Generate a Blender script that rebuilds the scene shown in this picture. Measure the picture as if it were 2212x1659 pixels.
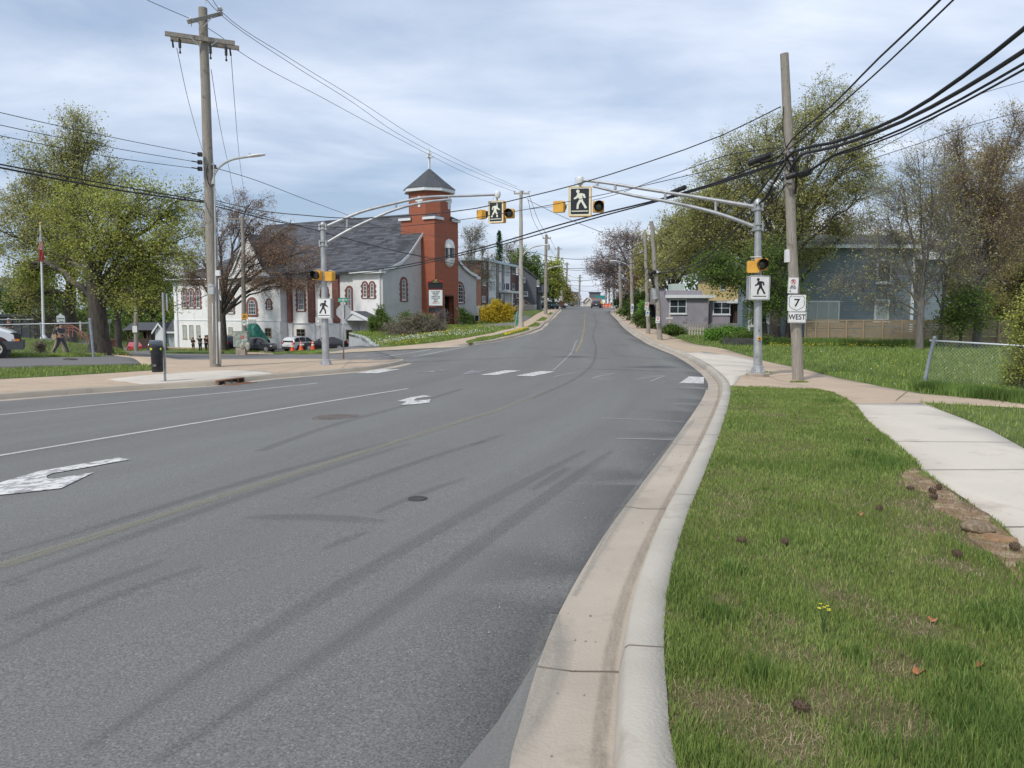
import bpy, bmesh, math, random
import numpy as np
from mathutils import Vector, Matrix
from mathutils.geometry import delaunay_2d_cdt
R=math.radians
sc=bpy.context.scene
for o in list(bpy.data.objects): bpy.data.objects.remove(o)
col=sc.collection
# ---------------------------------------------------------------- camera
FOC=1661.0; CX=1106.0; CY=829.5; PITCH=math.atan(160.5/FOC); EYE=1.6
cam=bpy.data.cameras.new('camera'); cam.lens=36*FOC/2212; cam.sensor_width=36; cam.clip_start=.05; cam.clip_end=4000
co=bpy.data.objects.new('camera',cam); col.objects.link(co)
co.location=(0,0,EYE); co.rotation_euler=(R(90)-PITCH,0,0); sc.camera=co
sc.render.resolution_x=1024; sc.render.resolution_y=768
# ---------------------------------------------------------------- sky, sun, exposure
SUN_AZ=R(218); SUN_EL=R(47)      # compass angle measured from +Y clockwise
w=bpy.data.worlds.new('World'); sc.world=w; w.use_nodes=True
nt=w.node_tree; nt.nodes.clear()
def N(nt,t,**k):
    n=nt.nodes.new(t)
    for a,b in k.items():
        if a=='inp':
            for i,v in b.items(): n.inputs[i].default_value=v
        else: setattr(n,a,b)
    return n
out=N(nt,'ShaderNodeOutputWorld'); bg=N(nt,'ShaderNodeBackground',inp={1:0.125})
sky=N(nt,'ShaderNodeTexSky'); sky.sky_type='NISHITA'; sky.sun_disc=False; sky.sun_elevation=SUN_EL; sky.sun_rotation=SUN_AZ
sky.air_density=1.1; sky.dust_density=1.6; sky.ozone_density=1.5
tc=N(nt,'ShaderNodeTexCoord'); sep=N(nt,'ShaderNodeSeparateXYZ')
nt.links.new(tc.outputs['Generated'],sep.inputs[0])
mz=N(nt,'ShaderNodeMath',operation='MAXIMUM',inp={1:0.0}); nt.links.new(sep.outputs[2],mz.inputs[0])
az=N(nt,'ShaderNodeMath',operation='ADD',inp={1:0.16}); nt.links.new(mz.outputs[0],az.inputs[0])
def M(op,a,b=None,c=None,nt=nt,clamp=False):
    n=nt.nodes.new('ShaderNodeMath'); n.operation=op; n.use_clamp=clamp
    for i,v in enumerate((a,b,c)):
        if v is None: continue
        if isinstance(v,(int,float)): n.inputs[i].default_value=v
        else: nt.links.new(v,n.inputs[i])
    return n.outputs[0]
dx=M('DIVIDE',sep.outputs[0],az.outputs[0]); dy=M('DIVIDE',sep.outputs[1],az.outputs[0])
cmb=N(nt,'ShaderNodeCombineXYZ')
nt.links.new(dx,cmb.inputs[0]); nt.links.new(dy,cmb.inputs[1])
mp=N(nt,'ShaderNodeMapping'); mp.inputs['Rotation'].default_value=(0,0,R(-12)); mp.inputs['Scale'].default_value=(.75,1.05,1); mp.inputs['Location'].default_value=(3.1,7.4,0)
nt.links.new(cmb.outputs[0],mp.inputs[0])
n1=N(nt,'ShaderNodeTexNoise',inp={'Scale':.55,'Detail':5.0,'Roughness':.5,'Distortion':.3}); nt.links.new(mp.outputs[0],n1.inputs[0])
n2=N(nt,'ShaderNodeTexNoise',inp={'Scale':1.9,'Detail':7.0,'Roughness':.55,'Distortion':.35}); nt.links.new(mp.outputs[0],n2.inputs[0])
cl=M('ADD',M('MULTIPLY',n1.outputs[0],.68),M('MULTIPLY',n2.outputs[0],.32))
rp=N(nt,'ShaderNodeValToRGB'); rp.color_ramp.elements[0].position=.36; rp.color_ramp.elements[0].color=(.72,.72,.72,1)
rp.color_ramp.elements[1].position=.64; rp.color_ramp.elements[1].color=(.93,.93,.93,1)
e=rp.color_ramp.elements.new(.48); e.color=(.80,.80,.80,1)
nt.links.new(cl,rp.inputs[0])
cc=N(nt,'ShaderNodeValToRGB')
cc.color_ramp.elements[0].position=.40; cc.color_ramp.elements[0].color=(2.3,3.0,4.2,1)
cc.color_ramp.elements[1].position=.62; cc.color_ramp.elements[1].color=(5.8,6.2,7.0,1)
nt.links.new(cl,cc.inputs[0])
mx=N(nt,'ShaderNodeMix'); mx.data_type='RGBA'
nt.links.new(rp.outputs[0],mx.inputs[0]); nt.links.new(sky.outputs[0],mx.inputs[6]); nt.links.new(cc.outputs[0],mx.inputs[7])
nt.links.new(mx.outputs[2],bg.inputs[0]); nt.links.new(bg.outputs[0],out.inputs[0])
sl=bpy.data.lights.new('sun','SUN'); sl.energy=1.9; sl.angle=R(5); sl.color=(1,.955,.88)
so=bpy.data.objects.new('sun',sl); col.objects.link(so)
sd=Vector((math.sin(SUN_AZ)*math.cos(SUN_EL),math.cos(SUN_AZ)*math.cos(SUN_EL),math.sin(SUN_EL)))
so.rotation_euler=sd.to_track_quat('Z','Y').to_euler(); so.location=(-20,-20,30)
sc.view_settings.view_transform='Standard'; sc.view_settings.look='None'; sc.view_settings.gamma=1; sc.view_settings.exposure=0.42
sc.render.engine='CYCLES'
sc.cycles.max_bounces=6; sc.cycles.transparent_max_bounces=8
# ---------------------------------------------------------------- pixel rays -> real places
sP,cP=math.sin(PITCH),math.cos(PITCH)
def ray(px,py):
    u=(px-CX)/FOC; v=(CY-py)/FOC
    return np.array([u,cP+v*sP,-sP+v*cP])
def W(px,py,d):
    r=ray(px,py); t=d/r[1]; return np.array([r[0]*t,d,EYE+r[2]*t])
# height of the road surface, smooth through surveyed points
SP=[(0,0,0),(-8,0,0),(6,0,0),(0,-40,.4),(-60,-20,.1),(40,-10,.2),(0,5,-.02),(0,10,-.06),(3,15,-.2),(8,5,0),(12,10,-.12),(4.9,20,-.42),(5.8,24,-.58),(0,20,-.4),(-1,26,-.57),
(-11.9,17.8,-.5),(-7,10.5,-.25),(-3.4,5.1,-.06),(-10.1,22.3,-.63),(-6.8,30.5,-.67),(-15,10,-.3),(-22,5,-.15),(-20,20,-.5),
(10.5,19.4,-.47),(8.2,22.5,-.6),(14,20,-.42),(20,30,-.55),(28,52,-.73),(12,48,-.6),(18,60,-.5),(16,74,-.1),(35,70,-.5),(60,40,-.5),(60,100,.3),
(1,30,-.6),(2,36,-.57),(8,36,-.6),(3,42,-.5),(8.3,42,-.5),(-2.8,46,-.48),(4,50,-.38),(9.6,50,-.4),(0,63,-.15),(5,63,-.15),(11,63,-.15),(2,80,.1),(8,80,.1),(13,80,.12),(-1,80,.08),
(5.4,112,.86),(11,112,.86),(17,112,.9),(0,112,.84),(9,140,1.5),(2,140,1.45),(16,140,1.5),(10,168,2.05),(18,168,2.1),(28,168,2.2),(13,214,2.5),(20,260,2.6),(-10,214,2.4),(40,214,2.6),(0,400,2.6),(-100,300,0),(100,300,3),(400,400,3),(-400,400,-3),(-400,-100,0),(400,-100,0),(0,600,2),
(-12.5,38,-.87),(-4.9,33,-.7),(-9,46,-1.08),(-15,58,-1.85),(-23.8,78,-2.95),(-34,84,-3.0),(-24,90,-2.95),(-18,88,-2.9),(-36,100,-3.2),(-43,91,-3.6),(-57,115,-4.75),(-25,60,-2.0),(-22,46,-1.35),(-75,140,-5.6),(-30,72,-2.7),
(-15.5,27,-.61),(-20,33,-.6),(-24,39,-.86),(-22,43,-1.12),(-30.5,50,-.5),(-24.5,50,-1.38),(-34,48,-.2),(-18,46,-1.25),(-14,42,-1.08),(-30,60,-1.95),(-45,60,-.6),(-50,80,-2.2),(-70,60,-1),(-90,100,-3.5),
(-5,105,.3),(-12,110,.2),(-5,130,1.2),(-25,130,-.5),(-20,170,1.2)]
SP=np.array(SP,float)
def phi(r): return np.sqrt(r*r+9.0)
_D=np.hypot(SP[:,None,0]-SP[None,:,0],SP[:,None,1]-SP[None,:,1])
_A=phi(_D)-0.35*np.eye(len(SP))
_n=len(SP); _K=np.zeros((_n+1,_n+1)); _K[:_n,:_n]=_A; _K[:_n,_n]=1; _K[_n,:_n]=1
_w=np.linalg.solve(_K,np.append(SP[:,2],0))
def G(x,y):
    x=np.atleast_1d(np.asarray(x,float)); y=np.atleast_1d(np.asarray(y,float)); out=np.empty(len(x))
    for i in range(0,len(x),4000):
        d=np.hypot(x[i:i+4000,None]-SP[None,:,0],y[i:i+4000,None]-SP[None,:,1]); out[i:i+4000]=phi(d)@_w[:_n]+_w[_n]
    return out
def g1(x,y): return float(G(x,y)[0])
_ts=np.concatenate([np.arange(1.2,12,.06),np.arange(12,60,.2),np.arange(60,420,.5)])
def P(px,py,off=0.0,far=None):
    """place on the ground seen along this direction"""
    r=ray(px,py); d=_ts; x=r[0]/r[1]*d; z=EYE+r[2]/r[1]*d
    h=z-(G(x,d)+off); k=np.where(h<0)[0]
    if len(k)==0: raise ValueError('no ground at %s %s'%(px,py))
    k=k[0]
    if k==0: t=d[0]
    else: t=d[k-1]+(d[k]-d[k-1])*h[k-1]/(h[k-1]-h[k])
    return (r[0]/r[1]*t,t)
def cr(pts,step=.5):
    """smooth curve through points, resampled"""
    p=np.array(pts,float); q=np.vstack([2*p[0]-p[1],p,2*p[-1]-p[-2]]); o=[]
    for i in range(1,len(q)-2):
        a,b,c,d=q[i-1],q[i],q[i+1],q[i+2]; L=np.linalg.norm(c-b); n=max(2,int(L/step))
        t=np.linspace(0,1,n,endpoint=False)[:,None]
        # centripetal-ish: scale tangents by segment lengths
        l0=max(np.linalg.norm(b-a),1e-6); l2=max(np.linalg.norm(d-c),1e-6)
        m1=((b-a)/l0+(c-b)/L)*.5*L; m2=((c-b)/L+(d-c)/l2)*.5*L
        o.append((2*t**3-3*t**2+1)*b+(t**3-2*t**2+t)*m1+(-2*t**3+3*t**2)*c+(t**3-t**2)*m2)
    o.append(p[-1:]); return np.vstack(o)
def offs(line,d):
    """offset a 2-D polyline to its right by d"""
    l=np.array(line,float)[:,:2]; t=np.gradient(l,axis=0); t/=np.linalg.norm(t,axis=1)[:,None]+1e-9
    n=np.stack([t[:,1],-t[:,0]],1); return l+n*d
# ---------------------------------------------------------------- tagging
def tag(o,label=None,cat=None,group=None,kind=None):
    if label: o['label']=label
    if cat: o['category']=cat
    if group: o['group']=group
    if kind: o['kind']=kind
    return o
def thing(name,label,cat,loc=(0,0,0),rz=0,group=None):
    o=bpy.data.objects.new(name,None); col.objects.link(o); o.empty_display_size=.3
    o.location=[float(a) for a in loc]; o.rotation_euler=(0,0,rz); return tag(o,label,cat,group)
def fastmesh(name,V,F,mat,smooth=False,parent=None,uv=None):
    """V (n,3); F (m,k) same-size faces or list"""
    me=bpy.data.meshes.new(name)
    if isinstance(F,np.ndarray):
        n,m,k=len(V),len(F),F.shape[1]
        me.vertices.add(n); me.vertices.foreach_set('co',np.asarray(V,np.float32).ravel())
        me.loops.add(m*k); me.loops.foreach_set('vertex_index',F.astype(np.int32).ravel())
        me.polygons.add(m); me.polygons.foreach_set('loop_start',np.arange(0,m*k,k,dtype=np.int32))
        me.update(calc_edges=True)
    else: me.from_pydata([tuple(map(float,v)) for v in V],[],[tuple(map(int,f)) for f in F])
    if uv is not None:
        ul=me.uv_layers.new(name='UVMap'); vi=np.empty(len(me.loops),np.int32); me.loops.foreach_get('vertex_index',vi)
        ul.data.foreach_set('uv',np.asarray(uv,np.float32)[vi].ravel())
    if smooth: me.polygons.foreach_set('use_smooth',np.ones(len(me.polygons),bool))
    me.validate()
    if mat: me.materials.append(mat)
    o=bpy.data.objects.new(name,me); col.objects.link(o)
    if parent: o.parent=parent
    return o
class MB:
    def __init__(s): s.v=[]; s.f=[]; s.cut=[]
    def add(s,V,F):
        s.cut.append((len(s.v),len(s.f)))
        b=len(s.v); s.v+= [tuple(float(c) for c in p) for p in V]; s.f+=[tuple(b+i for i in f) for f in F]; return s
    def box(s,c,d,rz=0,rx=0,ry=0):
        c=np.array(c,float); h=np.array(d,float)/2
        P8=np.array([[x,y,z] for x in(-1,1) for y in(-1,1) for z in(-1,1)])*h
        if rz or rx or ry:
            Mx=np.array(Matrix.Rotation(rz,3,'Z')@Matrix.Rotation(ry,3,'Y')@Matrix.Rotation(rx,3,'X')); P8=P8@Mx.T
        return s.add(P8+c,[(0,1,3,2),(4,6,7,5),(0,4,5,1),(2,3,7,6),(0,2,6,4),(1,5,7,3)])
    def b2(s,lo,hi):
        lo=np.array(lo,float);hi=np.array(hi,float); return s.box((lo+hi)/2,np.abs(hi-lo))
    def tube(s,pts,r,n=8,cap=True):
        p=np.array(pts,float); k=len(p); r=np.full(k,r,float) if np.isscalar(r) else np.array(r,float)
        t=np.gradient(p,axis=0); t/=np.linalg.norm(t,axis=1)[:,None]+1e-12
        ref=np.array([0,0,1.]) if abs(t[0][2])<.9 else np.array([1.,0,0])
        V=[]; u=np.cross(t[0],ref); u/=np.linalg.norm(u)
        for i in range(k):
            u=u-t[i]*np.dot(u,t[i]); nn=np.linalg.norm(u)
            u=u/nn if nn>1e-6 else np.cross(t[i],[0,1.,0]); w_=np.cross(t[i],u)
            for j in range(n):
                a=2*math.pi*j/n; V.append(p[i]+r[i]*(math.cos(a)*u+math.sin(a)*w_))
        F=[(i*n+j,i*n+(j+1)%n,(i+1)*n+(j+1)%n,(i+1)*n+j) for i in range(k-1) for j in range(n)]
        if cap: F+=[tuple(range(n-1,-1,-1)),tuple((k-1)*n+j for j in range(n))]
        return s.add(V,F)
    def cyl(s,a,b,r,n=16,r2=None): return s.tube([a,b],[r,r if r2 is None else r2],n)
    def lathe(s,prof,n=20,c=(0,0,0),ax='z'):
        V=[];
        for r_,z in prof:
            for j in range(n):
                a=2*math.pi*j/n; q=(r_*math.cos(a),r_*math.sin(a),z)
                if ax=='y': q=(q[0],q[2],q[1])
                if ax=='x': q=(q[2],q[0],q[1])
                V.append((q[0]+c[0],q[1]+c[1],q[2]+c[2]))
        k=len(prof); F=[(i*n+j,i*n+(j+1)%n,(i+1)*n+(j+1)%n,(i+1)*n+j) for i in range(k-1) for j in range(n)]
        F+=[tuple(range(n-1,-1,-1)),tuple((k-1)*n+j for j in range(n))]
        return s.add(V,F)
    def prism(s,poly,vec):
        """extrude a 3-D polygon by vec"""
        n=len(poly); a=[tuple(p) for p in poly]; b=[(p[0]+vec[0],p[1]+vec[1],p[2]+vec[2]) for p in poly]
        return s.add(a+b,[tuple(range(n-1,-1,-1)),tuple(range(n,2*n))]+[(i,(i+1)%n,n+(i+1)%n,n+i) for i in range(n)])
    def quad(s,a,b,c,d): return s.add([a,b,c,d],[(0,1,2,3)])
    def build(s,name,mat,parent=None,smooth=False,fix=True,split=False):
        if split and len(s.cut)>1:
            r_=None; cs=s.cut+[(len(s.v),len(s.f))]
            for (v0,f0),(v1,f1) in zip(cs[:-1],cs[1:]):
                m=MB(); m.v=s.v[v0:v1]; m.f=[tuple(i-v0 for i in f) for f in s.f[f0:f1]]; r_=m.build(name,mat,parent,smooth,fix)
            return r_
        me=bpy.data.meshes.new(name); me.from_pydata(s.v,[],s.f)
        if fix:
            bm=bmesh.new(); bm.from_mesh(me); bmesh.ops.recalc_face_normals(bm,faces=bm.faces)
            if smooth:
                for e_ in bm.edges:
                    if len(e_.link_faces)==2 and e_.calc_face_angle(0)>R(38): e_.smooth=False
            bm.to_mesh(me); bm.free()
        if smooth: me.polygons.foreach_set('use_smooth',np.ones(len(me.polygons),bool))
        if mat: me.materials.append(mat)
        o=bpy.data.objects.new(name,me); col.objects.link(o)
        if parent: o.parent=parent
        return o
# ---------------------------------------------------------------- materials
MATS={}
def pm(name,c1,c2=None,scale=4,detail=6,rough=.8,bump=0,bscale=40,metal=0,mid=.5,width=.3,c3=None,s3=1.0,stretch=None,coat=0,spec=.4,coords='Object',dist=0.0,t3=.58):
    if name in MATS: return MATS[name]
    m=bpy.data.materials.new(name); m.use_nodes=True; nt=m.node_tree; b=nt.nodes['Principled BSDF']
    b.inputs['Roughness'].default_value=rough; b.inputs['Metallic'].default_value=metal; b.inputs['Specular IOR Level'].default_value=spec
    if coat: b.inputs['Coat Weight'].default_value=coat; b.inputs['Coat Roughness'].default_value=.08
    c1=tuple(c1)+(1,)
    tc=N(nt,'ShaderNodeTexCoord'); src=tc.outputs[coords]
    if stretch:
        mp=N(nt,'ShaderNodeMapping'); mp.inputs['Scale'].default_value=stretch; nt.links.new(src,mp.inputs[0]); src=mp.outputs[0]
    c2=tuple(c2)+(1,) if c2 else tuple(x*.86 for x in c1[:3])+(1,)
    n=N(nt,'ShaderNodeTexNoise',inp={'Scale':scale,'Detail':detail,'Roughness':.6,'Distortion':dist}); nt.links.new(src,n.inputs[0])
    r=N(nt,'ShaderNodeValToRGB'); r.color_ramp.elements[0].position=mid-width/2; r.color_ramp.elements[1].position=mid+width/2
    r.color_ramp.elements[0].color=c1; r.color_ramp.elements[1].color=c2; nt.links.new(n.outputs[0],r.inputs[0]); cur=r.outputs[0]
    if c3:
        n3=N(nt,'ShaderNodeTexNoise',inp={'Scale':s3,'Detail':5.0,'Roughness':.65}); nt.links.new(tc.outputs[coords],n3.inputs[0])
        r3=N(nt,'ShaderNodeValToRGB'); r3.color_ramp.elements[0].position=t3-.06; r3.color_ramp.elements[1].position=t3+.08; nt.links.new(n3.outputs[0],r3.inputs[0])
        mx=N(nt,'ShaderNodeMix'); mx.data_type='RGBA'; nt.links.new(r3.outputs[0],mx.inputs[0]); nt.links.new(cur,mx.inputs[6]); mx.inputs[7].default_value=tuple(c3)+(1,); cur=mx.outputs[2]
    nt.links.new(cur,b.inputs['Base Color'])
    if bump:
        nb=N(nt,'ShaderNodeTexNoise',inp={'Scale':bscale,'Detail':4.0}); nt.links.new(src,nb.inputs[0])
        bb=N(nt,'ShaderNodeBump',inp={'Strength':bump,'Distance':.02}); nt.links.new(nb.outputs[0],bb.inputs['Height']); nt.links.new(bb.outputs[0],b.inputs['Normal'])
    MATS[name]=m; return m
def glassy(name,c=(.02,.025,.03),rough=.06):
    if name in MATS: return MATS[name]
    m=pm(name,c,tuple(x*2.2 for x in c),scale=1.5,rough=rough,spec=.7); return m
def leafmat(name,c1,c2,c3,big=.35,trans=.3):
    if name in MATS: return MATS[name]
    m=bpy.data.materials.new(name); m.use_nodes=True; nt=m.node_tree; nt.nodes.clear()
    o=N(nt,'ShaderNodeOutputMaterial'); d=N(nt,'ShaderNodeBsdfDiffuse'); t=N(nt,'ShaderNodeBsdfTranslucent'); mx=N(nt,'ShaderNodeMixShader',inp={0:trans})
    g=N(nt,'ShaderNodeNewGeometry'); tc=N(nt,'ShaderNodeTexCoord')
    n=N(nt,'ShaderNodeTexNoise',inp={'Scale':big,'Detail':3.0}); nt.links.new(tc.outputs['Object'],n.inputs[0])
    s=M('ADD',M('MULTIPLY',g.outputs['Random Per Island'],.55,nt=nt),M('MULTIPLY',n.outputs[0],.75,nt=nt),nt=nt); s=M('SUBTRACT',s,.15,nt=nt)
    r=N(nt,'ShaderNodeValToRGB'); r.color_ramp.elements[0].position=.2; r.color_ramp.elements[0].color=tuple(c1)+(1,)
    r.color_ramp.elements[1].position=.85; r.color_ramp.elements[1].color=tuple(c3)+(1,); e=r.color_ramp.elements.new(.5); e.color=tuple(c2)+(1,)
    nt.links.new(s,r.inputs[0])
    for q in(d,t): nt.links.new(r.outputs[0],q.inputs[0])
    nt.links.new(d.outputs[0],mx.inputs[1]); nt.links.new(t.outputs[0],mx.inputs[2]); nt.links.new(mx.outputs[0],o.inputs[0])
    MATS[name]=m; return m
# ---------------------------------------------------------------- ground sheets
def inside(poly,X,Y):
    p=np.asarray(poly); x=np.asarray(X); y=np.asarray(Y); c=np.zeros(x.shape,bool); j=len(p)-1
    for i in range(len(p)):
        xi,yi=p[i]; xj,yj=p[j]
        k=((yi>y)!=(yj>y)); c^=k&(x<(xj-xi)*(y-yi)/((yj-yi) if yj!=yi else 1e-12)+xi); j=i
    return c
def sheet(name,poly,off,mat,step=1.0,hf=None,kind='structure',skirt=.22,uvf=None,parent=None,warp=None):
    poly=[tuple(p[:2]) for p in poly]
    # drop duplicates
    q=[poly[0]]
    for p in poly[1:]:
        if math.hypot(p[0]-q[-1][0],p[1]-q[-1][1])>.01: q.append(p)
    if math.hypot(q[0][0]-q[-1][0],q[0][1]-q[-1][1])<.01: q.pop()
    # densify
    dn=[]
    for i,p in enumerate(q):
        r_=q[(i+1)%len(q)]; L=math.hypot(r_[0]-p[0],r_[1]-p[1]); st=step*2; n=max(1,int(L/st))
        for k in range(n): dn.append((p[0]+(r_[0]-p[0])*k/n,p[1]+(r_[1]-p[1])*k/n))
    A=np.array(dn); x0,y0=A.min(0); x1,y1=A.max(0)
    gx,gy=np.meshgrid(np.arange(x0,x1,step),np.arange(y0,y1,step)); gx=gx.ravel()+.013; gy=gy.ravel()+.017
    k=inside(A,gx,gy); pts=[Vector(p) for p in dn]+[Vector((a,b)) for a,b in zip(gx[k],gy[k])]
    vo,eo,fo,_,_,_=delaunay_2d_cdt(pts,[],[list(range(len(dn)))],1,1e-4)
    V=np.array([(v.x,v.y) for v in vo]); z=(hf or G)(V[:,0],V[:,1])+off
    F=[list(f) for f in fo]
    F=np.array([f for f in F if len(f)==3])
    # upward facing
    a,b,c=V[F[:,0]],V[F[:,1]],V[F[:,2]]; cr_=(b[:,0]-a[:,0])*(c[:,1]-a[:,1])-(b[:,1]-a[:,1])*(c[:,0]-a[:,0]); fl=cr_<0; F[fl]=F[fl][:,::-1]
    V3=np.column_stack([V,z]); uv=uvf(V) if uvf else None
    ed={}
    for f in F:
        for a_,b_ in ((f[0],f[1]),(f[1],f[2]),(f[2],f[0])):
            ed[(a_,b_)]=1
    bd=[(a_,b_) for a_,b_ in ed if (b_,a_) not in ed]
    if skirt:
        low={}; ex=[]
        for a_,b_ in bd:
            for q_ in (a_,b_):
                if q_ not in low: low[q_]=len(V3)+len(ex); ex.append((V3[q_][0],V3[q_][1],V3[q_][2]-skirt))
        F=np.vstack([F]+[[(a_,low[a_],b_),(b_,low[a_],low[b_])] for a_,b_ in bd]); V3=np.vstack([V3,ex])
        if uv is not None: uv=uvf(V3[:,:2])
    o=fastmesh(name,V3,F,mat,smooth=True,uv=uv,parent=parent)
    if kind: o['kind']=kind
    return o
def strip(name,line,prof,mat,hf=None,parent=None,kind=None,gap=None,closed=False):
    """sweep a cross-section prof=[(offset to the right,height)] along a ground line, one mesh"""
    line=np.array(line,float)[:,:2]; V=[]; k=len(prof)
    cols=[offs(line,o_) for o_,_ in prof]
    z0=(hf or G)(line[:,0],line[:,1])
    for i in range(len(line)):
        for j,(o_,h_) in enumerate(prof): V.append((cols[j][i][0],cols[j][i][1],z0[i]+(h_(i/len(line)) if callable(h_) else h_)))
    F=[(i*k+j,i*k+j+1,(i+1)*k+j+1,(i+1)*k+j) for i in range(len(line)-1) for j in range(k-1)]
    o=fastmesh(name,np.array(V),np.array(F),mat,smooth=False,parent=parent)
    bm=bmesh.new(); bm.from_mesh(o.data); bmesh.ops.recalc_face_normals(bm,faces=bm.faces)
    if sum(f.normal.z for f in bm.faces)<0: bmesh.ops.reverse_faces(bm,faces=bm.faces)
    bm.to_mesh(o.data); bm.free()
    if kind: o['kind']=kind
    return o
# asphalt: speckled aggregate, wheel-track bands along the lane (uv = metres across / along)
def asphalt(name,base,tracks=True,speck=.5,uvs=True):
    m=bpy.data.materials.new(name); m.use_nodes=True; nt=m.node_tree; b=nt.nodes['Principled BSDF']; L=nt.links.new
    tc=N(nt,'ShaderNodeTexCoord'); ob=tc.outputs['Object']
    mp=N(nt,'ShaderNodeMapping'); mp.inputs['Scale'].default_value=(.62,.03,1); L(tc.outputs['UV'] if uvs else ob,mp.inputs[0])
    nb=N(nt,'ShaderNodeTexNoise',inp={'Scale':1.0,'Detail':5.0,'Roughness':.65}); L(mp.outputs[0],nb.inputs[0])
    nl=N(nt,'ShaderNodeTexNoise',inp={'Scale':.35,'Detail':5.0,'Roughness':.6}); L(ob,nl.inputs[0])
    nf=N(nt,'ShaderNodeTexNoise',inp={'Scale':95.0,'Detail':3.0,'Roughness':.7}); L(ob,nf.inputs[0])
    vo=N(nt,'ShaderNodeTexVoronoi',inp={'Scale':120.0}); L(ob,vo.inputs[0])
    s=M('ADD',M('MULTIPLY',nb.outputs[0],.65 if tracks else .1,nt=nt),M('MULTIPLY',M('ADD',M('MULTIPLY',nl.outputs[0],.5,nt=nt),.26,nt=nt),.35,nt=nt),nt=nt)
    r=N(nt,'ShaderNodeValToRGB'); r.color_ramp.elements[0].position=.34; r.color_ramp.elements[1].position=.66
    r.color_ramp.elements[0].color=(base*.84,base*.80,base*.76,1); r.color_ramp.elements[1].color=(base*1.15,base*1.15,base*1.06,1); L(s,r.inputs[0])
    sp=M('ADD',M('MULTIPLY',M('SUBTRACT',nf.outputs[0],.5,nt=nt),2.6*speck,nt=nt),1.0,nt=nt)
    hue=N(nt,'ShaderNodeVectorMath',operation='SCALE'); L(r.outputs[0],hue.inputs[0]); L(sp,hue.inputs['Scale'])
    # pale stones
    st=M('GREATER_THAN',M('MULTIPLY',vo.outputs['Color'],1.0,nt=nt),.86,nt=nt)
    mx=N(nt,'ShaderNodeMix'); mx.data_type='RGBA'; L(M('MULTIPLY',st,.36*speck,nt=nt),mx.inputs[0]); L(hue.outputs[0],mx.inputs[6]); mx.inputs[7].default_value=(.36,.35,.33,1)
    L(mx.outputs[2],b.inputs['Base Color']); b.inputs['Roughness'].default_value=.82; b.inputs['Specular IOR Level'].default_value=.35
    bb=N(nt,'ShaderNodeBump',inp={'Strength':.55,'Distance':.006}); L(nf.outputs[0],bb.inputs['Height']); L(bb.outputs[0],b.inputs['Normal'])
    MATS[name]=m; return m
A_main=asphalt('asphalt_main',.160,speck=.95); A_side=asphalt('asphalt_side',.21,False,.25,uvs=False); A_lot=asphalt('asphalt_lot',.19,False,.3,uvs=False)
def concrete(name,c,dark=.78,stain=None,joint=None):
    m=pm(name,c,tuple(x*dark for x in c),scale=.9,detail=9,rough=.88,bump=.25,bscale=60,width=.42,c3=stain,s3=2.2,t3=.62); return m
C_tan=concrete('concrete_tan',(.50,.385,.275),.84,(.36,.29,.22)); C_pale=concrete('concrete_pale',(.60,.54,.455),.93,(.46,.40,.33))
C_kerb=concrete('concrete_kerb',(.50,.455,.385),.74,(.36,.32,.26)); C_gutter=concrete('concrete_gutter',(.47,.405,.325),.74,(.32,.27,.215))
C_kerbbrown=concrete('concrete_kerb_brown',(.40,.31,.22),.75,(.25,.2,.15)); C_kerbgrey=concrete('concrete_kerb_grey',(.44,.38,.30),.82,(.28,.24,.2))
M_lawn=pm('lawn_turf',(.085,.118,.034),(.15,.18,.065),scale=1.3,detail=12,rough=.95,bump=.8,bscale=90,width=.3,c3=(.17,.15,.075),s3=1.6,t3=.64,spec=.1)
M_field=pm('lawn_field',(.08,.122,.032),(.15,.19,.06),scale=.8,detail=14,rough=.95,bump=.9,bscale=30,width=.34,c3=(.18,.17,.08),s3=.7,t3=.66,spec=.1)
M_soil=pm('strip_soil',(.12,.135,.045),(.20,.175,.09),scale=2.4,detail=14,rough=.97,bump=1,bscale=120,width=.34,c3=(.32,.25,.16),s3=1.25,t3=.70,spec=.1)
M_ground=pm('ground_far',(.06,.10,.03),(.11,.14,.05),scale=.05,detail=9,rough=.95,spec=.1)
M_paint=pm('road_paint',(.68,.665,.63),(.36,.355,.34),scale=14,detail=9,rough=.7,mid=.56,width=.2,c3=(.25,.25,.245),s3=7.0,t3=.53)
M_fade=None
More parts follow.
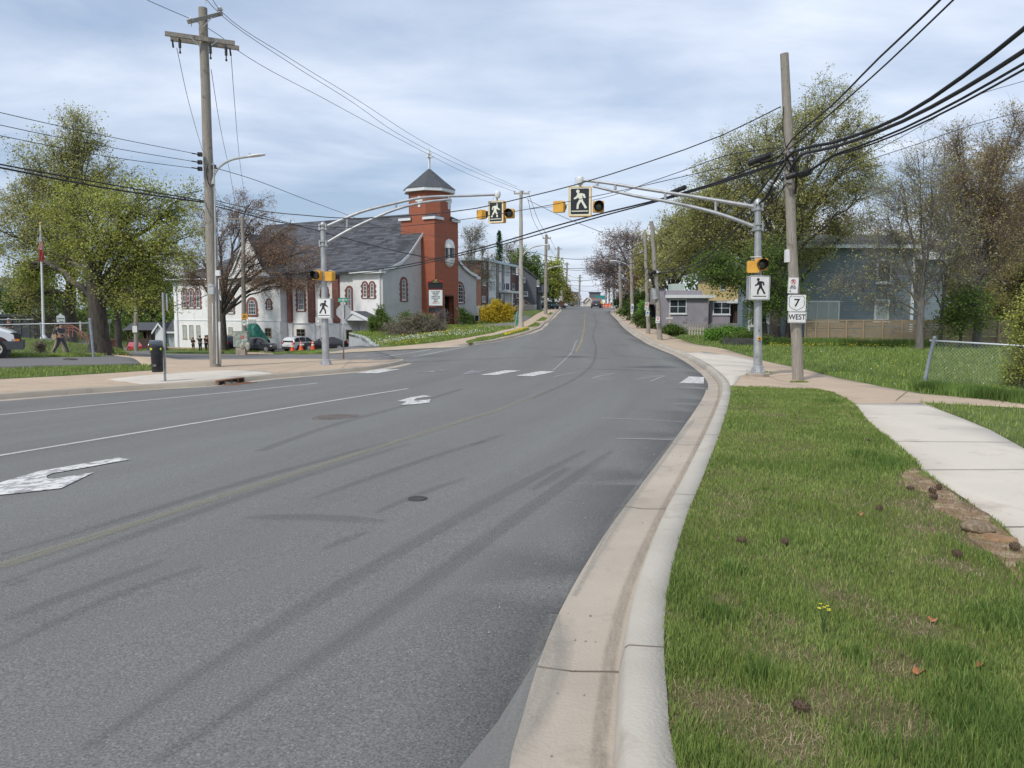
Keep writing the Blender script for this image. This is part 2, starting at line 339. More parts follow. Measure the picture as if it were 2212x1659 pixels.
def fading(name,c,dens,scale=9.0,st=(1,1,1)):
    """worn paint or rubber: only flecks of it are left"""
    m=bpy.data.materials.new(name); m.use_nodes=True; nt=m.node_tree; b=nt.nodes['Principled BSDF']; L=nt.links.new
    tc=N(nt,'ShaderNodeTexCoord'); mp=N(nt,'ShaderNodeMapping'); mp.inputs['Scale'].default_value=st; L(tc.outputs['UV'],mp.inputs[0])
    n=N(nt,'ShaderNodeTexNoise',inp={'Scale':scale,'Detail':10.0,'Roughness':.72}); L(mp.outputs[0],n.inputs[0])
    uvs=N(nt,'ShaderNodeSeparateXYZ'); L(tc.outputs['UV'],uvs.inputs[0])
    ed=M('MULTIPLY',M('SUBTRACT',1.0,M('ABSOLUTE',uvs.outputs[0],nt=nt),nt=nt),2.2,nt=nt,clamp=True)
    en=M('MULTIPLY',M('MINIMUM',uvs.outputs[1],M('SUBTRACT',uvs.outputs[2],0,nt=nt),nt=nt),1.0,nt=nt)
    r=N(nt,'ShaderNodeValToRGB'); r.color_ramp.elements[0].position=.42; r.color_ramp.elements[1].position=.60; L(n.outputs[0],r.inputs[0])
    a=M('MULTIPLY',M('MULTIPLY',r.outputs[0],ed,nt=nt),dens,nt=nt,clamp=True)
    L(a,b.inputs['Alpha']); b.inputs['Base Color'].default_value=tuple(c)+(1,); b.inputs['Roughness'].default_value=.8
    MATS[name]=m; return m
M_yel=fading('worn_yellow_paint',(.30,.235,.10),.62); M_yel2=fading('yellow_paint',(.62,.45,.14),.95); M_skid=fading('tyre_rubber',(.048,.048,.052),.55,6,(2,.35,1)); M_ghost=fading('worn_white_paint',(.46,.46,.45),.75,5)
M_white2=fading('lane_white_paint',(.78,.77,.73),1.5,4)
# ---- main lines in plan
KB=cr([(3.2,-9),(1.6,-3),(.75,.8)]+[P(*p,.14) for p in ((1462,1659),(1441,1500),(1434,1400),(1440,1290),(1478,1130),(1520,1025),(1553,940),(1574,872),(1578,842),(1566,815),(1534,789),(1481,762),(1448,750),(1418,739),(1369,711),(1342,688),(1326,673))]+[(26.5,185),(31,214)],.35)   # back of the right kerb
RE=offs(KB,-.53)                         # asphalt edge at the right
LK=cr([(-24,-6),(-17,6)]+[P(*p,.0) for p in ((0,864),(160,852),(305,842.5),(468,833),(560,821),(650,813),(733,806))]+[P(790,800.5),P(846,791.5),P(874,785)],.4)  # face of the left kerb
TIP=cr([P(874,785),P(868,780.5),P(840,778,.1),P(770,776,.12),P(631,774.5,.12),P(470,776.5,.12),P(387,777,.12)],.4)
FK=cr([P(325,762),P(420,763.5),P(513,763.5),P(593,765),P(711,763.5),P(768,761),P(850,756.5),P(926,752.5),P(978,749.5),P(1012,746),P(1089,734),P(1149,717),P(1180,698),P(1193,686),P(1208,671)]+[(11.2,185),(14.5,214)],.4)  # far-left kerb
YL=cr([(-13,-10)]+[P(*p) for p in ((0,1225),(420,1092),(835,962),(1080,886),(1190,838),(1238,800),(1252,775),(1249,757),(1256,735),(1262,712),(1264,690),(1264,672))]+[(19,188),(22.8,214),(30,260)],.5)
def road_uv(V):
    c=YL[::2]; t=np.gradient(c,axis=0); t/=np.linalg.norm(t,axis=1)[:,None]; s=np.concatenate([[0],np.cumsum(np.linalg.norm(np.diff(c,axis=0),axis=1))])
    o=np.empty((len(V),2))
    for i in range(0,len(V),2000):
        v=V[i:i+2000]; d=np.linalg.norm(v[:,None]-c[None],axis=2); k=d.argmin(1); r_=v-c[k]; o[i:i+2000,0]=r_[:,0]*t[k,1]-r_[:,1]*t[k,0]; o[i:i+2000,1]=s[k]+(r_*t[k]).sum(1)
    return o
far_end=[(50,260),(36,300),(18,300),(18,260)]
road_poly=[tuple(p) for p in RE]+far_end+[tuple(p) for p in FK[::-1] if p[1]<300 and not (p[0]<-12)]+[tuple(p) for p in LK[::-1]]
ia=[i for i,p in enumerate(FK) if p[0]>-9][0]
road_poly=[tuple(p) for p in RE]+[(45,260),(36,300),(22,300),(17,240)]+[tuple(p) for p in FK[ia:][::-1]]+[P(874,785)]+[tuple(p) for p in LK[::-1]]
road=sheet('road',road_poly,0,A_main,step=.9,uvf=road_uv)
side_poly=[tuple(p) for p in FK[:ia+1]]+[P(874,785)]+[tuple(p) for p in TIP]+[P(345,772),P(262,763.5),(-62,118),(-90,150),(-84,158),(-60,126)]
sheet('side_street',side_poly,-.004,A_side,step=1.2)
# base ground out to the horizon
xs=np.concatenate([np.arange(-1500,-120,60),np.arange(-120,120,4),np.arange(120,1501,60)]); ys=np.concatenate([np.arange(-300,-20,40),np.arange(-20,300,4),np.arange(300,2100,60)])
gx,gy=np.meshgrid(xs,ys); V=np.column_stack([gx.ravel(),gy.ravel()]); rr=np.hypot(V[:,0],V[:,1]-80)
zz=np.where(rr<450,G(V[:,0],V[:,1]),0); fa=np.clip((rr-200)/250,0,1); zz=zz*(1-fa)+1.5*fa-.45*(1-np.clip((rr-150)/100,0,1))
nx,ny=len(xs),len(ys); I=np.arange(nx*ny).reshape(ny,nx); F=np.stack([I[:-1,:-1],I[:-1,1:],I[1:,1:],I[1:,:-1]],-1).reshape(-1,4)
tag(fastmesh('ground',np.column_stack([V,zz]),F,M_ground,smooth=True),kind='structure')
# ---- right side: gutter, kerb, grass strip, pavement, lawns
strip('gutter',KB,[(-.56,.004),(-.40,-.004),(-.22,.010),(-.183,.010)],C_gutter,kind='structure')
def hk(f): return .14
strip('kerb',KB,[(-.195,.0),(-.19,.03),(-.168,.128),(-.150,.141),(-.0,.144),(0.01,.0)],C_kerb,kind='structure')
SW_R=[P(*p,.13) for p in ((1333,666),(1362,682),(1389,697),(1419,712),(1455,728),(1478,736),(1505,744),(1562,753),(1666,783),(1736,797),(1865,827),(1994,851),(2212,866),(2420,880))]
SW_R2=[P(*p,.13) for p in ((2420,893),(2212,882),(1985,869))]
SW_E=[P(*p,.13) for p in ((1990,868),(2080,905),(2140,930),(2212,970),(2330,1040),(2500,1150))]+[(6.4,1.5),(6.6,-8)]
ST=[P(*p,.13) for p in ((1578,835),(1660,838),(1768,841),(1796,847),(1845,873),(1873,907),(1905,935),(1942,964),(1972,990),(1999,1021),(2040,1050),(2084,1078),(2125,1107),(2170,1141),(2212,1186),(2300,1260))]
ST=[ST[0],ST[1],ST[2]]+[tuple(p) for p in cr(ST[3:]+[(3.95,1.8),(4.3,0),(4.6,-8)],.25)]
kb_near=[tuple(p) for p in KB if p[1]<P(1578,840,.13)[1]]
kb_far=[tuple(p) for p in KB if p[1]>=P(1578,840,.13)[1]-.3]
random.seed(5)
def ragged(l,a): return [(p[0]+random.gauss(0,a),p[1]+random.gauss(0,a)) for p in l]
sheet('grass_strip',kb_near+[ST[0],ST[1],ST[2]]+ragged(ST[3:],.035),.135,M_soil,step=.25)
pave=kb_far[:-6]+[(34,205),(33,190)]+SW_R+SW_R2+SW_E+[(4.6,-8)]+ST[::-1]
pave=[tuple(p) for p in KB if p[1]>=ST[0][1]-.25 and p[1]<213]+[(34,213),(29.5,180)]+SW_R+SW_R2+SW_E+ST[3:][::-1]+[ST[2],ST[1],ST[0]]
sheet('sidewalk',pave,.13,C_tan,step=.8)
ia2=[i for i,p in enumerate(ST) if p[1]<P(1845,873,.13)[1]][0]
sheet('sidewalk_new_slab',[P(1845,873,.13),P(1992,872,.13)]+SW_E[1:]+ST[ia2:][::-1],.136,C_pale,step=.8)
kbp=[tuple(p) for p in KB if P(1578,842,.13)[1]<p[1]<P(1483,762,.13)[1]]
sheet('sidewalk_ramp_slab',kbp+[P(1483,762,.13),P(1523,760.5,.13),P(1600,771,.13),P(1644,780,.13),P(1625,802,.13),P(1600,812,.13)],.136,C_pale,step=.8)
# expansion joints
def joint(pts,wd=.012,off=.141,name='sidewalk_joint'):
    l=cr(pts,.4) if len(pts)>2 else np.linspace(pts[0],pts[1],8)
    return l,wd,off
M_joint=pm('joint_dark',(.13,.105,.08),(.22,.17,.13),scale=5)
jm_v=[];jm_f=[]
def addj(l,wd,off):
    a=offs(l,-wd/2); b=offs(l,wd/2); z=G(l[:,0],l[:,1])+off; n=len(l); base=len(jm_v)
    for i in range(n): jm_v.append((a[i][0],a[i][1],z[i])); jm_v.append((b[i][0],b[i][1],z[i]))
    for i in range(n-1): jm_f.append((base+2*i,base+2*i+1,base+2*i+3,base+2*i+2))
for a,b in (((1845,873),(1992,871)),((1577,834),(1768,840)),((1600,812),(1796,846)),((1483,762),(1640,779)),((1560,806),(1700,812)),((1523,760),(1482,764)),((1994,1017),(2225,1016)),((1930,955),(2190,957)),((1640,805),(1768,841)),((1505,744),(1440,748)),((1455,728),(1405,732)),((1419,712),(1378,715)),((1389,697),(1356,699)),((1755,802),(1660,815)),((1470,757),(1530,766)),((1960,846),(1935,866)),((2170,1141),(2500,1140))):
    addj(np.linspace(P(*a,.13),P(*b,.13),10),.014,.1415)
M_fl=M_field
LAWN_R=SW_R[4:]+[(40,15),(75,40),(75,85),(30,90),(21,88),(19,76)]
sheet('lawn',LAWN_R,.128,M_field,step=1.6)
sheet('lawn_corner',SW_R2[::-1]+SW_E[:0:-1][::-1][:0] if False else [SW_R2[2],SW_R2[1],SW_R2[0],(30,12),(30,-8)]+SW_E[::-1],.134,M_lawn,step=.7)
# ---- left side
strip('kerb_left',LK,[(.02,.0),(.0,.03),(-.03,.125),(-.055,.143),(-.2,.146),(-.21,.0)],C_kerbgrey,kind='structure')
strip('gutter_left',LK,[(.40,.005),(.01,.005)],C_gutter,kind='structure')
strip('kerb_island',TIP,[(.02,.0),(.0,.03),(-.03,.10),(-.055,.118),(-.2,.122),(-.21,.0)],C_kerbgrey,kind='structure')
gs=[P(*p,.13) for p in ((333,789.6),(198,791.6),(79,793.6),(0,797.6),(-300,812),(-700,850))]
gb=[P(*p,.13) for p in ((331,800),(139,812),(0,819),(-260,845),(-600,890))]
left_walk=[tuple(p) for p in offs(LK,-.195)]+[tuple(p) for p in offs(TIP,-.195)]+[P(345,771,.13),P(262,763,.13),(-62,121),(-64,119),P(240,763,.13),P(282,772,.13),P(307,787,.13),P(333,789.6,.13)]+[P(331,800,.13),P(139,812,.13),P(0,819,.13),P(-260,845,.13),(-24,14),(-30,-6)]
sheet('sidewalk_left',left_walk,.13,C_tan,step=.9)
sheet('verge_left',gs[::-1]+gb,.137,M_lawn,step=.8)
sheet('sidewalk_left_new_slab',[P(*p,.13) for p in ((228,819.5),(300,812),(359,807.5),(488,799),(560,801),(600,806),(560,809.5),(532,812.5),(468,819.5),(310,830.5))],.136,C_pale,step=.7)
drive=[P(*p,.05) for p in ((-120,767),(0,768),(110,768.5),(208,769),(284,773),(307,787),(335,789),(198,792),(79,794),(0,798),(-300,812),(-700,845))]+[(-40,20),(-40,36)]
sheet('driveway',drive,.125,A_lot,step=1.0)
mound=[P(*p,.0) for p in ((262,760),(284,772.5),(208,768.5),(110,768),(0,767.5),(-120,766.5))]+[(-40,34),(-80,40),(-90,90),(-70,120),(-62,118)]
sheet('lawn_left',mound,.135,M_lawn,step=1.5)
for a,b in (((0,836),(228,820)),((228,819),(310,831)),((341,800),(430,797)),((430,797),(640,783)),((640,805),(600,806)),((598,806),(700,782)),((737,797),(760,777))):
    addj(np.linspace(P(*a,.13),P(*b,.13),12),.012,.1415)
o=fastmesh('sidewalk_joints',np.array(jm_v),np.array(jm_f),M_joint); o['kind']='structure'
# ---- far corner by the church
strip('kerb_far',FK,[(.02,.0),(.0,.03),(-.03,.12),(-.055,.135),(-.2,.138),(-.21,.0)][::1],C_kerbgrey,kind='structure')
strip('gutter_far',FK,[(.40,.005),(.01,.005)],C_gutter,kind='structure')
EDGE=[P(*p,.13) for p in ((758,753.5),(800,751.5),(850,748.5),(900,744),(947,739),(1005,730),(1065,719),(1098,711),(1131,695),(1149,685),(1168,674),(1185,668))]+[(8.2,175),(11,214)]
RW0=W(753.5,721,78); RW1=W(818,744,57.5)
LPi=[tuple(RW0),tuple(RW1),(-13.3,67,-.85)]+[tuple(W(*p)) for p in ((829,712,84),(870,712,83),(945,705,87),(992,703,89),(1040,701,94),(1010,706,84),(960,714,74),(900,727,66),(870,733,62))]
LP=np.array([(x,y,g1(x,y)+.135) for x,y in EDGE[1:10]]+LPi)
_kd=np.hypot(LP[:,None,0]-LP[None,:,0],LP[:,None,1]-LP[None,:,1]); _k2=np.zeros((len(LP)+1,)*2); _k2[:-1,:-1]=phi(_kd)-.05*np.eye(len(LP)); _k2[:-1,-1]=1; _k2[-1,:-1]=1
_w2=np.linalg.solve(_k2,np.append(LP[:,2],0))
def GL(x,y):
    x=np.atleast_1d(x);y=np.atleast_1d(y); d=np.hypot(x[:,None]-LP[None,:,0],y[:,None]-LP[None,:,1]); return phi(d)@_w2[:-1]+_w2[-1]
FKs=[tuple(p) for p in offs(FK,-.19) if p[0]>P(720,763)[0] and p[1]<213]
sheet('sidewalk_far',FKs+EDGE[::-1],.13,C_tan,step=1.0)
lawn_in=[(-4.5,96),(-4.0,112),(3,112),(1.2,86)]
CHL=[tuple(RW0[:2])]+[(-11.6,72.3)]*0+[tuple(RW1[:2])]+EDGE[2:8]+[(1.5,80),(0.5,98),(-6,100),(-13,90)]
sheet('church_lawn',CHL,.0,M_field,step=1.0,hf=GL)
def Gv(x,y): return G(x,y)
sheet('apartment_lawn',[EDGE[7],EDGE[8],EDGE[9],EDGE[10],(5.8,150),(-6,150),(-9,104),(.5,97),(1.4,80)],.12,M_field,step=1.6)
sheet('driveway_church',[P(1098,711,.13),P(1120,700,.13),P(1090,697,.13),P(1040,700,.13),P(1000,703,.13),P(1000,706.5,.13),P(1040,708,.13)],.15,A_lot,step=.8,hf=lambda x,y:np.maximum(G(x,y)+.02,np.where(x<0.8,GL(x,y)-.1,-9)))
sheet('driveway_apartment',[P(*p,.13) for p in ((1134,693.5),(1149,684.5),(1120,681.5),(1085,684),(1085,690))],.16,A_lot,step=.8)
for q in (((1007,740),(1030,733),(1066,727),(1105,717),(1143,710),(1143,713),(1078,729),(1014,742)),((1139,707),(1157,698),(1166,700.5),(1163,704.5)),((1158,694.4),(1171,685.5),(1182,687.5),(1177,692)),((1181,681),(1189,674),(1194,675),(1190,680))):
    sheet('verge_far',[P(*p,.13) for p in q],.139,M_field,step=.6,skirt=.02)
pk=[tuple(p) for p in offs(FK,-.19) if p[0]<=P(720,763)[0]+.5]
pk=[tuple(p) for p in offs(FK,-.19) if p[0]<=P(758,762)[0]]
sheet('parking_lot',pk+[tuple(RW1[:2]),(-10,57.6),tuple(RW0[:2]),(-13,90),(-30,112),(-46,118),(-60,122)],.115,A_lot,step=1.5)
for q in (((588,761.6),(612,759),(640,757.5),(694,755.3),(707,758),(700,760.6),(640,762.2)),((484,754),(556,757.2),(560,761.4),(484,761.5)),((340,760),(340,751.5),(400,750),(484,751),(484,761.5),(420,761.2))):
    sheet('grass_island',[P(*p,.13) for p in q],.15,M_field,step=.8)
sheet('forecourt',[P(*p,.13) for p in ((520,761.5),(588,761.5),(582,759),(520,758.5))],.148,C_tan,step=.8)
# retaining wall of the church lawn
M_rwall=pm('painted_grey_concrete',(.40,.43,.45),(.52,.54,.55),scale=1.3,detail=9,rough=.85,bump=.3,c3=(.62,.63,.62),s3=2.2,t3=.6)
t=thing('retaining_wall','grey painted concrete retaining wall holding up the flowery church lawn','wall',(RW0[0],RW0[1],0))
ll=np.linspace(RW0[:2],RW1[:2],14); mb=MB()
V=[]
nrm=np.array([-(RW1-RW0)[1],(RW1-RW0)[0]]); nrm=nrm/np.linalg.norm(nrm)*-1
for i,p in enumerate(ll):
    zt=float(GL(p[0],p[1])[0])+.12; zb=g1(p[0],p[1])-.3
    for q,z in ((p,zb),(p,zt),(p-nrm*.3,zt),(p-nrm*.3,zb)): V.append((q[0]-RW0[0],q[1]-RW0[1],z))
F=[(i*4+j,i*4+(j+1)%4,(i+1)*4+(j+1)%4,(i+1)*4+j) for i in range(13) for j in range(4)]+[(0,1,2,3),(52,53,54,55)]
mb.add(V,F); mb.build('wall_body',M_rwall,t)
# ---------------------------------------------------------------- painted marks (parts of the road)
def rib(name,pts,wd,mat,off=.008,px=True,w2=None):
    l=[P(*p) for p in pts] if px else pts
    l=cr(l,.35) if len(l)>2 else np.linspace(l[0],l[1],max(4,int(np.hypot(*(np.array(l[1])-np.array(l[0])))/.4)))
    wds=np.linspace(wd,w2 or wd,len(l)); s=np.concatenate([[0],np.cumsum(np.linalg.norm(np.diff(l,axis=0),axis=1))])
    V=[];uv=[];cols=[-1,-.35,.35,1]
    t=np.gradient(l,axis=0); t/=np.linalg.norm(t,axis=1)[:,None]; n=np.stack([t[:,1],-t[:,0]],1); z=G(l[:,0],l[:,1])+off
    for i in range(len(l)):
        fe=min(1,min(s[i],s[-1]-s[i])/max(.2,min(2.2,s[-1]*.3))) if 'tyre' in name or 'dust' in name else 1
        for c in cols:
            q=l[i]+n[i]*c*wds[i]/2; V.append((q[0],q[1],z[i])); uv.append((math.copysign(abs(c)+(1-abs(c))*(1-fe),c),s[i]))
    F=np.array([(i*4+j,i*4+j+1,(i+1)*4+j+1,(i+1)*4+j) for i in range(len(l)-1) for j in range(3)])
    return fastmesh(name,np.array(V),F[:,::-1] if False else F,mat,parent=road,uv=uv)
def fading2(name,c,dens,scale,st):
    m=bpy.data.materials.new(name); m.use_nodes=True; nt=m.node_tree; b=nt.nodes['Principled BSDF']; L=nt.links.new
    tc=N(nt,'ShaderNodeTexCoord'); mp=N(nt,'ShaderNodeMapping'); mp.inputs['Scale'].default_value=st; L(tc.outputs['UV'],mp.inputs[0])
    n=N(nt,'ShaderNodeTexNoise',inp={'Scale':scale,'Detail':10.0,'Roughness':.72}); L(mp.outputs[0],n.inputs[0])
    g=N(nt,'ShaderNodeTexNoise',inp={'Scale':60.0,'Detail':6.0,'Roughness':.7}); L(tc.outputs['Object'],g.inputs[0])
    u=N(nt,'ShaderNodeSeparateXYZ'); L(tc.outputs['UV'],u.inputs[0])
    ed=M('MULTIPLY',M('SUBTRACT',1.0,M('ABSOLUTE',u.outputs[0],nt=nt),nt=nt),2.4 if dens<1.2 else 12,nt=nt,clamp=True)
    r=N(nt,'ShaderNodeValToRGB'); r.color_ramp.elements[0].position=.36; r.color_ramp.elements[1].position=.62; L(M('ADD',M('MULTIPLY',n.outputs[0],.6,nt=nt),M('MULTIPLY',g.outputs[0],.4,nt=nt),nt=nt),r.inputs[0])
    a=M('MULTIPLY',M('MULTIPLY',r.outputs[0],ed,nt=nt),dens,nt=nt,clamp=True)
    L(a,b.inputs['Alpha']); b.inputs['Base Color'].default_value=tuple(c)+(1,); b.inputs['Roughness'].default_value=.8
    return m
M_yel=fading2('worn_yellow_paint',(.33,.30,.19),.45,4,(.3,.2,1)); M_yel2=fading2('yellow_paint',(.46,.37,.17),.95,3,(.3,.3,1)); M_skid=fading2('tyre_rubber',(.09,.089,.089),.29,2.6,(1.6,.12,1)); M_ghost=fading2('worn_white_paint',(.50,.50,.49),.75,3,(.5,.5,1)); M_line=fading2('lane_white_paint',(.66,.655,.63),1.15,3,(.6,.3,1)); M_tar=fading2('tar_smear',(.07,.07,.073),.5,2,(1,.4,1))
M_sand=fading2('sand_dust',(.30,.29,.26),.5,2,(1,.4,1))
rib('lane_line',[(-160,913),(0,897),(340,863),(685,828)],.12,M_line)
rib('lane_line',[(-200,1020),(0,985),(440,912),(882,840)],.12,M_line)
rib('centre_line',[(-260,1308),(0,1225),(420,1092),(835,962),(1080,886)],.16,M_yel)
rib('centre_line',[(1080,886),(1150,857),(1190,838)],.12,M_yel)
rib('centre_line',[(1244,761),(1254,742),(1261,712),(1263,690),(1264,674)],.12,M_yel2)
rib('ghost_line',[(1195,800),(1215,782),(1232,765),(1246,735)],.10,M_ghost)
rib('ghost_line',[(560,975),(700,925),(900,870),(1000,840)],.2,M_skid)
rib('lane_line',[(786,778.8),(860,766.5),(931.7,754.8)],.13,M_line); rib('lane_line',[(768,770.6),(778,769.5),(790,768.3)],.13,M_line)
rib('lane_line',[(890,772),(950,760),(1010,748.8)],.13,M_line); rib('lane_line',[(858,780.7),(874,776.5),(890,772.5)],.11,M_ghost)
for pts,wd in ((((0,1345),(122,1297),(351,1212)),.2),(((0,1403),(258,1284),(438,1223)),.16),(((330,1650),(741,1385),(1030,1180),(1322,974)),.26),(((180,1620),(516,1400),(890,1176),(1264,974)),.26),(((0,1198),(64,1181),(516,1045),(838,955)),.22),(((0,1262),(64,1239),(548,1065),(883,959)),.26),(((677,1077),(860,1012),(1045,952)),.22),(((529,1119),(680,1118),(832,1126)),.32),(((700,1186),(750,1165),(800,1148)),.18),(((810,1110),(900,1070),(1005,1033)),.18),(((1150,1060),(1190,1035),(1225,1010)),.2),(((0,1268),(30,1262),(62,1250)),.2),(((1020,964),(1060,948),(1090,938)),.2)):
    rib('tyre_mark',pts,wd*.7,M_skid)
rib('tyre_mark',[(1273,664),(1283,680),(1288,696),(1281,727),(1287,750),(1281,784),(1240,820),(1150,862)],.14,M_skid)
rib('tyre_mark',[(1240,797),(1340,799),(1440,803)],.35,M_tar); rib('tyre_mark',[(1325,744),(1340,744.3),(1360,744.6)],.5,M_tar)
rib('tyre_mark',[(1280,773),(1300,773.5),(1318,774)],.4,M_tar)
rib('dust_patch',[(1462,876),(1490,874),(1518,876)],.5,M_sand); rib('dust_patch',[(1475,840),(1500,839),(1522,842)],.6,M_sand); rib('dust_patch',[(1200,1330),(1190,1420),(1130,1560),(1070,1680)],.22,M_sand)
rib('dust_patch',[(1500,905),(1430,990),(1330,1130),(1240,1290)],.12,M_sand)
def flat(name,poly,mat,off=.009,parent=None):
    q=[P(*p) for p in poly]; return sheet(name,q,off,mat,step=.6,kind=None,parent=parent,skirt=0)
for q in (((768,806.5),(815,806.5),(866,798),(822,798)),((1037,810.5),(1073,810.5),(1124,801),(1091,800.3)),((1114,812),(1152,813),(1199,803),(1166,802)),((1467,828),(1520,829),(1521,815),(1488,813.5))):
    flat('crosswalk_bar',q,M_paint,parent=road)
M_wornbar=pm('worn_bar',(.30,.30,.29),(.145,.15,.15),scale=3,detail=9,mid=.46,width=.12,rough=.8)
for q in (((903,805.6),(925,805.8),(966,800),(948,799.6)),((993.6,809),(1018,809.4),(1053,800.5),(1020,800))):
    flat('crosswalk_bar',q,M_wornbar,off=.007,parent=road)
for pts in (((1196,815),(1212,811),(1245,805)),((1279,818),(1300,812),(1327,807)),((1371,820),(1400,816),(1436,812)),((1406,824),(1420,818),(1436,813))): rib('crosswalk_bar',pts,.1,M_ghost)
for pts in (((1290,818.5),(1321,819)),((1400,812),(1436,812.3)),((1305,807),(1327,807))): rib('crosswalk_bar',pts,.12,M_ghost)
z4=lambda L_:[(x*.6448,768+y*.6448) for x,y in L_]
flat('turn_arrow',z4([(437,350),(398,344),(130,390),(10,425),(-40,445),(-120,480),(60,464),(205,447),(316,393),(180,416),(158,414),(156,405),(175,397),(300,375)]),M_paint,parent=road)
z8=lambda L_:[((1400+x/1.3825)/1.8228,(1350+y/1.3825)/1.8228) for x,y in L_]
flat('turn_arrow',z8([(417,292),(372,288),(300,298),(228,319),(280,322),(243,340),(320,336),(404,327),(409,308),(330,318),(316,313),(335,303)]),M_paint,parent=road)
# iron covers
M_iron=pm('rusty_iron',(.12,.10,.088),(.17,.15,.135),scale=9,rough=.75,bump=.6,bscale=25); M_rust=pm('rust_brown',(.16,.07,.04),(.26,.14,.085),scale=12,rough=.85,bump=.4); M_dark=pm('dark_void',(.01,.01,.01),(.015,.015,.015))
M_greyiron=pm('grey_iron',(.06,.06,.062),(.09,.09,.09),scale=9,rough=.7)
def disc(name,px,py,r,parent=None,label=None,cat=None,mat=None,cut=10):
    x,y=P(px,py); z=g1(x,y); mb=MB(); mb.lathe([(r,-.02),(r,.008),(r*.93,.008),(r*.92,.004),(r*.86,.004),(r*.85,.009),(0.02,.009)],28)
    for k in range(-3,4):
        wdt=math.sqrt(max(0,(r*.8)**2-(k*r*.22)**2)); mb.box((0,k*r*.22,.011),(2*wdt,r*.09,.005))
    o=mb.build(name,mat or M_iron); o.location=(x,y,z); return tag(o,label,cat)
disc('manhole_cover',730,902,.42,label='round rusty iron manhole cover in the left turn lane',cat='manhole cover')
disc('valve_cover',902,1078,.085,mat=M_greyiron,label='small dark iron valve cover in the near lane asphalt',cat='valve cover')
def inlet(px0,px1,py,kerbline,label,sc_=1.0,n=4):
    nr=lambda p:kerbline[np.argmin(np.hypot(*(kerbline-np.array(p)).T))]; a=nr(P(px0,py)); b=nr(P(px1,py-(px1-px0)*.12)); c=(a+b)/2; d=b-a; L=np.linalg.norm(d); ang=math.atan2(d[1],d[0])
    c=c+np.array([math.sin(ang),-math.cos(ang)])*.06; t=thing('storm_drain',label,'drain',(c[0],c[1],g1(*c)),ang)
    f=MB(); f.b2((-L/2,.0,.12),(L/2,.16,.15)); f.b2((-L/2,.0,0),(-L/2+.05,.03,.12)); f.b2((L/2-.05,.0,0),(L/2,.03,.12))
    for k in range(1,n): x=-L/2+L*k/n; f.b2((x-.03,.0,.02),(x+.03,.03,.12))
    f.build('frame',M_rust,t); v=MB(); v.b2((-L/2+.04,.022,.0),(L/2-.04,.03,.12)); v.build('opening',M_dark,t)
    g=MB()
    for k in range(9): x=-L/2+.08+(L-.16)*k/8; g.b2((x-.02,-.42,.008),(x+.02,-.04,.018))
    g.b2((-L/2,-.45,.006),(L/2,-.42,.018)); g.build('grate',M_rust,t); v=MB(); v.b2((-L/2+.02,-.42,-.02),(L/2-.02,-.03,.0065)); v.build('pit',M_dark,t)
inlet(470,523,832,LK,'rusty storm drain set in the left kerb below the pale slab')
inlet(649,669,764.5,FK,'small rusty storm drain in the far kerb below the traffic cones')

# kerb joints, gutter dirt
jv=[];jf=[]; sK=np.concatenate([[0],np.cumsum(np.linalg.norm(np.diff(KB,axis=0),axis=1))])
pf_=[(-.56,.007),(-.40,-.001),(-.22,.015),(-.192,.016),(-.19,.031),(-.169,.130),(-.150,.1425),(-.0,.1455)]
for s0 in np.arange(6.3,110,3.05):
    i=int(np.searchsorted(sK,s0)); 
    if i>=len(KB)-2: break
    t_=(KB[i+1]-KB[i-1]); t_/=np.linalg.norm(t_); n_=np.array([t_[1],-t_[0]]); z=g1(*KB[i])
    for k in range(len(pf_)-1):
        b=len(jv)
        for (o_,h_),sg in ((pf_[k],-1),(pf_[k],1),(pf_[k+1],1),(pf_[k+1],-1)): q=KB[i]+n_*o_+t_*sg*.005; jv.append((q[0],q[1],z+h_))
        jf.append((b,b+1,b+2,b+3))
o=fastmesh('kerb_joints',np.array(jv),np.array(jf),M_joint); o['kind']='structure'
M_dirt=fading2('gutter_dirt',(.22,.18,.14),.42,3.5,(.9,1.9,1))
o=rib('gutter_dirt',[tuple(p) for p in offs(KB,-.245)[14:150:3]],.075,M_dirt,off=.0175,px=False)

_yt=P(1240,1326)[1]; sheet('asphalt_patch',[tuple(p) for p in offs(KB,-.53) if 1.2<p[1]<_yt]+[P(*p) for p in ((1218,1335),(1190,1380),(1150,1440),(1075,1560),(960,1700))],.003,A_side,step=.15,kind=None,parent=road,skirt=0)
rib('ghost_line',[(1330,948),(1420,950),(1515,956)],.05,M_ghost); rib('ghost_line',[(1300,904),(1390,907),(1500,914)],.04,M_ghost)
SOILP=[P(*p,.13) for p in ((1975,1000),(2005,1030),(2045,1055),(2090,1085),(2130,1113),(2175,1147),(2225,1200),(2225,1262),(2165,1200),(2110,1178),(2070,1130),(2030,1105),(1995,1070),(1960,1055),(1950,1030))]
M_dirtb=pm('bare_brown_soil',(.30,.19,.11),(.20,.13,.08),scale=9,detail=12,rough=.97,bump=1,bscale=60,c3=(.42,.33,.22),s3=7,t3=.55)
sheet('bare_soil',ragged(SOILP,.05),.1395,M_dirtb,step=.12,skirt=.01)
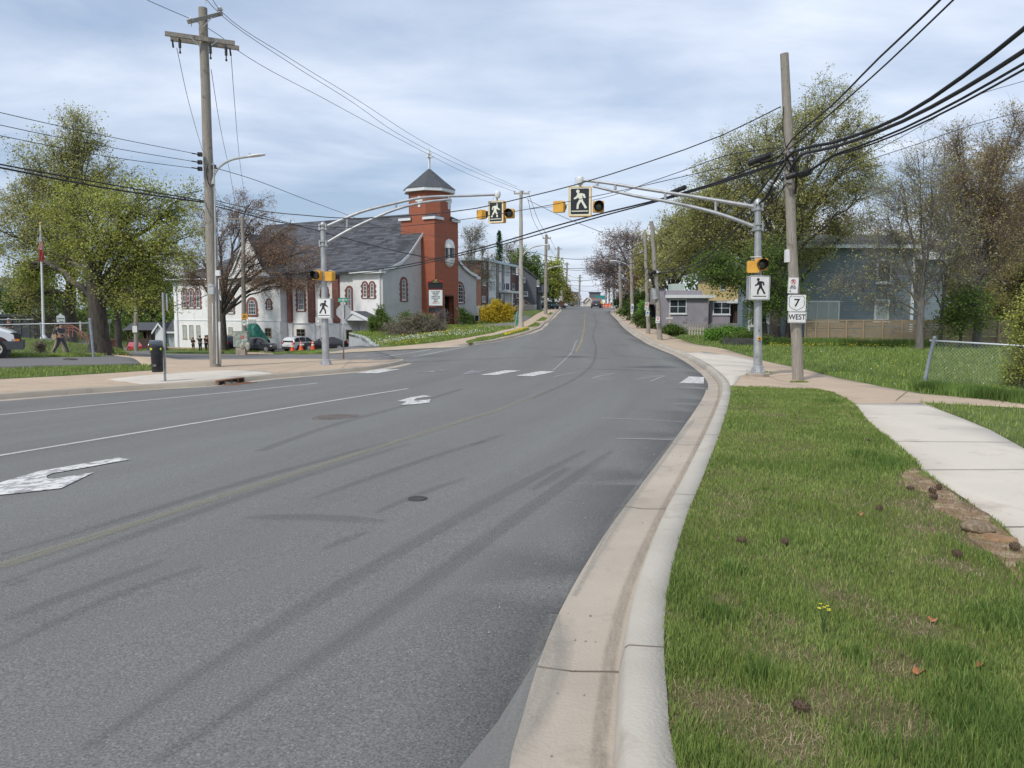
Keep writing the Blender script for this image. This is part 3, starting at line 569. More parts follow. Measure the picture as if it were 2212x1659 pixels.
# ---------------------------------------------------------------- street furniture
M_wood=pm('weathered_pole_wood',(.20,.175,.145),(.42,.385,.335),scale=7,detail=12,rough=.92,bump=.9,bscale=14,stretch=(7,7,.35),width=.5,c3=(.10,.08,.065),s3=3,t3=.66)
M_woodpale=pm('pale_pole_wood',(.34,.31,.27),(.52,.49,.44),scale=7,detail=10,rough=.9,bump=.7,bscale=14,stretch=(6,6,.3),width=.5,c3=(.22,.18,.14),s3=2,t3=.66)
M_galv=pm('galvanised_steel',(.36,.37,.375),(.50,.51,.515),scale=3,rough=.5,metal=.55,bump=.05)
M_alu=pm('dull_aluminium',(.42,.42,.41),(.56,.56,.55),scale=1.5,rough=.55,metal=.35)
M_white=pm('white_enamel',(.74,.75,.75),(.66,.67,.67),scale=6,rough=.4)
M_signw=pm('sign_white',(.78,.79,.78),(.68,.69,.68),scale=7,rough=.45,c3=(.55,.55,.53),s3=9,t3=.68)
M_black=pm('black_rubber',(.012,.012,.013),(.02,.02,.021),scale=9,rough=.5)
M_inkblack=pm('sign_black',(.018,.02,.025),(.028,.03,.036),scale=9,rough=.5)
M_yel_h=pm('traffic_yellow',(.78,.42,.07),(.66,.34,.05),scale=5,rough=.5)
M_cream=pm('faded_yellow_frame',(.80,.60,.30),(.72,.52,.25),scale=6,rough=.55)
M_symw=pm('symbol_cream',(.80,.83,.68),(.72,.75,.62),scale=8,rough=.5)
M_lens=glassy('dark_amber_lens',(.035,.035,.025),.25)
M_blackplast=pm('black_plastic',(.015,.015,.017),(.03,.03,.032),scale=5,rough=.45)
M_ceram=pm('grey_ceramic',(.5,.52,.53),(.62,.63,.63),scale=5,rough=.3)
M_greybox=pm('grey_box',(.40,.42,.42),(.5,.52,.52),scale=4,rough=.6)
M_redink=pm('sign_red',(.55,.03,.035),(.48,.03,.03),scale=6,rough=.5)
M_footing=concrete('concrete_footing',(.42,.37,.30),.7,(.25,.22,.17))
_txt={}
def text(name,s,size,mat,parent,loc,rot=(R(90),0,0),ext=.002,sx=1.0,bold=.0,align='CENTER',spacing=1.0):
    cu=bpy.data.curves.new(name,'FONT'); cu.body=s; cu.size=size; cu.align_x=align; cu.align_y='CENTER'; cu.extrude=ext; cu.offset=bold; cu.space_line=spacing; cu.resolution_u=3
    o=bpy.data.objects.new(name,cu); col.objects.link(o); bpy.context.view_layer.update()
    me=bpy.data.meshes.new_from_object(o.evaluated_get(bpy.context.evaluated_depsgraph_get())); bpy.data.objects.remove(o)
    me.materials.clear(); me.materials.append(mat)
    o=bpy.data.objects.new(name,me); col.objects.link(o); o.parent=parent; o.location=loc; o.rotation_euler=rot; o.scale=(sx,1,1); return o
def rrect(w_,h_,r,n=4,cx=0,cz=0,y=0):
    o=[]
    for sx,sz,a0 in ((1,1,0),(-1,1,90),(-1,-1,180),(1,-1,270)):
        for k in range(n+1):
            a=R(a0+90*k/n); o.append((cx+sx*(w_/2-r)+r*math.cos(a),y,cz+sz*(h_/2-r)+r*math.sin(a)))
    return o
def slab(name,poly,y0,y1,mat,parent):
    mb=MB(); mb.prism([(p[0],y0,p[2]) for p in poly],(0,y1-y0,0)); return mb.build(name,mat,parent)
MAN=[(1480,490),(1540,492),(1585,505),(1602,560),(1578,568),(1560,530),(1548,525),(1562,600),(1622,702),(1594,716),(1532,612),(1502,655),(1496,717),(1467,717),(1472,645),(1502,590),(1498,552),(1438,580),(1422,564),(1465,532)]
MAN=[((x-1515)/300,(600-y)/300) for x,y in MAN]
def man(parent,h,mat,y,face=1,cz=0,bar=True,name='walking_figure'):
    mb=MB(); s=h
    mb.prism([(face*x*s,y,z*s+cz) for x,z in MAN],(0,-.003,0))
    hc=(-.10*s*face,.45*s+cz); mb.prism([(hc[0]+.085*s*math.cos(a),y,hc[1]+.085*s*math.sin(a)) for a in np.linspace(0,2*math.pi,16,endpoint=False)],(0,-.003,0))
    if bar: mb.prism([(-.40*s,y,-.52*s+cz),(.40*s,y,-.52*s+cz),(.40*s,y,-.475*s+cz),(-.40*s,y,-.475*s+cz)],(0,-.003,0))
    return mb.build(name,mat,parent)
def wpole(mb,a,b,r0,r1,n=14,wob=.01,seed=0):
    rnd=random.Random(seed); k=14; pts=[];rs=[]
    for i in range(k+1):
        f=i/k; p=np.array(a)*(1-f)+np.array(b)*f; p[0]+=rnd.gauss(0,wob); p[1]+=rnd.gauss(0,wob); pts.append(p); rs.append((r0*(1-f)+r1*f)*(1+rnd.gauss(0,.015)))
    mb.tube(pts,rs,n)
class At:
    """local frame of a thing whose base stands at a surveyed place"""
    def __init__(s,name,label,cat,px,py,d,group=None,rz=0,z=None):
        b=W(px,py,d)
        if z is not None: b[2]=z
        s.b=b; s.rz=rz; s.t=thing(name,label,cat,b,rz,group); s.d=d
    def __call__(s,px,py,d=None):
        q=W(px,py,d if d is not None else s.d)-s.b; c,k=math.cos(-s.rz),math.sin(-s.rz); return np.array([q[0]*c-q[1]*k,q[0]*k+q[1]*c,q[2]])
# ---- tall utility pole on the left island
A=At('utility_pole','tall weathered wooden utility pole with double crossarms on the left island','utility pole',465,786,29)
mb=MB(); wpole(mb,(0,0,-.3),A(437.5,17),.205,.155,seed=1); mb.build('pole',M_wood,A.t,smooth=True)
def beam(mb,a,b,w_=.1,h=.13):
    a=np.array(a);b=np.array(b);d=b-a;L=np.linalg.norm(d); mb.box((a+b)/2,(L,w_,h),rz=math.atan2(d[1],d[0]),ry=-math.asin(d[2]/L))
for dd,dz in ((-.22,0),(.22,-.03)):
    mb=MB(); beam(mb,A(362,77,28.5)+[0,dd,dz],A(512,98,29.4)+[0,dd,dz],.1,.15); mb.build('crossarm',M_wood,A.t)
mb=MB(); beam(mb,A(412,52,28.2)+[0,-.2,0],A(483,34,29.8)+[0,-.2,0],.1,.14); mb.build('crossarm',M_wood,A.t)
mb=MB()
for a,b in (((416,84,28.6),(438,106,28.7)),((456,108,28.7),(476,92,29.1)),((446,64,28.8),(462,42,29.2))): beam(mb,A(*a)+[0,-.28,0],A(*b)+[0,-.2,0],.02,.03)
mb.build('brace',M_galv,A.t,split=True)
for x,y,yy in ((413,47,28.2),(475,23,29.8),(444,-3,29)):
    mb=MB(); c=A(x,y,yy); mb.lathe([(.02,-.16),(.02,0),(.09,0),(.115,.05),(.08,.07),(.09,.10),(.05,.13),(.03,.17)],12,c=c); mb.build('insulator',M_ceram,A.t,smooth=True,split=True)
z1=lambda x,y:((500+x/2.0743)/1.8228,(y/2.0743)/1.8228)
for x,y0,y1,r in ((430,325,400,.055),(680,372,440,.055),(808,388,450,.055)):
    mb=MB(); a=A(*z1(x,y0),28.5); b=A(*z1(x,y1),28.5); mb.lathe([(r*.5,0),(r,-.03),(r*.8,-.06),(r,-.09),(r*.8,-.12),(r,-.15),(r*.8,-.18),(r,-.21),(r*.8,-.25),(r,-.28),(r*.4,-.31),(r*.4,-.42),(r*.7,-.43),(r*.7,-.48),(.01,-.5)],10,c=a+[0,0,.02]); mb.tube([a+[0,0,.12],a],.015,5); mb.build('fuse_cutout',M_blackplast,A.t,smooth=True)
for x,y0,y1 in ((378,325,388),(848,392,455)):
    mb=MB(); mb.tube([A(*z1(x-8,y0),28.6),A(*z1(x,y1),28.6)],[.03,.035],7); mb.build('insulator',M_blackplast,A.t,split=True)
mb=MB()
for y in (335,352,366): mb.box(A(436.5,y,28.8)+[-.03,-.12,0],(.14,.12,.14)); mb.tube([A(414,y-4,28.4),A(437,y,28.8)],.022,6)
mb.box(A(460,361,28.8)+[.05,-.05,0],(.16,.1,.14)); mb.tube([A(460,362,28.8),A(470,364,28.9)],.03,6)
mb.build('wire_rack',M_blackplast,A.t,split=True)
mb=MB(); mb.tube([A(457,357,28.75),A(460,352,28.72),A(462,360,28.72),A(465,480,28.76),A(466,632,28.78),A(469,786,28.78)],.03,8); mb.build('conduit',M_alu,A.t,smooth=True)
mb=MB(); mb.tube([A(469,480,28.85),A(470,575,28.8)],.022,6); mb.tube([A(472,600,28.8),A(474,700,28.8)],.022,6); mb.tube([A(474,695,28.8),A(476,786,28.8)],.045,8); mb.tube([A(459,655,28.7),A(460,786,28.7)],.02,6); mb.build('conduit',M_alu,A.t,smooth=True)
mb=MB(); mb.box(A(472,590,28.78)+[0,-.05,0],(.16,.12,.2)); mb.build('junction_box',M_white,A.t)
mb=MB(); mb.box(A(458.5,625,28.72)+[0,-.1,0],(.2,.14,.36)); mb.box(A(458.5,616,28.72)+[0,-.18,0],(.12,.02,.1)); mb.build('meter_box',M_greybox,A.t)
mb=MB(); mb.tube([A(449,355,28.75),A(446,375,28.7),A(450,396,28.7),A(456,404,28.7),A(462,398,28.7)],.018,6); mb.build('loose_cable',M_black,A.t,smooth=True,split=True)
# ---- lamps
def lamp(label,base,pts,d,head,r=.035,hl=.6,group=None,mat=None,dd=0):
    b=W(base[0],base[1],d); t=thing('street_lamp',label,'street lamp',b,0,group)
    L=lambda x,y,f=0: W(x,y,d+dd*f)-b
    n=len(pts); mb=MB(); mb.tube(cr([L(x,y,i/(n)) for i,(x,y) in enumerate(pts)],.12),r,8); mb.build('arm',mat or M_alu,t,smooth=True)
    h0,h1=L(head[0],head[1],1),L(head[2],head[3],1); dv=h1-h0; ln=np.linalg.norm(dv); an=math.atan2(dv[1],dv[0]); ti=-math.asin(dv[2]/ln)
    mb=MB(); S=[(0,.07,.05),(.12,.10,.065),(.35,.15,.075),(.75,.16,.06),(.95,.11,.045),(1,.05,.03)]; V=[];F=[]
    Mx=np.array(Matrix.Rotation(an,3,'Z')@Matrix.Rotation(ti,3,'Y'))
    for fx,wy,hz in S:
        for a in np.linspace(0,2*math.pi,12,endpoint=False): V.append(Mx@np.array([fx*ln,wy*math.cos(a),hz*math.sin(a)*(.9 if math.sin(a)>0 else .55)])+h0)
    for i in range(5):
        for j in range(12): F.append((i*12+j,i*12+(j+1)%12,(i+1)*12+(j+1)%12,(i+1)*12+j))
    F+=[tuple(range(11,-1,-1)),tuple(60+j for j in range(12))]; mb.add(V,F); hd=mb.build('lamp_head',M_white,t,smooth=True)
    mb=MB(); mb.lathe([(.04,0),(.04,.06),(.02,.075)],8,c=h0+Mx@np.array([.15*ln,0,.06])); mb.build('photocell',M_greybox,t); return t
lamp('white street lamp head on a curved grey arm from the tall left pole',(458,400),[(459,398),(464,375),(477,358),(500,345),(535,338.5)],28.8,(534,339,573,334),r=.045,dd=1)
lamp('street lamp on the bare wooden pole standing nearest the church driveway',(1127,556),[(1127,556),(1136,543),(1152,534),(1170,530)],71,(1168,530.5,1188,528.5),r=.06)
lamp('street lamp on the second wooden pole beyond the church driveway',(1180,588),[(1180,588),(1184,581),(1192,577.5),(1202,575.5)],111,(1200,576,1214,574),r=.07)
lamp('farthest street lamp over the left pavement near the hill crest',(1207,588),[(1207,588),(1211,584),(1217,582)],150,(1216,582,1229,581),r=.08)
lamp('street lamp reaching left over the road from the right pole row',(1363,585),[(1363,585),(1358,575),(1345,567),(1330,563.5)],80,(1333,564,1317,563),r=.05)
# ---- crosswalk masts
def beacon(parent,c,az,lens=True,s=1.0,name='beacon'):
    """amber beacon head; az = facing direction angle from -Y (towards camera), + to the right"""
    b=bpy.data.objects.new(name,None)
    mb=MB(); mb.prism(rrect(.36*s,.36*s,.04),(0,.2*s,0)); Hm=mb.build(name,M_yel_h,parent)
    Hm.location=[float(q) for q in c]; Hm.rotation_euler=(0,0,az)
    mb=MB(); n=20; V=[]; F=[]
    for k,(y,r_) in enumerate(((0,.155),(-.02,.16),(-.24,.165),(-.24,.158),(-.02,.15))):
        for j in range(n):
            a=2*math.pi*j/n; yy=y if k<2 else y*(.35+.65*(.5+.5*math.sin(a))) ; V.append((r_*s*math.cos(a),yy*s,r_*s*math.sin(a)))
    for k in range(4):
        for j in range(n): F.append((k*n+j,k*n+(j+1)%n,(k+1)*n+(j+1)%n,(k+1)*n+j))
    mb.add(V,F); mb.build('visor',M_blackplast,Hm,smooth=True)
    mb=MB(); mb.lathe([(.15*s,-.004),(.12*s,-.03),(.06*s,-.045),(.005,-.05)],20,ax='y'); mb.build('lens',M_lens,Hm,smooth=True)
    return Hm
def mast(label,top,base,d,r0,r1,upper,lower,struts,d_end,cap):
    A=At('crosswalk_mast',label,'signal pole',base[0],base[1],d)
    H=A(*top); mb=MB(); mb.tube([(0,0,.1),H*.5,H],[r0,(r0+r1)/2,r1],20); mb.lathe([(r1*1.1,0),(r1*1.15,.1),(r1*.7,.17),(.01,.2)],16,c=H-[0,0,.02]); mb.build('pole',M_galv,A.t,smooth=True)
    mb=MB(); mb.lathe([(r0*1.75,0),(r0*1.75,.04),(r0*1.35,.05),(r0*1.25,.2),(r0*1.05,.22)],8); 
    for k in range(4): a=R(45+90*k); mb.cyl((r0*1.5*math.cos(a),r0*1.5*math.sin(a),.03),(r0*1.5*math.cos(a),r0*1.5*math.sin(a),.12),.025,6)
    mb.build('base_flange',M_galv,A.t)
    mb=MB(); mb.lathe([(r0*2.7,-.3),(r0*2.6,-.02),(r0*2.3,.0)],9); mb.build('footing',M_footing,A.t)
    pe=lambda x: d+(d_end-d)*(x-base[0])/(cap[0]-base[0])
    mb=MB(); mb.tube(cr([A(x,y,pe(x)) for x,y in upper],.3),np.linspace(.062,.045,len(cr([A(x,y,pe(x)) for x,y in upper],.3))),10); mb.build('upper_arm',M_galv,A.t,smooth=True)
    mb=MB(); l=cr([A(x,y,pe(x)) for x,y in lower],.3); mb.tube(l,np.linspace(.062,.045,len(l)),10); mb.build('lower_arm',M_galv,A.t,smooth=True)
    mb=MB()
    for x,y0,y1 in struts: mb.tube([A(x,y0,pe(x)),A(x,y1,pe(x))],.045,8)
    mb.build('strut',M_galv,A.t,split=True)
    mb=MB()
    for y in (upper[0][1],lower[0][1]):
        c=A(base[0] if abs(base[0]-top[0])<2 else top[0]+(base[0]-top[0])*(y-top[1])/(base[1]-top[1]),y); mb.cyl(c-[0,0,.1],c-[0,0,.06],r1*1.5,14); mb.cyl(c+[0,0,.06],c+[0,0,.1],r1*1.5,14); mb.box(c+[r1*1.3,0,0],(.06,.2,.24)); mb.box(c-[r1*1.3,0,0],(.06,.2,.24))
    mb.build('clamp',M_galv,A.t,split=True)
    c=A(cap[0],cap[1],d_end); mb=MB(); mb.lathe([(.06,-.16),(.1,-.13),(.12,-.04),(.12,.06),(.1,.1),(.03,.12)],12,c=c); mb.build('arm_end_box',M_white,A.t,smooth=True)
    return A
z3=lambda x,y:((1200+x/2.0743)/1.8228,(600+y/2.0743)/1.8228)
AL=mast('galvanised crosswalk mast with a curved arm on the left island tip',(697.5,489),(704,788),30,.145,.095,[z3(*p) for p in ((165,610),(350,530),(450,490),(740,415),(960,370),(1320,355))]+[(1074,420.5)],[z3(*p) for p in ((170,745),(350,640),(540,550),(730,470),(960,410),(1170,385),(1197,382))],[(z3(345,0)[0],z3(0,533)[1],z3(0,642)[1]),(z3(745,0)[0],z3(0,415)[1],z3(0,462)[1]),(z3(1178,0)[0],z3(0,360)[1],z3(0,384)[1])],31,(1075,419))
AR=mast('galvanised crosswalk mast with a straight arm beside the right wooden pole',(1637,441),(1637,805),24,.135,.092,[(1633,447),(1500,425),(1371,405),(1310,395),(1256,389)],[(1633,490.6),(1550,461),(1450,437),(1371,423),(1281,402)],[(1290,393.5,403.5),(1329,399,410),(1437,416,434.5),(1546,433,460)],25.5,(1253,389))
mb=MB(); mb.box(AR(1637,731)+[0,-.15,0],(.1,.05,.1)); pb=mb.build('push_button',M_yel_h,AR.t)
mb=MB(); mb.lathe([(.03,0),(.025,-.02)],10,c=AR(1637,731)+[0,-.175,0],ax='y'); mb.build('button_cap',M_black,pb)
mb=MB(); mb.box(AR(1637,714)+[0,-.128,0],(.08,.006,.2)); mb.build('button_plate',M_galv,AR.t,split=True)
mpn=man(AR.t,.07,M_inkblack,-.133,face=1,cz=0,bar=True); mpn.location=[float(q) for q in AR(1637,714)]
mb=MB(); mb.lathe([(.07,0),(.07,-.015)],14,c=AR(1632,766)+[0,-.12,0],ax='y'); mb.build('handhole_cover',M_galv,AR.t)
mb=MB(); l=[AR(1641,448)+[.05,-.1,0],AR(1646,452)+[.05,-.15,0],AR(1648,462)+[.05,-.12,0],AR(1642,468)+[0,-.1,0]]; mb.tube(cr(l,.05),.008,5); mb.build('loose_wire',M_black,AR.t)
def hang_sign(label,cx,ctop,cbot,wpx,d,az,face,beac):
    c=W(cx,(ctop+cbot)/2,d); h=(cbot-ctop)/FOC*d*1.0; w_=h*.78
    t=thing('hanging_crosswalk_sign',label,'crosswalk sign',c,az)
    mb=MB(); mb.prism(rrect(w_,h,.04,3,y=0),(0,.26,0)); mb.build('housing',M_yel_h,t)
    mb=MB(); fr=rrect(w_,h,.04,3); inn=rrect(w_*.90,h*.93,.03,3); n=len(fr); V=[(p[0],-.012,p[2]) for p in fr]+[(p[0],-.012,p[2]) for p in inn]+[(p[0],.0-.001,p[2]) for p in fr]+[(p[0],-.002,p[2]) for p in inn]
    F=[(i,(i+1)%n,n+(i+1)%n,n+i) for i in range(n)]+[(i,(i+1)%n,2*n+(i+1)%n,2*n+i) for i in range(n)]+[(n+i,n+(i+1)%n,3*n+(i+1)%n,3*n+i) for i in range(n)]
    mb.add(V,F); mb.build('frame',M_cream,t)
    slab('face_border',rrect(w_*.90,h*.93,.03,3),-.001,-.004,M_symw,t); slab('face_panel',rrect(w_*.80,h*.86,.02,3),-.004,-.007,M_inkblack,t)
    man(t,h*.70,M_symw,-.0075,face=face,cz=h*.02)
    mb=MB(); mb.cyl((0,.13,h/2),(0,.13,h/2+.22),.035,8); mb.cyl((-.25*w_,.1,h/2),(-.2*w_,.1,h/2+.3),.006,5); mb.build('hanger',M_galv,t,split=True)
    for (ox,oz,baz) in beac: beacon(t,(ox*w_,.02,oz*h),baz)
    return t
hang_sign('hanging walking figure sign on the curved left mast arm with figure striding right',1071,434.5,480.5,33,31,R(24)*-1,-1,[(-.84,-.1,R(150)),(.86,-.1,R(10))])
hang_sign('larger hanging walking figure sign on the straight right mast arm with figure striding left',1252.5,404,466,47,25.5,R(9)*-1,1,[(-.86,-.18,R(165)),(.82,-.18,R(6))])
def ped_sign(label,x0,x1,y0,y1,d,az,face,pole,depth=.3):
    a=W(x0,y0,d); b=W(x1,y1,d); c=(a+b)/2; w_=b[0]-a[0]; h=a[2]-b[2]; t=thing('crosswalk_sign',label,'crosswalk sign',c,az)
    mb=MB(); mb.prism(rrect(w_*.96,h*.98,.02,2,y=.005),(0,depth,0)); mb.build('housing',M_galv,t)
    slab('sign_panel',rrect(w_,h,.035,4),.004,-.004,M_signw,t)
    fr=rrect(w_*.95,h*.96,.03,4); inn=rrect(w_*.90,h*.92,.025,4); n=len(fr); mb=MB()
    V=[(p[0],-.0055,p[2]) for p in fr]+[(p[0],-.0055,p[2]) for p in inn]; mb.add(V,[(i,(i+1)%n,n+(i+1)%n,n+i) for i in range(n)]); mb.build('border',M_inkblack,t,fix=False)
    man(t,h*.72,M_inkblack,-.0045,face=face,cz=h*.01)
    return t
ped_sign('white walking figure sign on the left mast, figure striding right',683.5,716,644,688,29.75,R(-8),-1,AL,.28)
ped_sign('white walking figure sign with peeling face on the right mast, figure striding left',1619,1663,595,648,23.75,R(5),1,AR,.28)
def beacon_thing(label,px,py,d,az,group=None):
    c=W(px,py,d); t=thing('amber_beacon',label,'warning light',c,0,group); beacon(t,(0,0,0),az); 
    mb=MB(); mb.cyl((0,.1,.18),(0,.1,.24),.02,6); mb.tube([(0,.1,.23),(.32 if px<1637 and px!=717 else -.3,.2,.23)],.018,6); mb.tube([(0,.1,-.2),(.32 if px<1637 and px!=717 else -.3,.2,-.2)],.018,6); mb.build('bracket',M_galv,t,split=True); return t
beacon_thing('amber beacon facing left on the left mast above its crosswalk sign',683,594.5,29.8,R(-25))
beacon_thing('amber beacon turned away to the right on the left mast',717,597,29.9,R(150))
beacon_thing('round dark amber beacon facing the camera on the right mast',1646,571,23.7,R(-5))
beacon_thing('amber beacon seen from behind on the left side of the right mast',1626,577,23.9,R(170))
# ---- old wooden pole on the right with its signs
A=At('utility_pole','old leaning wooden pole on the right pavement carrying thick black cables','utility pole',1725,822,22.5)
p0=np.array([0,0,-.3]); mb=MB(); wpole(mb,p0,A(1694.5,116),.165,.118,seed=3,wob=.012,n=18); mb.build('pole',M_wood,A.t,smooth=True)
mb=MB(); mb.box(A(1702,553)+[-.03,-.02,0],(.11,.16,.36)); mb.build('cable_box',M_white,A.t)
mb=MB(); mb.tube(cr([A(1707,330)+[0,-.15,0],A(1713,360)+[0,-.17,0],A(1716,395)+[0,-.17,0],A(1714,420)+[0,-.15,0]],.1),.035,7); mb.tube(cr([A(1690,232)+[0,-.1,0],A(1688,280)+[0,-.1,0],A(1695,325)+[0,-.13,0]],.2),.012,5); mb.tube(cr([A(1697,331)+[0,-.12,0],A(1692,350)+[-.02,-.15,0],A(1699,371)+[0,-.14,0]],.1),.012,5)
mb.tube(cr([A(1730,600)+[.0,-.06,0],A(1733,500)+[0,-.05,0],A(1722,420)+[0,-.05,0]],.3),.01,5); mb.build('riser_cable',M_black,A.t,smooth=True)
mb=MB(); 
for x,y in ((1703,328),(1706,346),(1712,373),(1701,395)): mb.box(A(x,y)+[0,-.14,0],(.12,.08,.05))
mb.build('cable_clamp',M_galv,A.t,split=True)
def sign(label,x0,x1,y0,y1,d,az=0,name='road_sign',r=.02,border=True,mat=None,cat='road sign',group=None,tilt=0,bcol=None,bw=.95):
    a=W(x0,y0,d); b=W(x1,y1,d); c=(a+b)/2; w_=b[0]-a[0]; h=a[2]-b[2]; t=thing(name,label,cat,c,az,group); t.rotation_euler=(0,tilt,az)
    slab('sign_panel',rrect(w_,h,r,3),.003,-.003,mat or M_signw,t)
    if border:
        bt=w_*(1-bw)/2; fr=rrect(w_-bt*2,h-bt*2,r*.8,3); inn=rrect(w_-bt*3.4,h-bt*3.4,r*.7,3); n=len(fr); mb=MB(); mb.add([(p[0],-.0045,p[2]) for p in fr]+[(p[0],-.0045,p[2]) for p in inn],[(i,(i+1)%n,n+(i+1)%n,n+i) for i in range(n)]); mb.build('border',bcol or M_inkblack,t,fix=False)
    return t,w_,h
def ring(name,r0,r1,mat,parent,cz,y=-.005,slash=True,n=28,cx=0):
    mb=MB(); V=[(cx+r*math.cos(a),y,cz+r*math.sin(a)) for r in (r0,r1) for a in np.linspace(0,2*math.pi,n,endpoint=False)]
    mb.add(V,[(i,(i+1)%n,n+(i+1)%n,n+i) for i in range(n)])
    if slash: s=r1*.707; k=r1*.1; mb.add([(cx-s-k,y-.0005,cz+s-k),(cx-s+k,y-.0005,cz+s+k),(cx+s+k,y-.0005,cz-s+k),(cx+s-k,y-.0005,cz-s-k)],[(0,1,2,3)])
    return mb.build(name,mat,parent,fix=False)
t,w_,h=sign('small no parking bus stop sign, topmost on the right wooden pole',1702.5,1724,599,634,22.28,tilt=R(2))
text('letter_p','P',h*.27,M_inkblack,t,(0,-.0035,h*.22),bold=.003); ring('no_parking_ring',h*.135,h*.168,M_redink,t,h*.22,y=-.0062)
text('lettering','BUS\nSTOP',h*.145,M_inkblack,t,(0,-.0035,-h*.12),bold=.0025,sx=1.15,spacing=.85)
mb=MB(); mb.prism([(-w_*.36,-.004,-h*.36),(-w_*.2,-.004,-h*.30),(-w_*.2,-.004,-h*.42)],(0,-.002,0)); mb.build('arrow',M_inkblack,t)
t,w_,h=sign('white route shield sign with number 7 on the right wooden pole',1702,1740,637,672,22.26,border=False,r=.03)
SH=[(0,.44),(.10,.40),(.22,.44),(.34,.38),(.30,.46)]
half=[(0,.40),(.09,.37),(.20,.37),(.28,.43),(.42,.30),(.375,.18),(.40,.05),(.41,-.08),(.36,-.22),(.25,-.32),(.10,-.38),(0,-.44)]
out_=half+[(-x,z) for x,z in half[::-1][1:-1]]
def shield(s,y,mat,name): mb=MB(); mb.prism([(x*w_*s,y,z*h*s) for x,z in out_],(0,-.002,0)); return mb.build(name,mat,t)
shield(1.08,-.003,M_inkblack,'shield_outline'); shield(1.01,-.0052,M_signw,'shield_field')
text('route_number','7',h*.66,M_inkblack,t,(0,-.008,-h*.01),bold=.006,sx=1.1)
t,w_,h=sign('white WEST sign under the number 7 shield',1702.5,1741,673,697.5,22.25,r=.025,tilt=R(1)); text('lettering','WEST',h*.66,M_inkblack,t,(0,-.004,0),bold=.004,sx=.88)
# ---- litter bin on its post, left
A=At('litter_bin','black plastic litter bin strapped to a galvanised post by the left kerb','bin',357,824,22.6)
mb=MB(); mb.tube([(0,0,-.1),A(356,805)],.035,10); mb.build('post',M_galv,A.t,smooth=True)
mb=MB(); mb.tube([A(357,806),A(352,632)],.035,10); mb.build('post_sleeve',M_galv,A.t,smooth=True)
a=A(333.5,746);b=A(360,802); cx,w0=(a[0]+b[0])/2,(b[0]-a[0])
mb=MB(); V=[];F=[];n=24
for z,s in ((b[2],.92),(b[2]+.03,.96),(a[2]-.08,1.02),(a[2]-.02,1.04),(a[2],1.0),(a[2]-.01,.9),(a[2]-.3,.88)):
    for j in range(n): an=2*math.pi*j/n; V.append((cx+w0/2*s*math.cos(an),-.22+.17*s*math.sin(an),z))
for i in range(6):
    for j in range(n): F.append((i*n+j,i*n+(j+1)%n,(i+1)*n+(j+1)%n,(i+1)*n+j))
F+=[tuple(range(n-1,-1,-1)),tuple(6*n+j for j in range(n))]; mb.add(V,F); mb.build('bin_body',M_blackplast,A.t,smooth=True)
M_hiviz=pm('yellow_sticker',(.62,.75,.05),(.55,.68,.05),rough=.5); mb=MB(); mb.box((cx-w0*.28,-.385,a[2]-.09),(.065,.004,.06)); mb.box((cx+w0*.47,-.30,a[2]-.09),(.02,.05,.06)); mb.build('reflective_sticker',M_hiviz,A.t,split=True)
M_scuff=pm('scuffed_plastic',(.16,.15,.15),(.03,.03,.03),scale=16,rough=.7,mid=.5,width=.1); mb=MB(); mb.box((cx-.03,-.397,b[2]+.2),(.16,.004,.07)); mb.build('torn_label',M_scuff,A.t)
A=At('bus_stop_plate','small thin sign plate seen edge-on clamped to the litter bin post','road sign',356,653,22.5); mb=MB(); mb.box((.07,-.02,0),(.035,.3,.5),rz=R(22)); mb.build('sign_panel',M_galv,A.t)
# ---- stop sign seen from behind, with street name blade
A=At('stop_sign','back of an octagonal stop sign on a thin post near the left mast','stop sign',742,773,36)
mb=MB(); mb.tube([(0,0,-.2),A(741.5,645)],.032,8); mb.build('post',M_galv,A.t,smooth=True); mb=MB(); mb.tube([(0,0,-.1),(0,0,.16)],.04,8); mb.build('rusty_foot',M_rust,A.t)
c=A(741.5,674); rr_=.36; mb=MB(); mb.prism([(c[0]+rr_*math.cos(R(22.5+45*k)),c[1]+.05,c[2]+rr_*math.sin(R(22.5+45*k))) for k in range(8)],(0,.004,0)); o=mb.build('sign_panel',M_galv,A.t)
M_green=pm('street_sign_green',(.02,.22,.13),(.03,.27,.16),rough=.5)
c=W(741,648,36); t=thing('street_name_sign','green street name blade on top of the stop sign post','street sign',c,R(-18)); mb=MB(); mb.box((0,0,0),(.50,.02,.2)); mb.build('blade',M_green,t); text('lettering','JOHNSON',.12,M_white,t,(0,-.011,0),sx=.8,ext=.001)
# ---- further wooden poles
def far_pole(label,top,base,d,r0,r1,arms=(),seed=0,mat=None,parts=(),cat='utility pole',lean=0):
    A=At('utility_pole',label,cat,base[0],base[1],d); mb=MB(); wpole(mb,(0,0,-.5),A(*top),r0,r1,n=10,seed=seed,wob=.02); mb.build('pole',mat or M_wood,A.t,smooth=True)
    for y,x0,x1 in arms:
        mb=MB(); beam(mb,A(x0,y),A(x1,y),.12,.14); mb.build('crossarm',mat or M_wood,A.t)
        for x in (x0+1.2,x1-1.2,(x0+x1)/2+2.5):
            mb=MB(); mb.lathe([(.03,0),(.03,.12),(.09,.13),(.1,.2),(.05,.26)],8,c=A(x,y)); mb.build('insulator',M_ceram,A.t,split=True)
    return A
A2=far_pole('wooden utility pole with a NO EXIT sign in front of the church hall',(524,470),(528,757),82,.26,.19,arms=[(473,491,540)],seed=5)
mb=MB()
for x in (505,548): mb.lathe([(.03,0),(.09,-.05),(.09,-.5),(.05,-.6)],8,c=A2(x-1,492)); 
beam(mb,A2(503,491),A2(549,491),.08,.08); mb.build('cutout_arm',M_blackplast,A2.t)
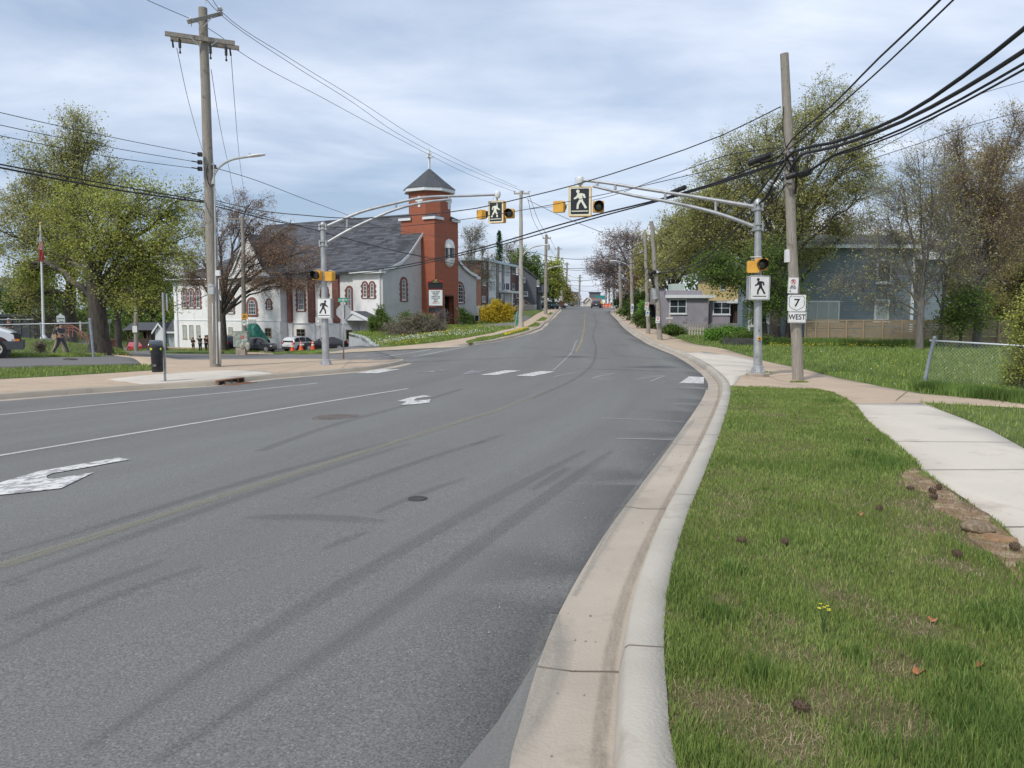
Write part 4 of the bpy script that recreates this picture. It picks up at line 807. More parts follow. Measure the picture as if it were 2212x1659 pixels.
far_pole('bare pale wooden pole with street lamp and three insulators by the church driveway',(1125.5,412),(1126,711),71,.24,.15,arms=[(418,1110,1144)],seed=6,mat=M_woodpale)
A3=far_pole('wooden pole with crossarm and transformer, second along the left pavement',(1179.6,507),(1178.6,680),111,.27,.2,arms=[(515,1172,1190)],seed=7)
mb=MB(); mb.lathe([(.2,-.5),(.22,-.45),(.22,.3),(.12,.4)],12,c=A3(1184,533)+[0,-.3,0]); mb.build('transformer',M_greybox,A3.t,smooth=True)
far_pole('wooden pole with high crossarm, third along the left pavement',(1206,533),(1204.5,663.5),160,.3,.22,arms=[(538,1198,1214)],seed=8)
far_pole('pale concrete lamp pole just before the crest on the left pavement',(1214,572),(1213,663),166,.26,.2,seed=9,mat=M_woodpale)
far_pole('distant crossarm pole between the houses beyond the crest',(1252.7,594),(1250.5,664),225,.3,.24,arms=[(600,1247,1259),(608,1248,1258)],seed=10)
far_pole('thin distant pole half hidden by trees left of the crest',(1225,567),(1223,663),190,.25,.2,arms=[(571,1220,1230)],seed=11)
A4=far_pole('leaning wooden pole with cable hub and steel sleeve beside the lavender house',(1407,478),(1428,736),49,.17,.125,seed=12)
mb=MB(); c0=A4(1412.5,622);c1=A4(1415.5,646); mb.tube([c1,c0],.22,14); mb.build('steel_sleeve',M_galv,A4.t,smooth=True)
mb=MB()
for x,y,r_ in ((1404,592,.16),(1407,600,.12),(1412,588,.13)): mb.lathe([(.02,-r_),(r_*.8,-r_*.6),(r_,0),(r_*.8,r_*.6),(.02,r_)],10,c=A4(x,y)+[0,-.2,0])
mb.tube(cr([A4(1406,598)+[0,-.2,0],A4(1409,612)+[0,-.22,0],A4(1412,622)+[0,-.22,0]],.2),.07,6); mb.build('splice_bundle',M_black,A4.t,smooth=True)
mb=MB(); mb.lathe([(.02,-.12),(.1,-.08),(.1,.08),(.02,.12)],10,c=A4(1417,587)+[.1,-.2,0]); mb.lathe([(.02,-.08),(.07,-.05),(.07,.05),(.02,.08)],10,c=A4(1406,606)+[-.1,-.25,0]); mb.build('insulator',M_white,A4.t,smooth=True,split=True)
far_pole('slim wooden pole with two small signs beside the dark gateway, right pavement',(1393,503),(1402,724),57,.16,.12,seed=13)
far_pole('wooden pole carrying the right hand street lamp',(1363.5,560),(1366.5,701),80,.2,.15,seed=14)
far_pole('ivy footed wooden pole near the top of the right pavement',(1338.5,573),(1342,680),112,.25,.2,seed=15)
far_pole('wooden pole behind the white board sign at the crest',(1325.5,573),(1326.5,662),160,.25,.2,seed=16)
far_pole('distant wooden pole left of the orange barrels',(1309,596),(1309,660),185,.25,.2,seed=17)
far_pole('distant wooden pole behind the orange barrels',(1316,606),(1316,660),200,.25,.2,seed=18)
# small signs on the right poles
def nps(label,x0,x1,y0,y1,d,blue=False,az=0):
    t,w_,h=sign(label,x0,x1,y0,y1,d,tilt=R(4),border=True)
    if not blue: ring('no_parking_ring',h*.13,h*.19,M_redink,t,h*.2,n=16); text('letter_p','P',h*.26,M_inkblack,t,(0,-.0035,h*.2),ext=.001)
    else:
        mb=MB(); mb.box((0,-.0045,h*.1),(w_*.6,.002,h*.32)); mb.build('blue_emblem',M_blue,t)
    mb=MB(); mb.box((0,-.0045,-h*.2),(w_*.6,.002,h*.05)); mb.box((0,-.0045,-h*.3),(w_*.6,.002,h*.05)); mb.build('text_lines',M_inkblack,t)
M_blue=pm('sign_blue',(.05,.18,.42),(.06,.2,.46),rough=.5)
nps('no parking sign on the leaning pole beside the lavender house',1416.5,1425,684,698,48.6)
nps('no parking sign on the slim pole, above a blue sign',1393,1401,653,669.5,56.6); nps('pale blue sign directly below the no parking sign on the slim pole',1395,1402.5,670.5,683,56.5,True)
nps('narrow blue and white sign on the street lamp pole, right pavement',1363,1368,656,678,79.5,True)
t,w_,h=sign('yellow NO EXIT sign on the pole before the church hall',521.5,535.5,677.5,690,81.4,border=True,mat=M_yel_h,r=.05); text('lettering','NO\nEXIT',h*.36,M_inkblack,t,(0,-.006,0),bold=.01,spacing=.85)
t,w_,h=sign('small white sign under the yellow NO EXIT sign',523.5,531,691.5,703,81.4); mb=MB(); mb.box((0,-.006,h*.12),(w_*.5,.003,h*.3)); mb.build('green_emblem',M_green,t)
t,w_,h=sign('narrow green notice sign on a thin leaning post by the far verge',1114,1119,674,702,64,border=False,mat=M_green)
mb=MB(); a=W(1116.5,688,64); mb.tube([W(1107.5,728,64)-a,W(1118,672,64)-a],.04,6); mb.build('post',M_galv,t)
# ---------------------------------------------------------------- cables
M_cable=pm('cable_black',(.012,.012,.013),(.022,.022,.024),rough=.55,scale=3); M_wire=pm('wire_grey',(.06,.062,.066),(.09,.09,.095),rough=.5,scale=3)
def cable(label,pts,d0,d1,r,mat=None,group=None,r1=None,name='cable',wig=0):
    p=np.array([(a[0],a[1]) for a in pts],float); s=np.concatenate([[0],np.cumsum(np.linalg.norm(np.diff(p,axis=0),axis=1))]); s/=s[-1]
    ds=1/((1-s)/d0+s/d1); q=cr([W(x,y,d) for (x,y),d in zip(p,ds)],.8)
    b=q[0].copy(); mb=MB(); mb.tube(q-b,r,6 if r<.02 else 8); o=mb.build(name,mat or M_cable,None,smooth=True); o.location=[float(v) for v in b]
    return tag(o,label,'cable',group)
gl='power wires from the tall left pole towards the left edge'
cable('highest of three thin wires leaving the tall left pole leftwards',[(437,335),(220,292),(0,243),(-160,203)],28.8,18,.010)
cable('middle of three thin wires leaving the tall left pole leftwards',[(437,352),(220,315),(0,270),(-160,233)],28.8,18,.010)
cable('lowest of three thin wires leaving the tall left pole leftwards',[(437,366),(220,336),(0,293),(-160,260)],28.8,18,.010)
cable('thick black cable from the left pole to the left edge, upper strand',[(441,434),(240,399),(0,355),(-160,325)],28.8,18,.020)
cable('thick black cable from the left pole to the left edge, lower strand',[(441,437),(240,408),(0,362),(-160,330)],28.8,18,.025)
cable('short thin guy wire sloping down left from the tall left pole',[(437,411),(400,418),(300,434),(200,450)],28.9,40,.012)
cable('thin wire descending right from the lamp bracket across the church roof',[(459,361),(540,385),(658,430),(745,462),(812,487),(900,505),(1000,515)],28.9,75,.012)
cable('black cable sagging from the left pole across to the top of the right wooden pole',[(467,433),(560,455),(658,465),(760,472),(873,466.5),(1029,450),(1140,425),(1240,400),(1400,350),(1560,292),(1687,230)],29,22.5,.017)
cable('thin black wire sagging beneath the crossing cable towards the right wooden pole',[(467,437),(600,480),(760,492),(880,488),(1029,470),(1240,433),(1460,385),(1600,350),(1692,318)],29,22.5,.011)
cable('cable from the left pole dipping across the church roof to the driveway pole, lower',[(467,446),(560,470),(658,491),(780,524),(912,555),(1030,579),(1124,592)],29,71,.020)
cable('cable from the left pole dipping across the church roof to the driveway pole, upper',[(467,441),(600,475),(703,503),(870,545),(1034,571),(1124,583)],29,71,.014)
cable('thick black cable from the right wooden pole down to the NO EXIT pole, upper',[(1692,348),(1600,378),(1480,415),(1400,437),(1300,461),(1200,488),(1090,521),(1029,538),(930,561),(873,573),(733,590),(620,596),(527,597)],22.5,82,.030)
cable('thick black cable from the right wooden pole down to the NO EXIT pole, lower',[(1690,352),(1580,388),(1460,424),(1300,467),(1200,496),(1090,527),(1029,543),(930,566),(873,578),(733,594),(620,600),(527,600)],22.5,82,.026)
cable('dark service cable from the NO EXIT pole sloping left into the trees',[(527,598),(480,622),(400,655),(300,672),(200,684)],82,70,.035)
cable('lowest sky wire, from the upper left edge past the left pole to the driveway pole',[(300,-12),(322,2),(415,42),(476,78),(512,108),(700,213),(900,320),(1000,371),(1111,414)],26,71,.011,M_wire)
cable('sky wire from the pole top insulator to the driveway pole, uppermost',[(455,-8),(475,22),(620,122),(760,208),(900,298),(1030,365),(1117,404)],29,71,.011,M_wire)
cable('sky wire running just below the uppermost one to the driveway pole',[(440,-8),(475,30),(620,132),(760,220),(850,283),(1000,360),(1122,410)],29,71,.011,M_wire)
cable('steep thin wire falling from the left end of the crossarm behind the pole',[(382,104),(405,210),(436,320),(470,420),(497,470)],28.6,82,.011,M_wire)
cable('steep thin wire falling from the pole middle to the church hall pole',[(456,150),(475,270),(498,380),(512,470)],28.6,82,.011,M_wire)
cable('steep thin wire falling from the right end of the crossarm towards the church hall pole',[(499,118),(505,200),(516,330),(528,420),(537,470)],28.6,82,.011,M_wire)
cable('near upper black cable rising steeply from the right pole to the top edge',[(1698,320),(1712,300),(1800,225),(1900,124),(2000,30),(2060,-30),(2150,-125)],22.5,11,.020)
cable('second black cable rising steeply from the right pole to the top edge',[(1700,325),(1725,305),(1800,240),(1920,133),(2030,28),(2100,-40),(2190,-130)],22.5,11,.017)
cable('thickest black cable from the right pole to the upper right edge, upper',[(1696,348),(1715,327),(1800,308),(1950,250),(2080,165),(2212,62),(2330,-40)],22.5,11,.040)
cable('thick black cable with a grey splice to the right edge, middle',[(1705,373),(1712,360),(1730,335),(1757,327),(1800,318),(1950,262),(2080,193),(2212,110),(2330,30)],22.5,11,.040)
cable('paired black cable from the low splice to the right edge, upper',[(1728,374),(1752,366),(1800,335),(1850,318),(1950,278),(2080,212),(2212,137),(2330,70)],22.5,11,.024)
cable('paired black cable from the low splice to the right edge, lower',[(1728,375),(1752,368),(1800,338),(1850,323),(1950,285),(2080,222),(2212,150),(2330,85)],22.5,11,.020)
cable('thin far wire crossing behind the bare trees to the right edge, upper',[(1730,410),(1810,360),(1900,320),(1990,272),(2100,210),(2212,175)],24,30,.012,M_wire)
cable('thin far wire crossing behind the bare trees to the right edge, lower',[(1740,400),(1860,352),(2000,305),(2100,270),(2212,240),(2290,222)],24,30,.012)
cable('black wire from the right mast hub to the left past the hanging sign',[(1692,318),(1640,324),(1560,338),(1500,360),(1400,395),(1330,420),(1240,440),(1140,452)],22.5,60,.014)
for i,(pts,d1,r_,lab) in enumerate((([(1694,332),(1650,352),(1600,372),(1540,396),(1470,420)],27,.022,'stubby cable running from the hub to the smaller splice case'),([(1698,352),(1680,380),(1668,402),(1655,425),(1640,440)],23.5,.03,'short thick cable looping below the hub through the grey sleeves'),([(1696,322),(1676,345),(1655,350),(1625,352)],23.5,.018,'short cable between the hub and the large splice case'),([(1700,395),(1680,430),(1672,470),(1640,500)],26,.012,'thin cable dropping from the hub behind the right mast'),([(1730,378),(1716,368),(1706,352),(1697,335)],22.2,.026,'short black jumper joining the two splice cases to the pole'))):
    cable(lab,pts,22.3,d1,r_)
bl=['highest','second','third','lowest thick','lower thin']
for i,(pts,r_) in enumerate(((((1694,320),(1650,350),(1606,395),(1528,466),(1482,511),(1448,545),(1412,566)),.014),(((1695,338),(1640,390),(1585,440),(1549,472),(1500,515),(1450,555),(1416,580)),.018),(((1696,345),(1660,390),(1620,440),(1586,475),(1530,530),(1487,563),(1454,580),(1419,584)),.03),(((1700,378),(1670,410),(1630,455),(1606,478),(1560,525),(1520,560),(1470,583),(1421,590)),.03),(((1702,392),(1680,420),(1640,462),(1600,500),(1550,550),(1500,580),(1460,600),(1419,606)),.016))):
    cable(bl[i]+' cable of the drooping bundle from the right wooden pole to the leaning pole',pts,22.5,49,r_)
for i,(pts,d0,d1,lab) in enumerate((([(1408,566),(1398,580),(1368,610),(1345,600),(1341,590)],49,112,'slack cable looping between the leaning pole and the lamp pole'),
  ([(1404,596),(1380,625),(1372,636),(1364,612)],49,80,'lowest slack loop of cable at the slim pole'),
  ([(1407,580),(1392,598),(1366,592)],49,80,'cable joining the leaning pole and the street lamp pole'),
  ([(1366,588),(1352,610),(1341,618),(1327,600)],80,160,'slack cable between the lamp pole and the crest pole'),
  ([(1408,560),(1360,570),(1290,582),(1225,582),(1180,560)],49,111,'cable crossing the road beneath the sky, upper'),
  ([(1406,580),(1350,585),(1290,603),(1240,606),(1182,596)],49,111,'cable crossing the road beneath the sky, middle'),
  ([(1364,600),(1320,612),(1270,618),(1206,612)],80,160,'cable crossing the road low over the crest'),
  ([(1340,610),(1300,625),(1255,628),(1206,600)],112,160,'lowest cable crossing the road over the crest'),
  ([(1126,560),(1141,545),(1181,553),(1224,559),(1290,558),(1345,545),(1400,520)],71,57,'cable from the driveway pole to the right pole row, upper'),
  ([(1126,565),(1150,568),(1224,580),(1290,577),(1340,566),(1400,540)],71,57,'cable from the driveway pole to the right pole row, lower'),
  ([(1140,428),(1150,470),(1165,500),(1174,512)],71,111,'wire dropping from the driveway pole to the transformer pole, left'),
  ([(1143,422),(1165,480),(1186,514)],71,111,'wire dropping from the driveway pole to the transformer pole, right'),
  ([(1188,514),(1196,530),(1199,537)],111,160,'short wire between the second and third left pavement poles'),
  ([(1182,520),(1195,548),(1206,560)],111,160,'cable between the second and third left pavement poles'),
  ([(1207,550),(1222,590),(1252,603)],160,225,'wire from the third left pole to the distant crossarm pole'),
  ([(1207,590),(1230,607),(1252,612)],160,225,'lower wire from the third left pole to the distant crossarm pole'),
  ([(1140,432),(1220,470),(1270,490),(1330,512),(1392,520)],71,57,'pale thin service wire sloping from the driveway pole to the right'))):
    cable(lab,pts,d0,d1,.022 if d0>60 else .02,M_wire if i>8 else None)
def closure(label,a,b,d0,d1,r,mat):
    p=W(a[0],a[1],d0); q=W(b[0],b[1],d1)-p; L=np.linalg.norm(q); t=thing('splice_closure',label,'cable splice',p)
    Mq=Vector(q).to_track_quat('Z','Y').to_matrix(); mb=MB(); mb.lathe([(r*.3,0),(r*.9,.01),(r,.05),(r,L-.05),(r*.9,L-.01),(r*.3,L)],14); mb.v=[tuple(Mq@Vector(v)) for v in mb.v]; mb.build('tube',mat,t,smooth=True)
    mb=MB()
    for f in (.12,.38,.62,.88): mb.lathe([(r*1.06,L*f-.012),(r*1.06,L*f+.012)],14)
    mb.v=[tuple(Mq@Vector(v)) for v in mb.v]; mb.build('strap',M_black,t,split=True)
M_greyplast=pm('grey_plastic',(.33,.35,.37),(.42,.44,.45),rough=.5)
closure('large ribbed black splice case left of the right wooden pole',(1617,354),(1666,333),23.5,22.9,.085,M_blackplast)
closure('smaller black splice case hanging above the right mast arm',(1449,417),(1481,404),26.5,25.9,.08,M_blackplast)
closure('pale grey splice sleeve on the middle thick cable',(1735,341),(1755,330),21.9,21.4,.05,M_greyplast)
closure('black splice case just right of the right wooden pole',(1726,380),(1753,369),22,21.7,.09,M_blackplast)
closure('black splice case across the front of the right wooden pole',(1696,384),(1722,375),22.1,22,.085,M_blackplast)
closure('long grey splice sleeve below the cable hub, left one',(1649,417),(1668,390),23,22.8,.07,M_greyplast)
closure('short white splice sleeve below the cable hub, right one',(1672,405),(1686,390),22.6,22.5,.06,M_white)
# ---------------------------------------------------------------- buildings
def lines_mat(name,c,pitch=.12,axis=2,dark=.55,vary=.1,rough=.75,lw=.12,c_alt=None,bump=.4,scale=2):
    if name in MATS: return MATS[name]
    m=bpy.data.materials.new(name); m.use_nodes=True; nt=m.node_tree; b=nt.nodes['Principled BSDF']; L=nt.links.new
    tc=N(nt,'ShaderNodeTexCoord'); sx=N(nt,'ShaderNodeSeparateXYZ'); L(tc.outputs['Object'],sx.inputs[0])
    q=M('DIVIDE',sx.outputs[axis],pitch,nt=nt); f=M('FRACT',q,nt=nt); row=M('FLOOR',q,nt=nt)
    ln=M('LESS_THAN',f,lw,nt=nt)
    wn=N(nt,'ShaderNodeTexWhiteNoise',noise_dimensions='1D'); L(row,wn.inputs['W'])
    n=N(nt,'ShaderNodeTexNoise',inp={'Scale':float(scale),'Detail':8.0,'Roughness':.65}); L(tc.outputs['Object'],n.inputs[0])
    k=M('ADD',M('MULTIPLY',M('SUBTRACT',n.outputs[0],.5,nt=nt),vary*4,nt=nt),M('MULTIPLY',M('SUBTRACT',wn.outputs[0],.5,nt=nt),vary,nt=nt),nt=nt)
    k=M('ADD',k,1.0,nt=nt); k=M('MULTIPLY',k,M('SUBTRACT',1.0,M('MULTIPLY',ln,1-dark,nt=nt),nt=nt),nt=nt)
    v=N(nt,'ShaderNodeVectorMath',operation='SCALE'); v.inputs[0].default_value=c; L(k,v.inputs['Scale']); L(v.outputs[0],b.inputs['Base Color'])
    b.inputs['Roughness'].default_value=rough; bb=N(nt,'ShaderNodeBump',inp={'Strength':bump,'Distance':.02}); L(f,bb.inputs['Height']); L(bb.outputs[0],b.inputs['Normal'])
    MATS[name]=m; return m
def brick_mat(name,c1,c2,mort,bw=.22,bh=.075,ms=.012,slope=False,offset=.5,rough=.9):
    if name in MATS: return MATS[name]
    m=bpy.data.materials.new(name); m.use_nodes=True; nt=m.node_tree; b=nt.nodes['Principled BSDF']; L=nt.links.new
    tc=N(nt,'ShaderNodeTexCoord'); s=N(nt,'ShaderNodeSeparateXYZ'); L(tc.outputs['Object'],s.inputs[0]); cm=N(nt,'ShaderNodeCombineXYZ')
    L(M('ADD',s.outputs[0],s.outputs[1],nt=nt) if not slope else s.outputs[1],cm.inputs[0]); L(s.outputs[2],cm.inputs[1])
    br=N(nt,'ShaderNodeTexBrick',inp={'Scale':1.0,'Mortar Size':ms,'Brick Width':bw,'Row Height':bh,'Bias':0.0}); br.offset=offset
    br.inputs['Color1'].default_value=tuple(c1)+(1,); br.inputs['Color2'].default_value=tuple(c2)+(1,); br.inputs['Mortar'].default_value=tuple(mort)+(1,)
    L(cm.outputs[0],br.inputs[0]); n=N(nt,'ShaderNodeTexNoise',inp={'Scale':1.6,'Detail':8.0}); L(tc.outputs['Object'],n.inputs[0])
    v=N(nt,'ShaderNodeVectorMath',operation='SCALE'); L(br.outputs[0],v.inputs[0]); L(M('ADD',M('MULTIPLY',n.outputs[0],.8,nt=nt),.6,nt=nt),v.inputs['Scale']); L(v.outputs[0],b.inputs['Base Color']); b.inputs['Roughness'].default_value=rough
    MATS[name]=m; return m
M_stwhite=pm('white_stucco',(.78,.775,.765),(.86,.855,.84),scale=.8,detail=10,rough=.9,bump=.3,bscale=30,c3=(.58,.56,.52),s3=.9,t3=.63)
M_stgrey=pm('grey_stucco',(.50,.495,.485),(.56,.555,.545),scale=.7,detail=10,rough=.9,bump=.3,bscale=30,c3=(.40,.41,.41),s3=1.0,t3=.62)
M_trim=pm('white_trim',(.74,.76,.77),(.64,.66,.67),scale=4,rough=.6)
M_brick=brick_mat('church_brick',(.24,.07,.05),(.15,.045,.035),(.25,.2,.18),.22,.08,.008)
M_shingle=brick_mat('roof_shingle',(.105,.112,.128),(.035,.037,.044),(.03,.032,.036),1.0,.22,.012,slope=True,offset=.37)
M_shingle2=pm('fine_shingle',(.05,.054,.062),(.10,.105,.115),scale=9,detail=8,rough=.95,bump=.5)
M_orange=lines_mat('tower_siding',(.33,.10,.052),.27,2,.55,.10,.7,.05)
M_win=glassy('window_glass',(.02,.026,.032),.05); M_wind=glassy('dark_window',(.015,.012,.014),.12); M_tanwin=pm('boarded_tan',(.42,.35,.24),(.34,.27,.18),scale=3,rough=.7)
M_curt=pm('curtain_pale',(.45,.48,.46),(.36,.39,.38),scale=2,rough=.6,stretch=(6,6,.4))
class B:
    """building frame: local x along rz, y into the picture"""
    def __init__(s,name,label,cat,o,rz,group=None):
        s.o=np.array(o,float); s.rz=rz; s.t=thing(name,label,cat,s.o,rz,group); c,k=math.cos(rz),math.sin(rz); s.R=np.array([[c,k,0],[-k,c,0],[0,0,1]])
        s.eye=s.R@(np.array([0,0,EYE])-s.o)
    def pl(s,px,py,ax,val):
        r=s.R@ray(px,py); t=(val-s.eye[ax])/r[ax]; return s.eye+r*t
    def box(s,name,lo,hi,mat,parent=None): mb=MB(); mb.b2(lo,hi); return mb.build(name,mat,parent or s.t)
    def win(s,ax,val,px0,px1,py0,py1,arch=False,fr=.07,nx=1,nz=2,glass=None,mf=None,sur=None,sill=True,name='window',depth=.05,px_mid=None,raw=None):
        if raw: a0,a1,z0,z1=raw
        else:
            xm=(px0+px1)/2; oth=1-ax
            a0=s.pl(px0,py1,ax,val)[oth]; a1=s.pl(px1,py1,ax,val)[oth]; z1=s.pl(xm,py0,ax,val)[2]; z0=s.pl(xm,py1,ax,val)[2]
        if a0>a1: a0,a1=a1,a0
        T=lambda a,z,o: (val-o,a,z) if ax==0 else (a,val-o,z)
        def outline(a0,a1,z0,z1,n=8):
            if not arch: return [(a0,z0),(a1,z0),(a1,z1),(a0,z1)]
            r=(a1-a0)/2; c=(a0+a1)/2; return [(a0,z0),(a1,z0)]+[(c+r*math.cos(t),z1-r+r*math.sin(t)) for t in np.linspace(0,math.pi,n+2)]
        def ringm(mb,o,i,y0,y1):
            n=len(o); V=[T(*p,y1) for p in o]+[T(*p,y1) for p in i]+[T(*p,y0) for p in o]+[T(*p,y0) for p in i]
            mb.add(V,[(k,(k+1)%n,n+(k+1)%n,n+k) for k in range(n)]+[(k,(k+1)%n,2*n+(k+1)%n,2*n+k) for k in range(n)]+[(n+k,n+(k+1)%n,3*n+(k+1)%n,3*n+k) for k in range(n)])
        if sur:
            O=outline(a0,a1,z0,z1); I=outline(a0+sur,a1-sur,z0+sur*.7,z1-sur); mb=MB(); ringm(mb,O,I,-.02,.06); 
            k=0; zz=z0+.1
            while zz<z1-(a1-a0)*.6:
                if k%2==0:
                    for aa,sg in ((a0,-1),(a1,1)): mb.b2(T(aa+sg*.0,zz,-.02),T(aa+sg*.1,zz+.28,.058))
                zz+=.28; k+=1
            S_=mb.build('brick_surround',M_brick,s.t); a0+=sur;a1-=sur;z0+=sur*.7;z1-=sur
        O=outline(a0,a1,z0,z1); I=outline(a0+fr,a1-fr,z0+fr,z1-fr); mb=MB(); ringm(mb,O,I,-.03,depth)
        for k in range(1,nx): a=a0+(a1-a0)*k/nx; mb.b2(T(a-.022,z0+fr,-.02),T(a+.022,z1-fr*1.2,depth*.6))
        for k in range(1,nz): z=z0+(z1-z0)*k/nz; mb.b2(T(a0+fr,z-.022,-.02),T(a1-fr,z+.022,depth*.62))
        W_=mb.build(name,mf or M_trim,s.t)
        mb=MB(); mb.add([T(*p,.012) for p in I],[tuple(range(len(I)))]); mb.build('pane',glass or M_win,W_,fix=False)
        if sill: mb=MB(); mb.b2(T(a0-.06,z0-.09,-.02),T(a1+.06,z0-.002,.1)); mb.build('sill',mf or M_trim,W_)
        return W_
CH=B('church','white and grey stucco church with red siding tower and long shingled roof','church',(-13.84,83,-.6),R(60))
ez=CH.pl(829,584,1,0)[2]                         # eave height
Lx=18.5; cx_=Lx/2
yE=CH.pl(378,700,0,0)[1]; yB=CH.pl(764,700,0,0)[1]
rk=[CH.pl(x,y,1,0) for x,y in ((827.6,584),(846,578),(864.6,567),(877.8,554),(914.9,498.4))]
rp_=[(float(p[0]),float(p[2])) for p in rk]; rp_[0]=(0.0,ez)
sl_=(rp_[-1][1]-rp_[-2][1])/(rp_[-1][0]-rp_[-2][0]); rz_=CH.pl(872,466.5,0,cx_)[2]; rp_.append((cx_,rz_))
prof=rp_+[(Lx-x,z) for x,z in rp_[:-1][::-1]]
ZB=-3.2
gb_=[(0,0,0)]
mb=MB(); mb.prism([(0,0,ZB)]+[(x,0,z) for x,z in prof]+[(Lx,0,ZB)],(0,.3,0)); mb.build('front_wall',M_stgrey,CH.t)
mb=MB(); mb.b2((0,.302,ZB-1.5),(.3,yB,ez-.02)); mb.build('side_wall',M_stwhite,CH.t)
mb=MB(); mb.b2((.32,yB,ZB-1.5),(.6,yE-8,ez-.02)); mb.b2((Lx-.3,.302,ZB),(Lx,yE-2,ez-.02)); mb.build('side_wall',M_stwhite,CH.t,split=True)
# roof: profile swept back, then a flared hip
def roof(secs,mat,parent,name='roof',th=.16):
    V=[];n=len(secs[0])
    for s_ in secs: V+=s_
    for s_ in secs: V+=[(x,y,z-th) for x,y,z in s_]
    k=len(secs); F=[(i*n+j,i*n+j+1,(i+1)*n+j+1,(i+1)*n+j) for i in range(k-1) for j in range(n-1)]
    o_=k*n; F+=[(o_+i*n+j,o_+i*n+j+1,o_+(i+1)*n+j+1,o_+(i+1)*n+j) for i in range(k-1) for j in range(n-1)]
    F+=[(j,j+1,o_+j+1,o_+j) for j in range(n-1)]+[((k-1)*n+j,(k-1)*n+j+1,o_+(k-1)*n+j+1,o_+(k-1)*n+j) for j in range(n-1)]
    F+=[(i*n,(i+1)*n,o_+(i+1)*n,o_+i*n) for i in range(k-1)]+[(i*n+n-1,(i+1)*n+n-1,o_+(i+1)*n+n-1,o_+i*n+n-1) for i in range(k-1)]
    mb=MB(); mb.add(V,F); return mb.build(name,mat,parent)
pr=[(-.55,ez-.05)]+[(x,z+.17) for x,z in prof]+[(Lx+.55,ez-.05)]
yR=CH.pl(545,474,0,cx_)[1]; yR=min(yR,yE-7)
secs=[[(x,-.25,z) for x,z in pr],[(x,yR,z) for x,z in pr]]
for f,zf in ((.22,.74),(.5,.42),(.78,.16),(1,0)):
    zl=ez+.1+(rz_-ez)*zf; secs.append([(x,yR+(yE+.4-yR)*f,min(z,zl)) for x,z in pr])
roof(secs,M_shingle,CH.t)
# rake boards on the front
mb=MB()
for i in range(len(prof)-1):
    (xa,za),(xb,zb)=prof[i],prof[i+1]
    mb.prism([(xa,-.3,za-.16),(xb,-.3,zb-.16),(xb,-.3,zb+.2),(xa,-.3,za+.2)],(0,.06,0))
mb.prism([(-.6,-.31,ez-.32),(.2,-.31,ez-.32),(.2,-.31,ez+.12),(-.6,-.31,ez-.02)],(0,.3,0)); mb.prism([(Lx+.6,-.31,ez-.32),(Lx-.2,-.31,ez-.32),(Lx-.2,-.31,ez+.12),(Lx+.6,-.31,ez-.02)],(0,.3,0)); mb.build('rake_board',M_trim,CH.t)
mb=MB(); mb.b2((-.62,-.2,ez-.3),(-.02,yB,ez-.08)); mb.build('eave_box',M_trim,CH.t); mb=MB(); mb.b2((-.05,yB+.01,ez-.28),(.31,yE-8,ez-.08)); mb.build('eave_box',M_trim,CH.t)
mb=MB(); mb.tube([(-.45,.25,ez-.3),(-.12,.35,ez-.75),(-.12,.35,-1.0)],.055,8); mb.build('downspout',M_trim,CH.t); 
# string course and pilasters
zs=CH.pl(700,698.5,0,.3)[2]
mb=MB(); mb.b2((.2,yB+.01,zs-.06),(.32,yE-8,zs+.06)); mb.build('string_course',M_trim,CH.t)
for a,b in ((720,733),(667,679.5),(623,630.6)):
    ya,yb=CH.pl(b,680,0,.15)[1],CH.pl(a,680,0,.15)[1]; mb=MB(); mb.b2((.02,ya,zs+.07),(.319,yb,ez-.3)); mb.build('brick_pilaster',M_brick,CH.t); mb=MB(); mb.b2((.06,ya,ZB-1.5),(.318,yb,zs-.061)); mb.build('pilaster_base',M_stwhite,CH.t)
CH.win(0,.32,641,661,614.5,673.5,arch=True,sur=.28,nx=3,nz=4,glass=M_win); CH.win(0,.32,693,712,615.5,674.5,arch=True,sur=.28,nx=3,nz=4); CH.win(0,.32,747.8,764,616.8,676,arch=True,sur=.28,nx=3,nz=4)
CH.win(0,.32,641,659.6,710.4,728,nx=2,nz=2,mf=M_tanwin,glass=M_wind); CH.win(0,.32,696,708,711,729,nx=1,nz=2,mf=M_tanwin,glass=M_wind); CH.win(0,.32,748,762,712,734,nx=1,nz=1,mf=M_tanwin,glass=M_wind)
CH.win(0,0,782,796.4,606.8,645.2,arch=True,sur=.22,nx=2,nz=4,glass=M_wind); CH.win(0,0,797.7,811.7,606.8,645.4,arch=True,sur=.22,nx=2,nz=4,glass=M_wind)
CH.win(1,0,864.6,880,597.6,651.8,arch=True,sur=.3,nx=3,nz=5,glass=M_wind); 
xr=CH.pl(1003,640,1,0)[0]; zr1=CH.pl(998,608.2,1,0)[2]; zr0=CH.pl(998,657,1,0)[2]; CH.win(1,0,0,0,0,0,raw=(xr-2.1,xr,zr0,zr1),arch=True,sur=.3,nx=3,nz=5,glass=M_wind)
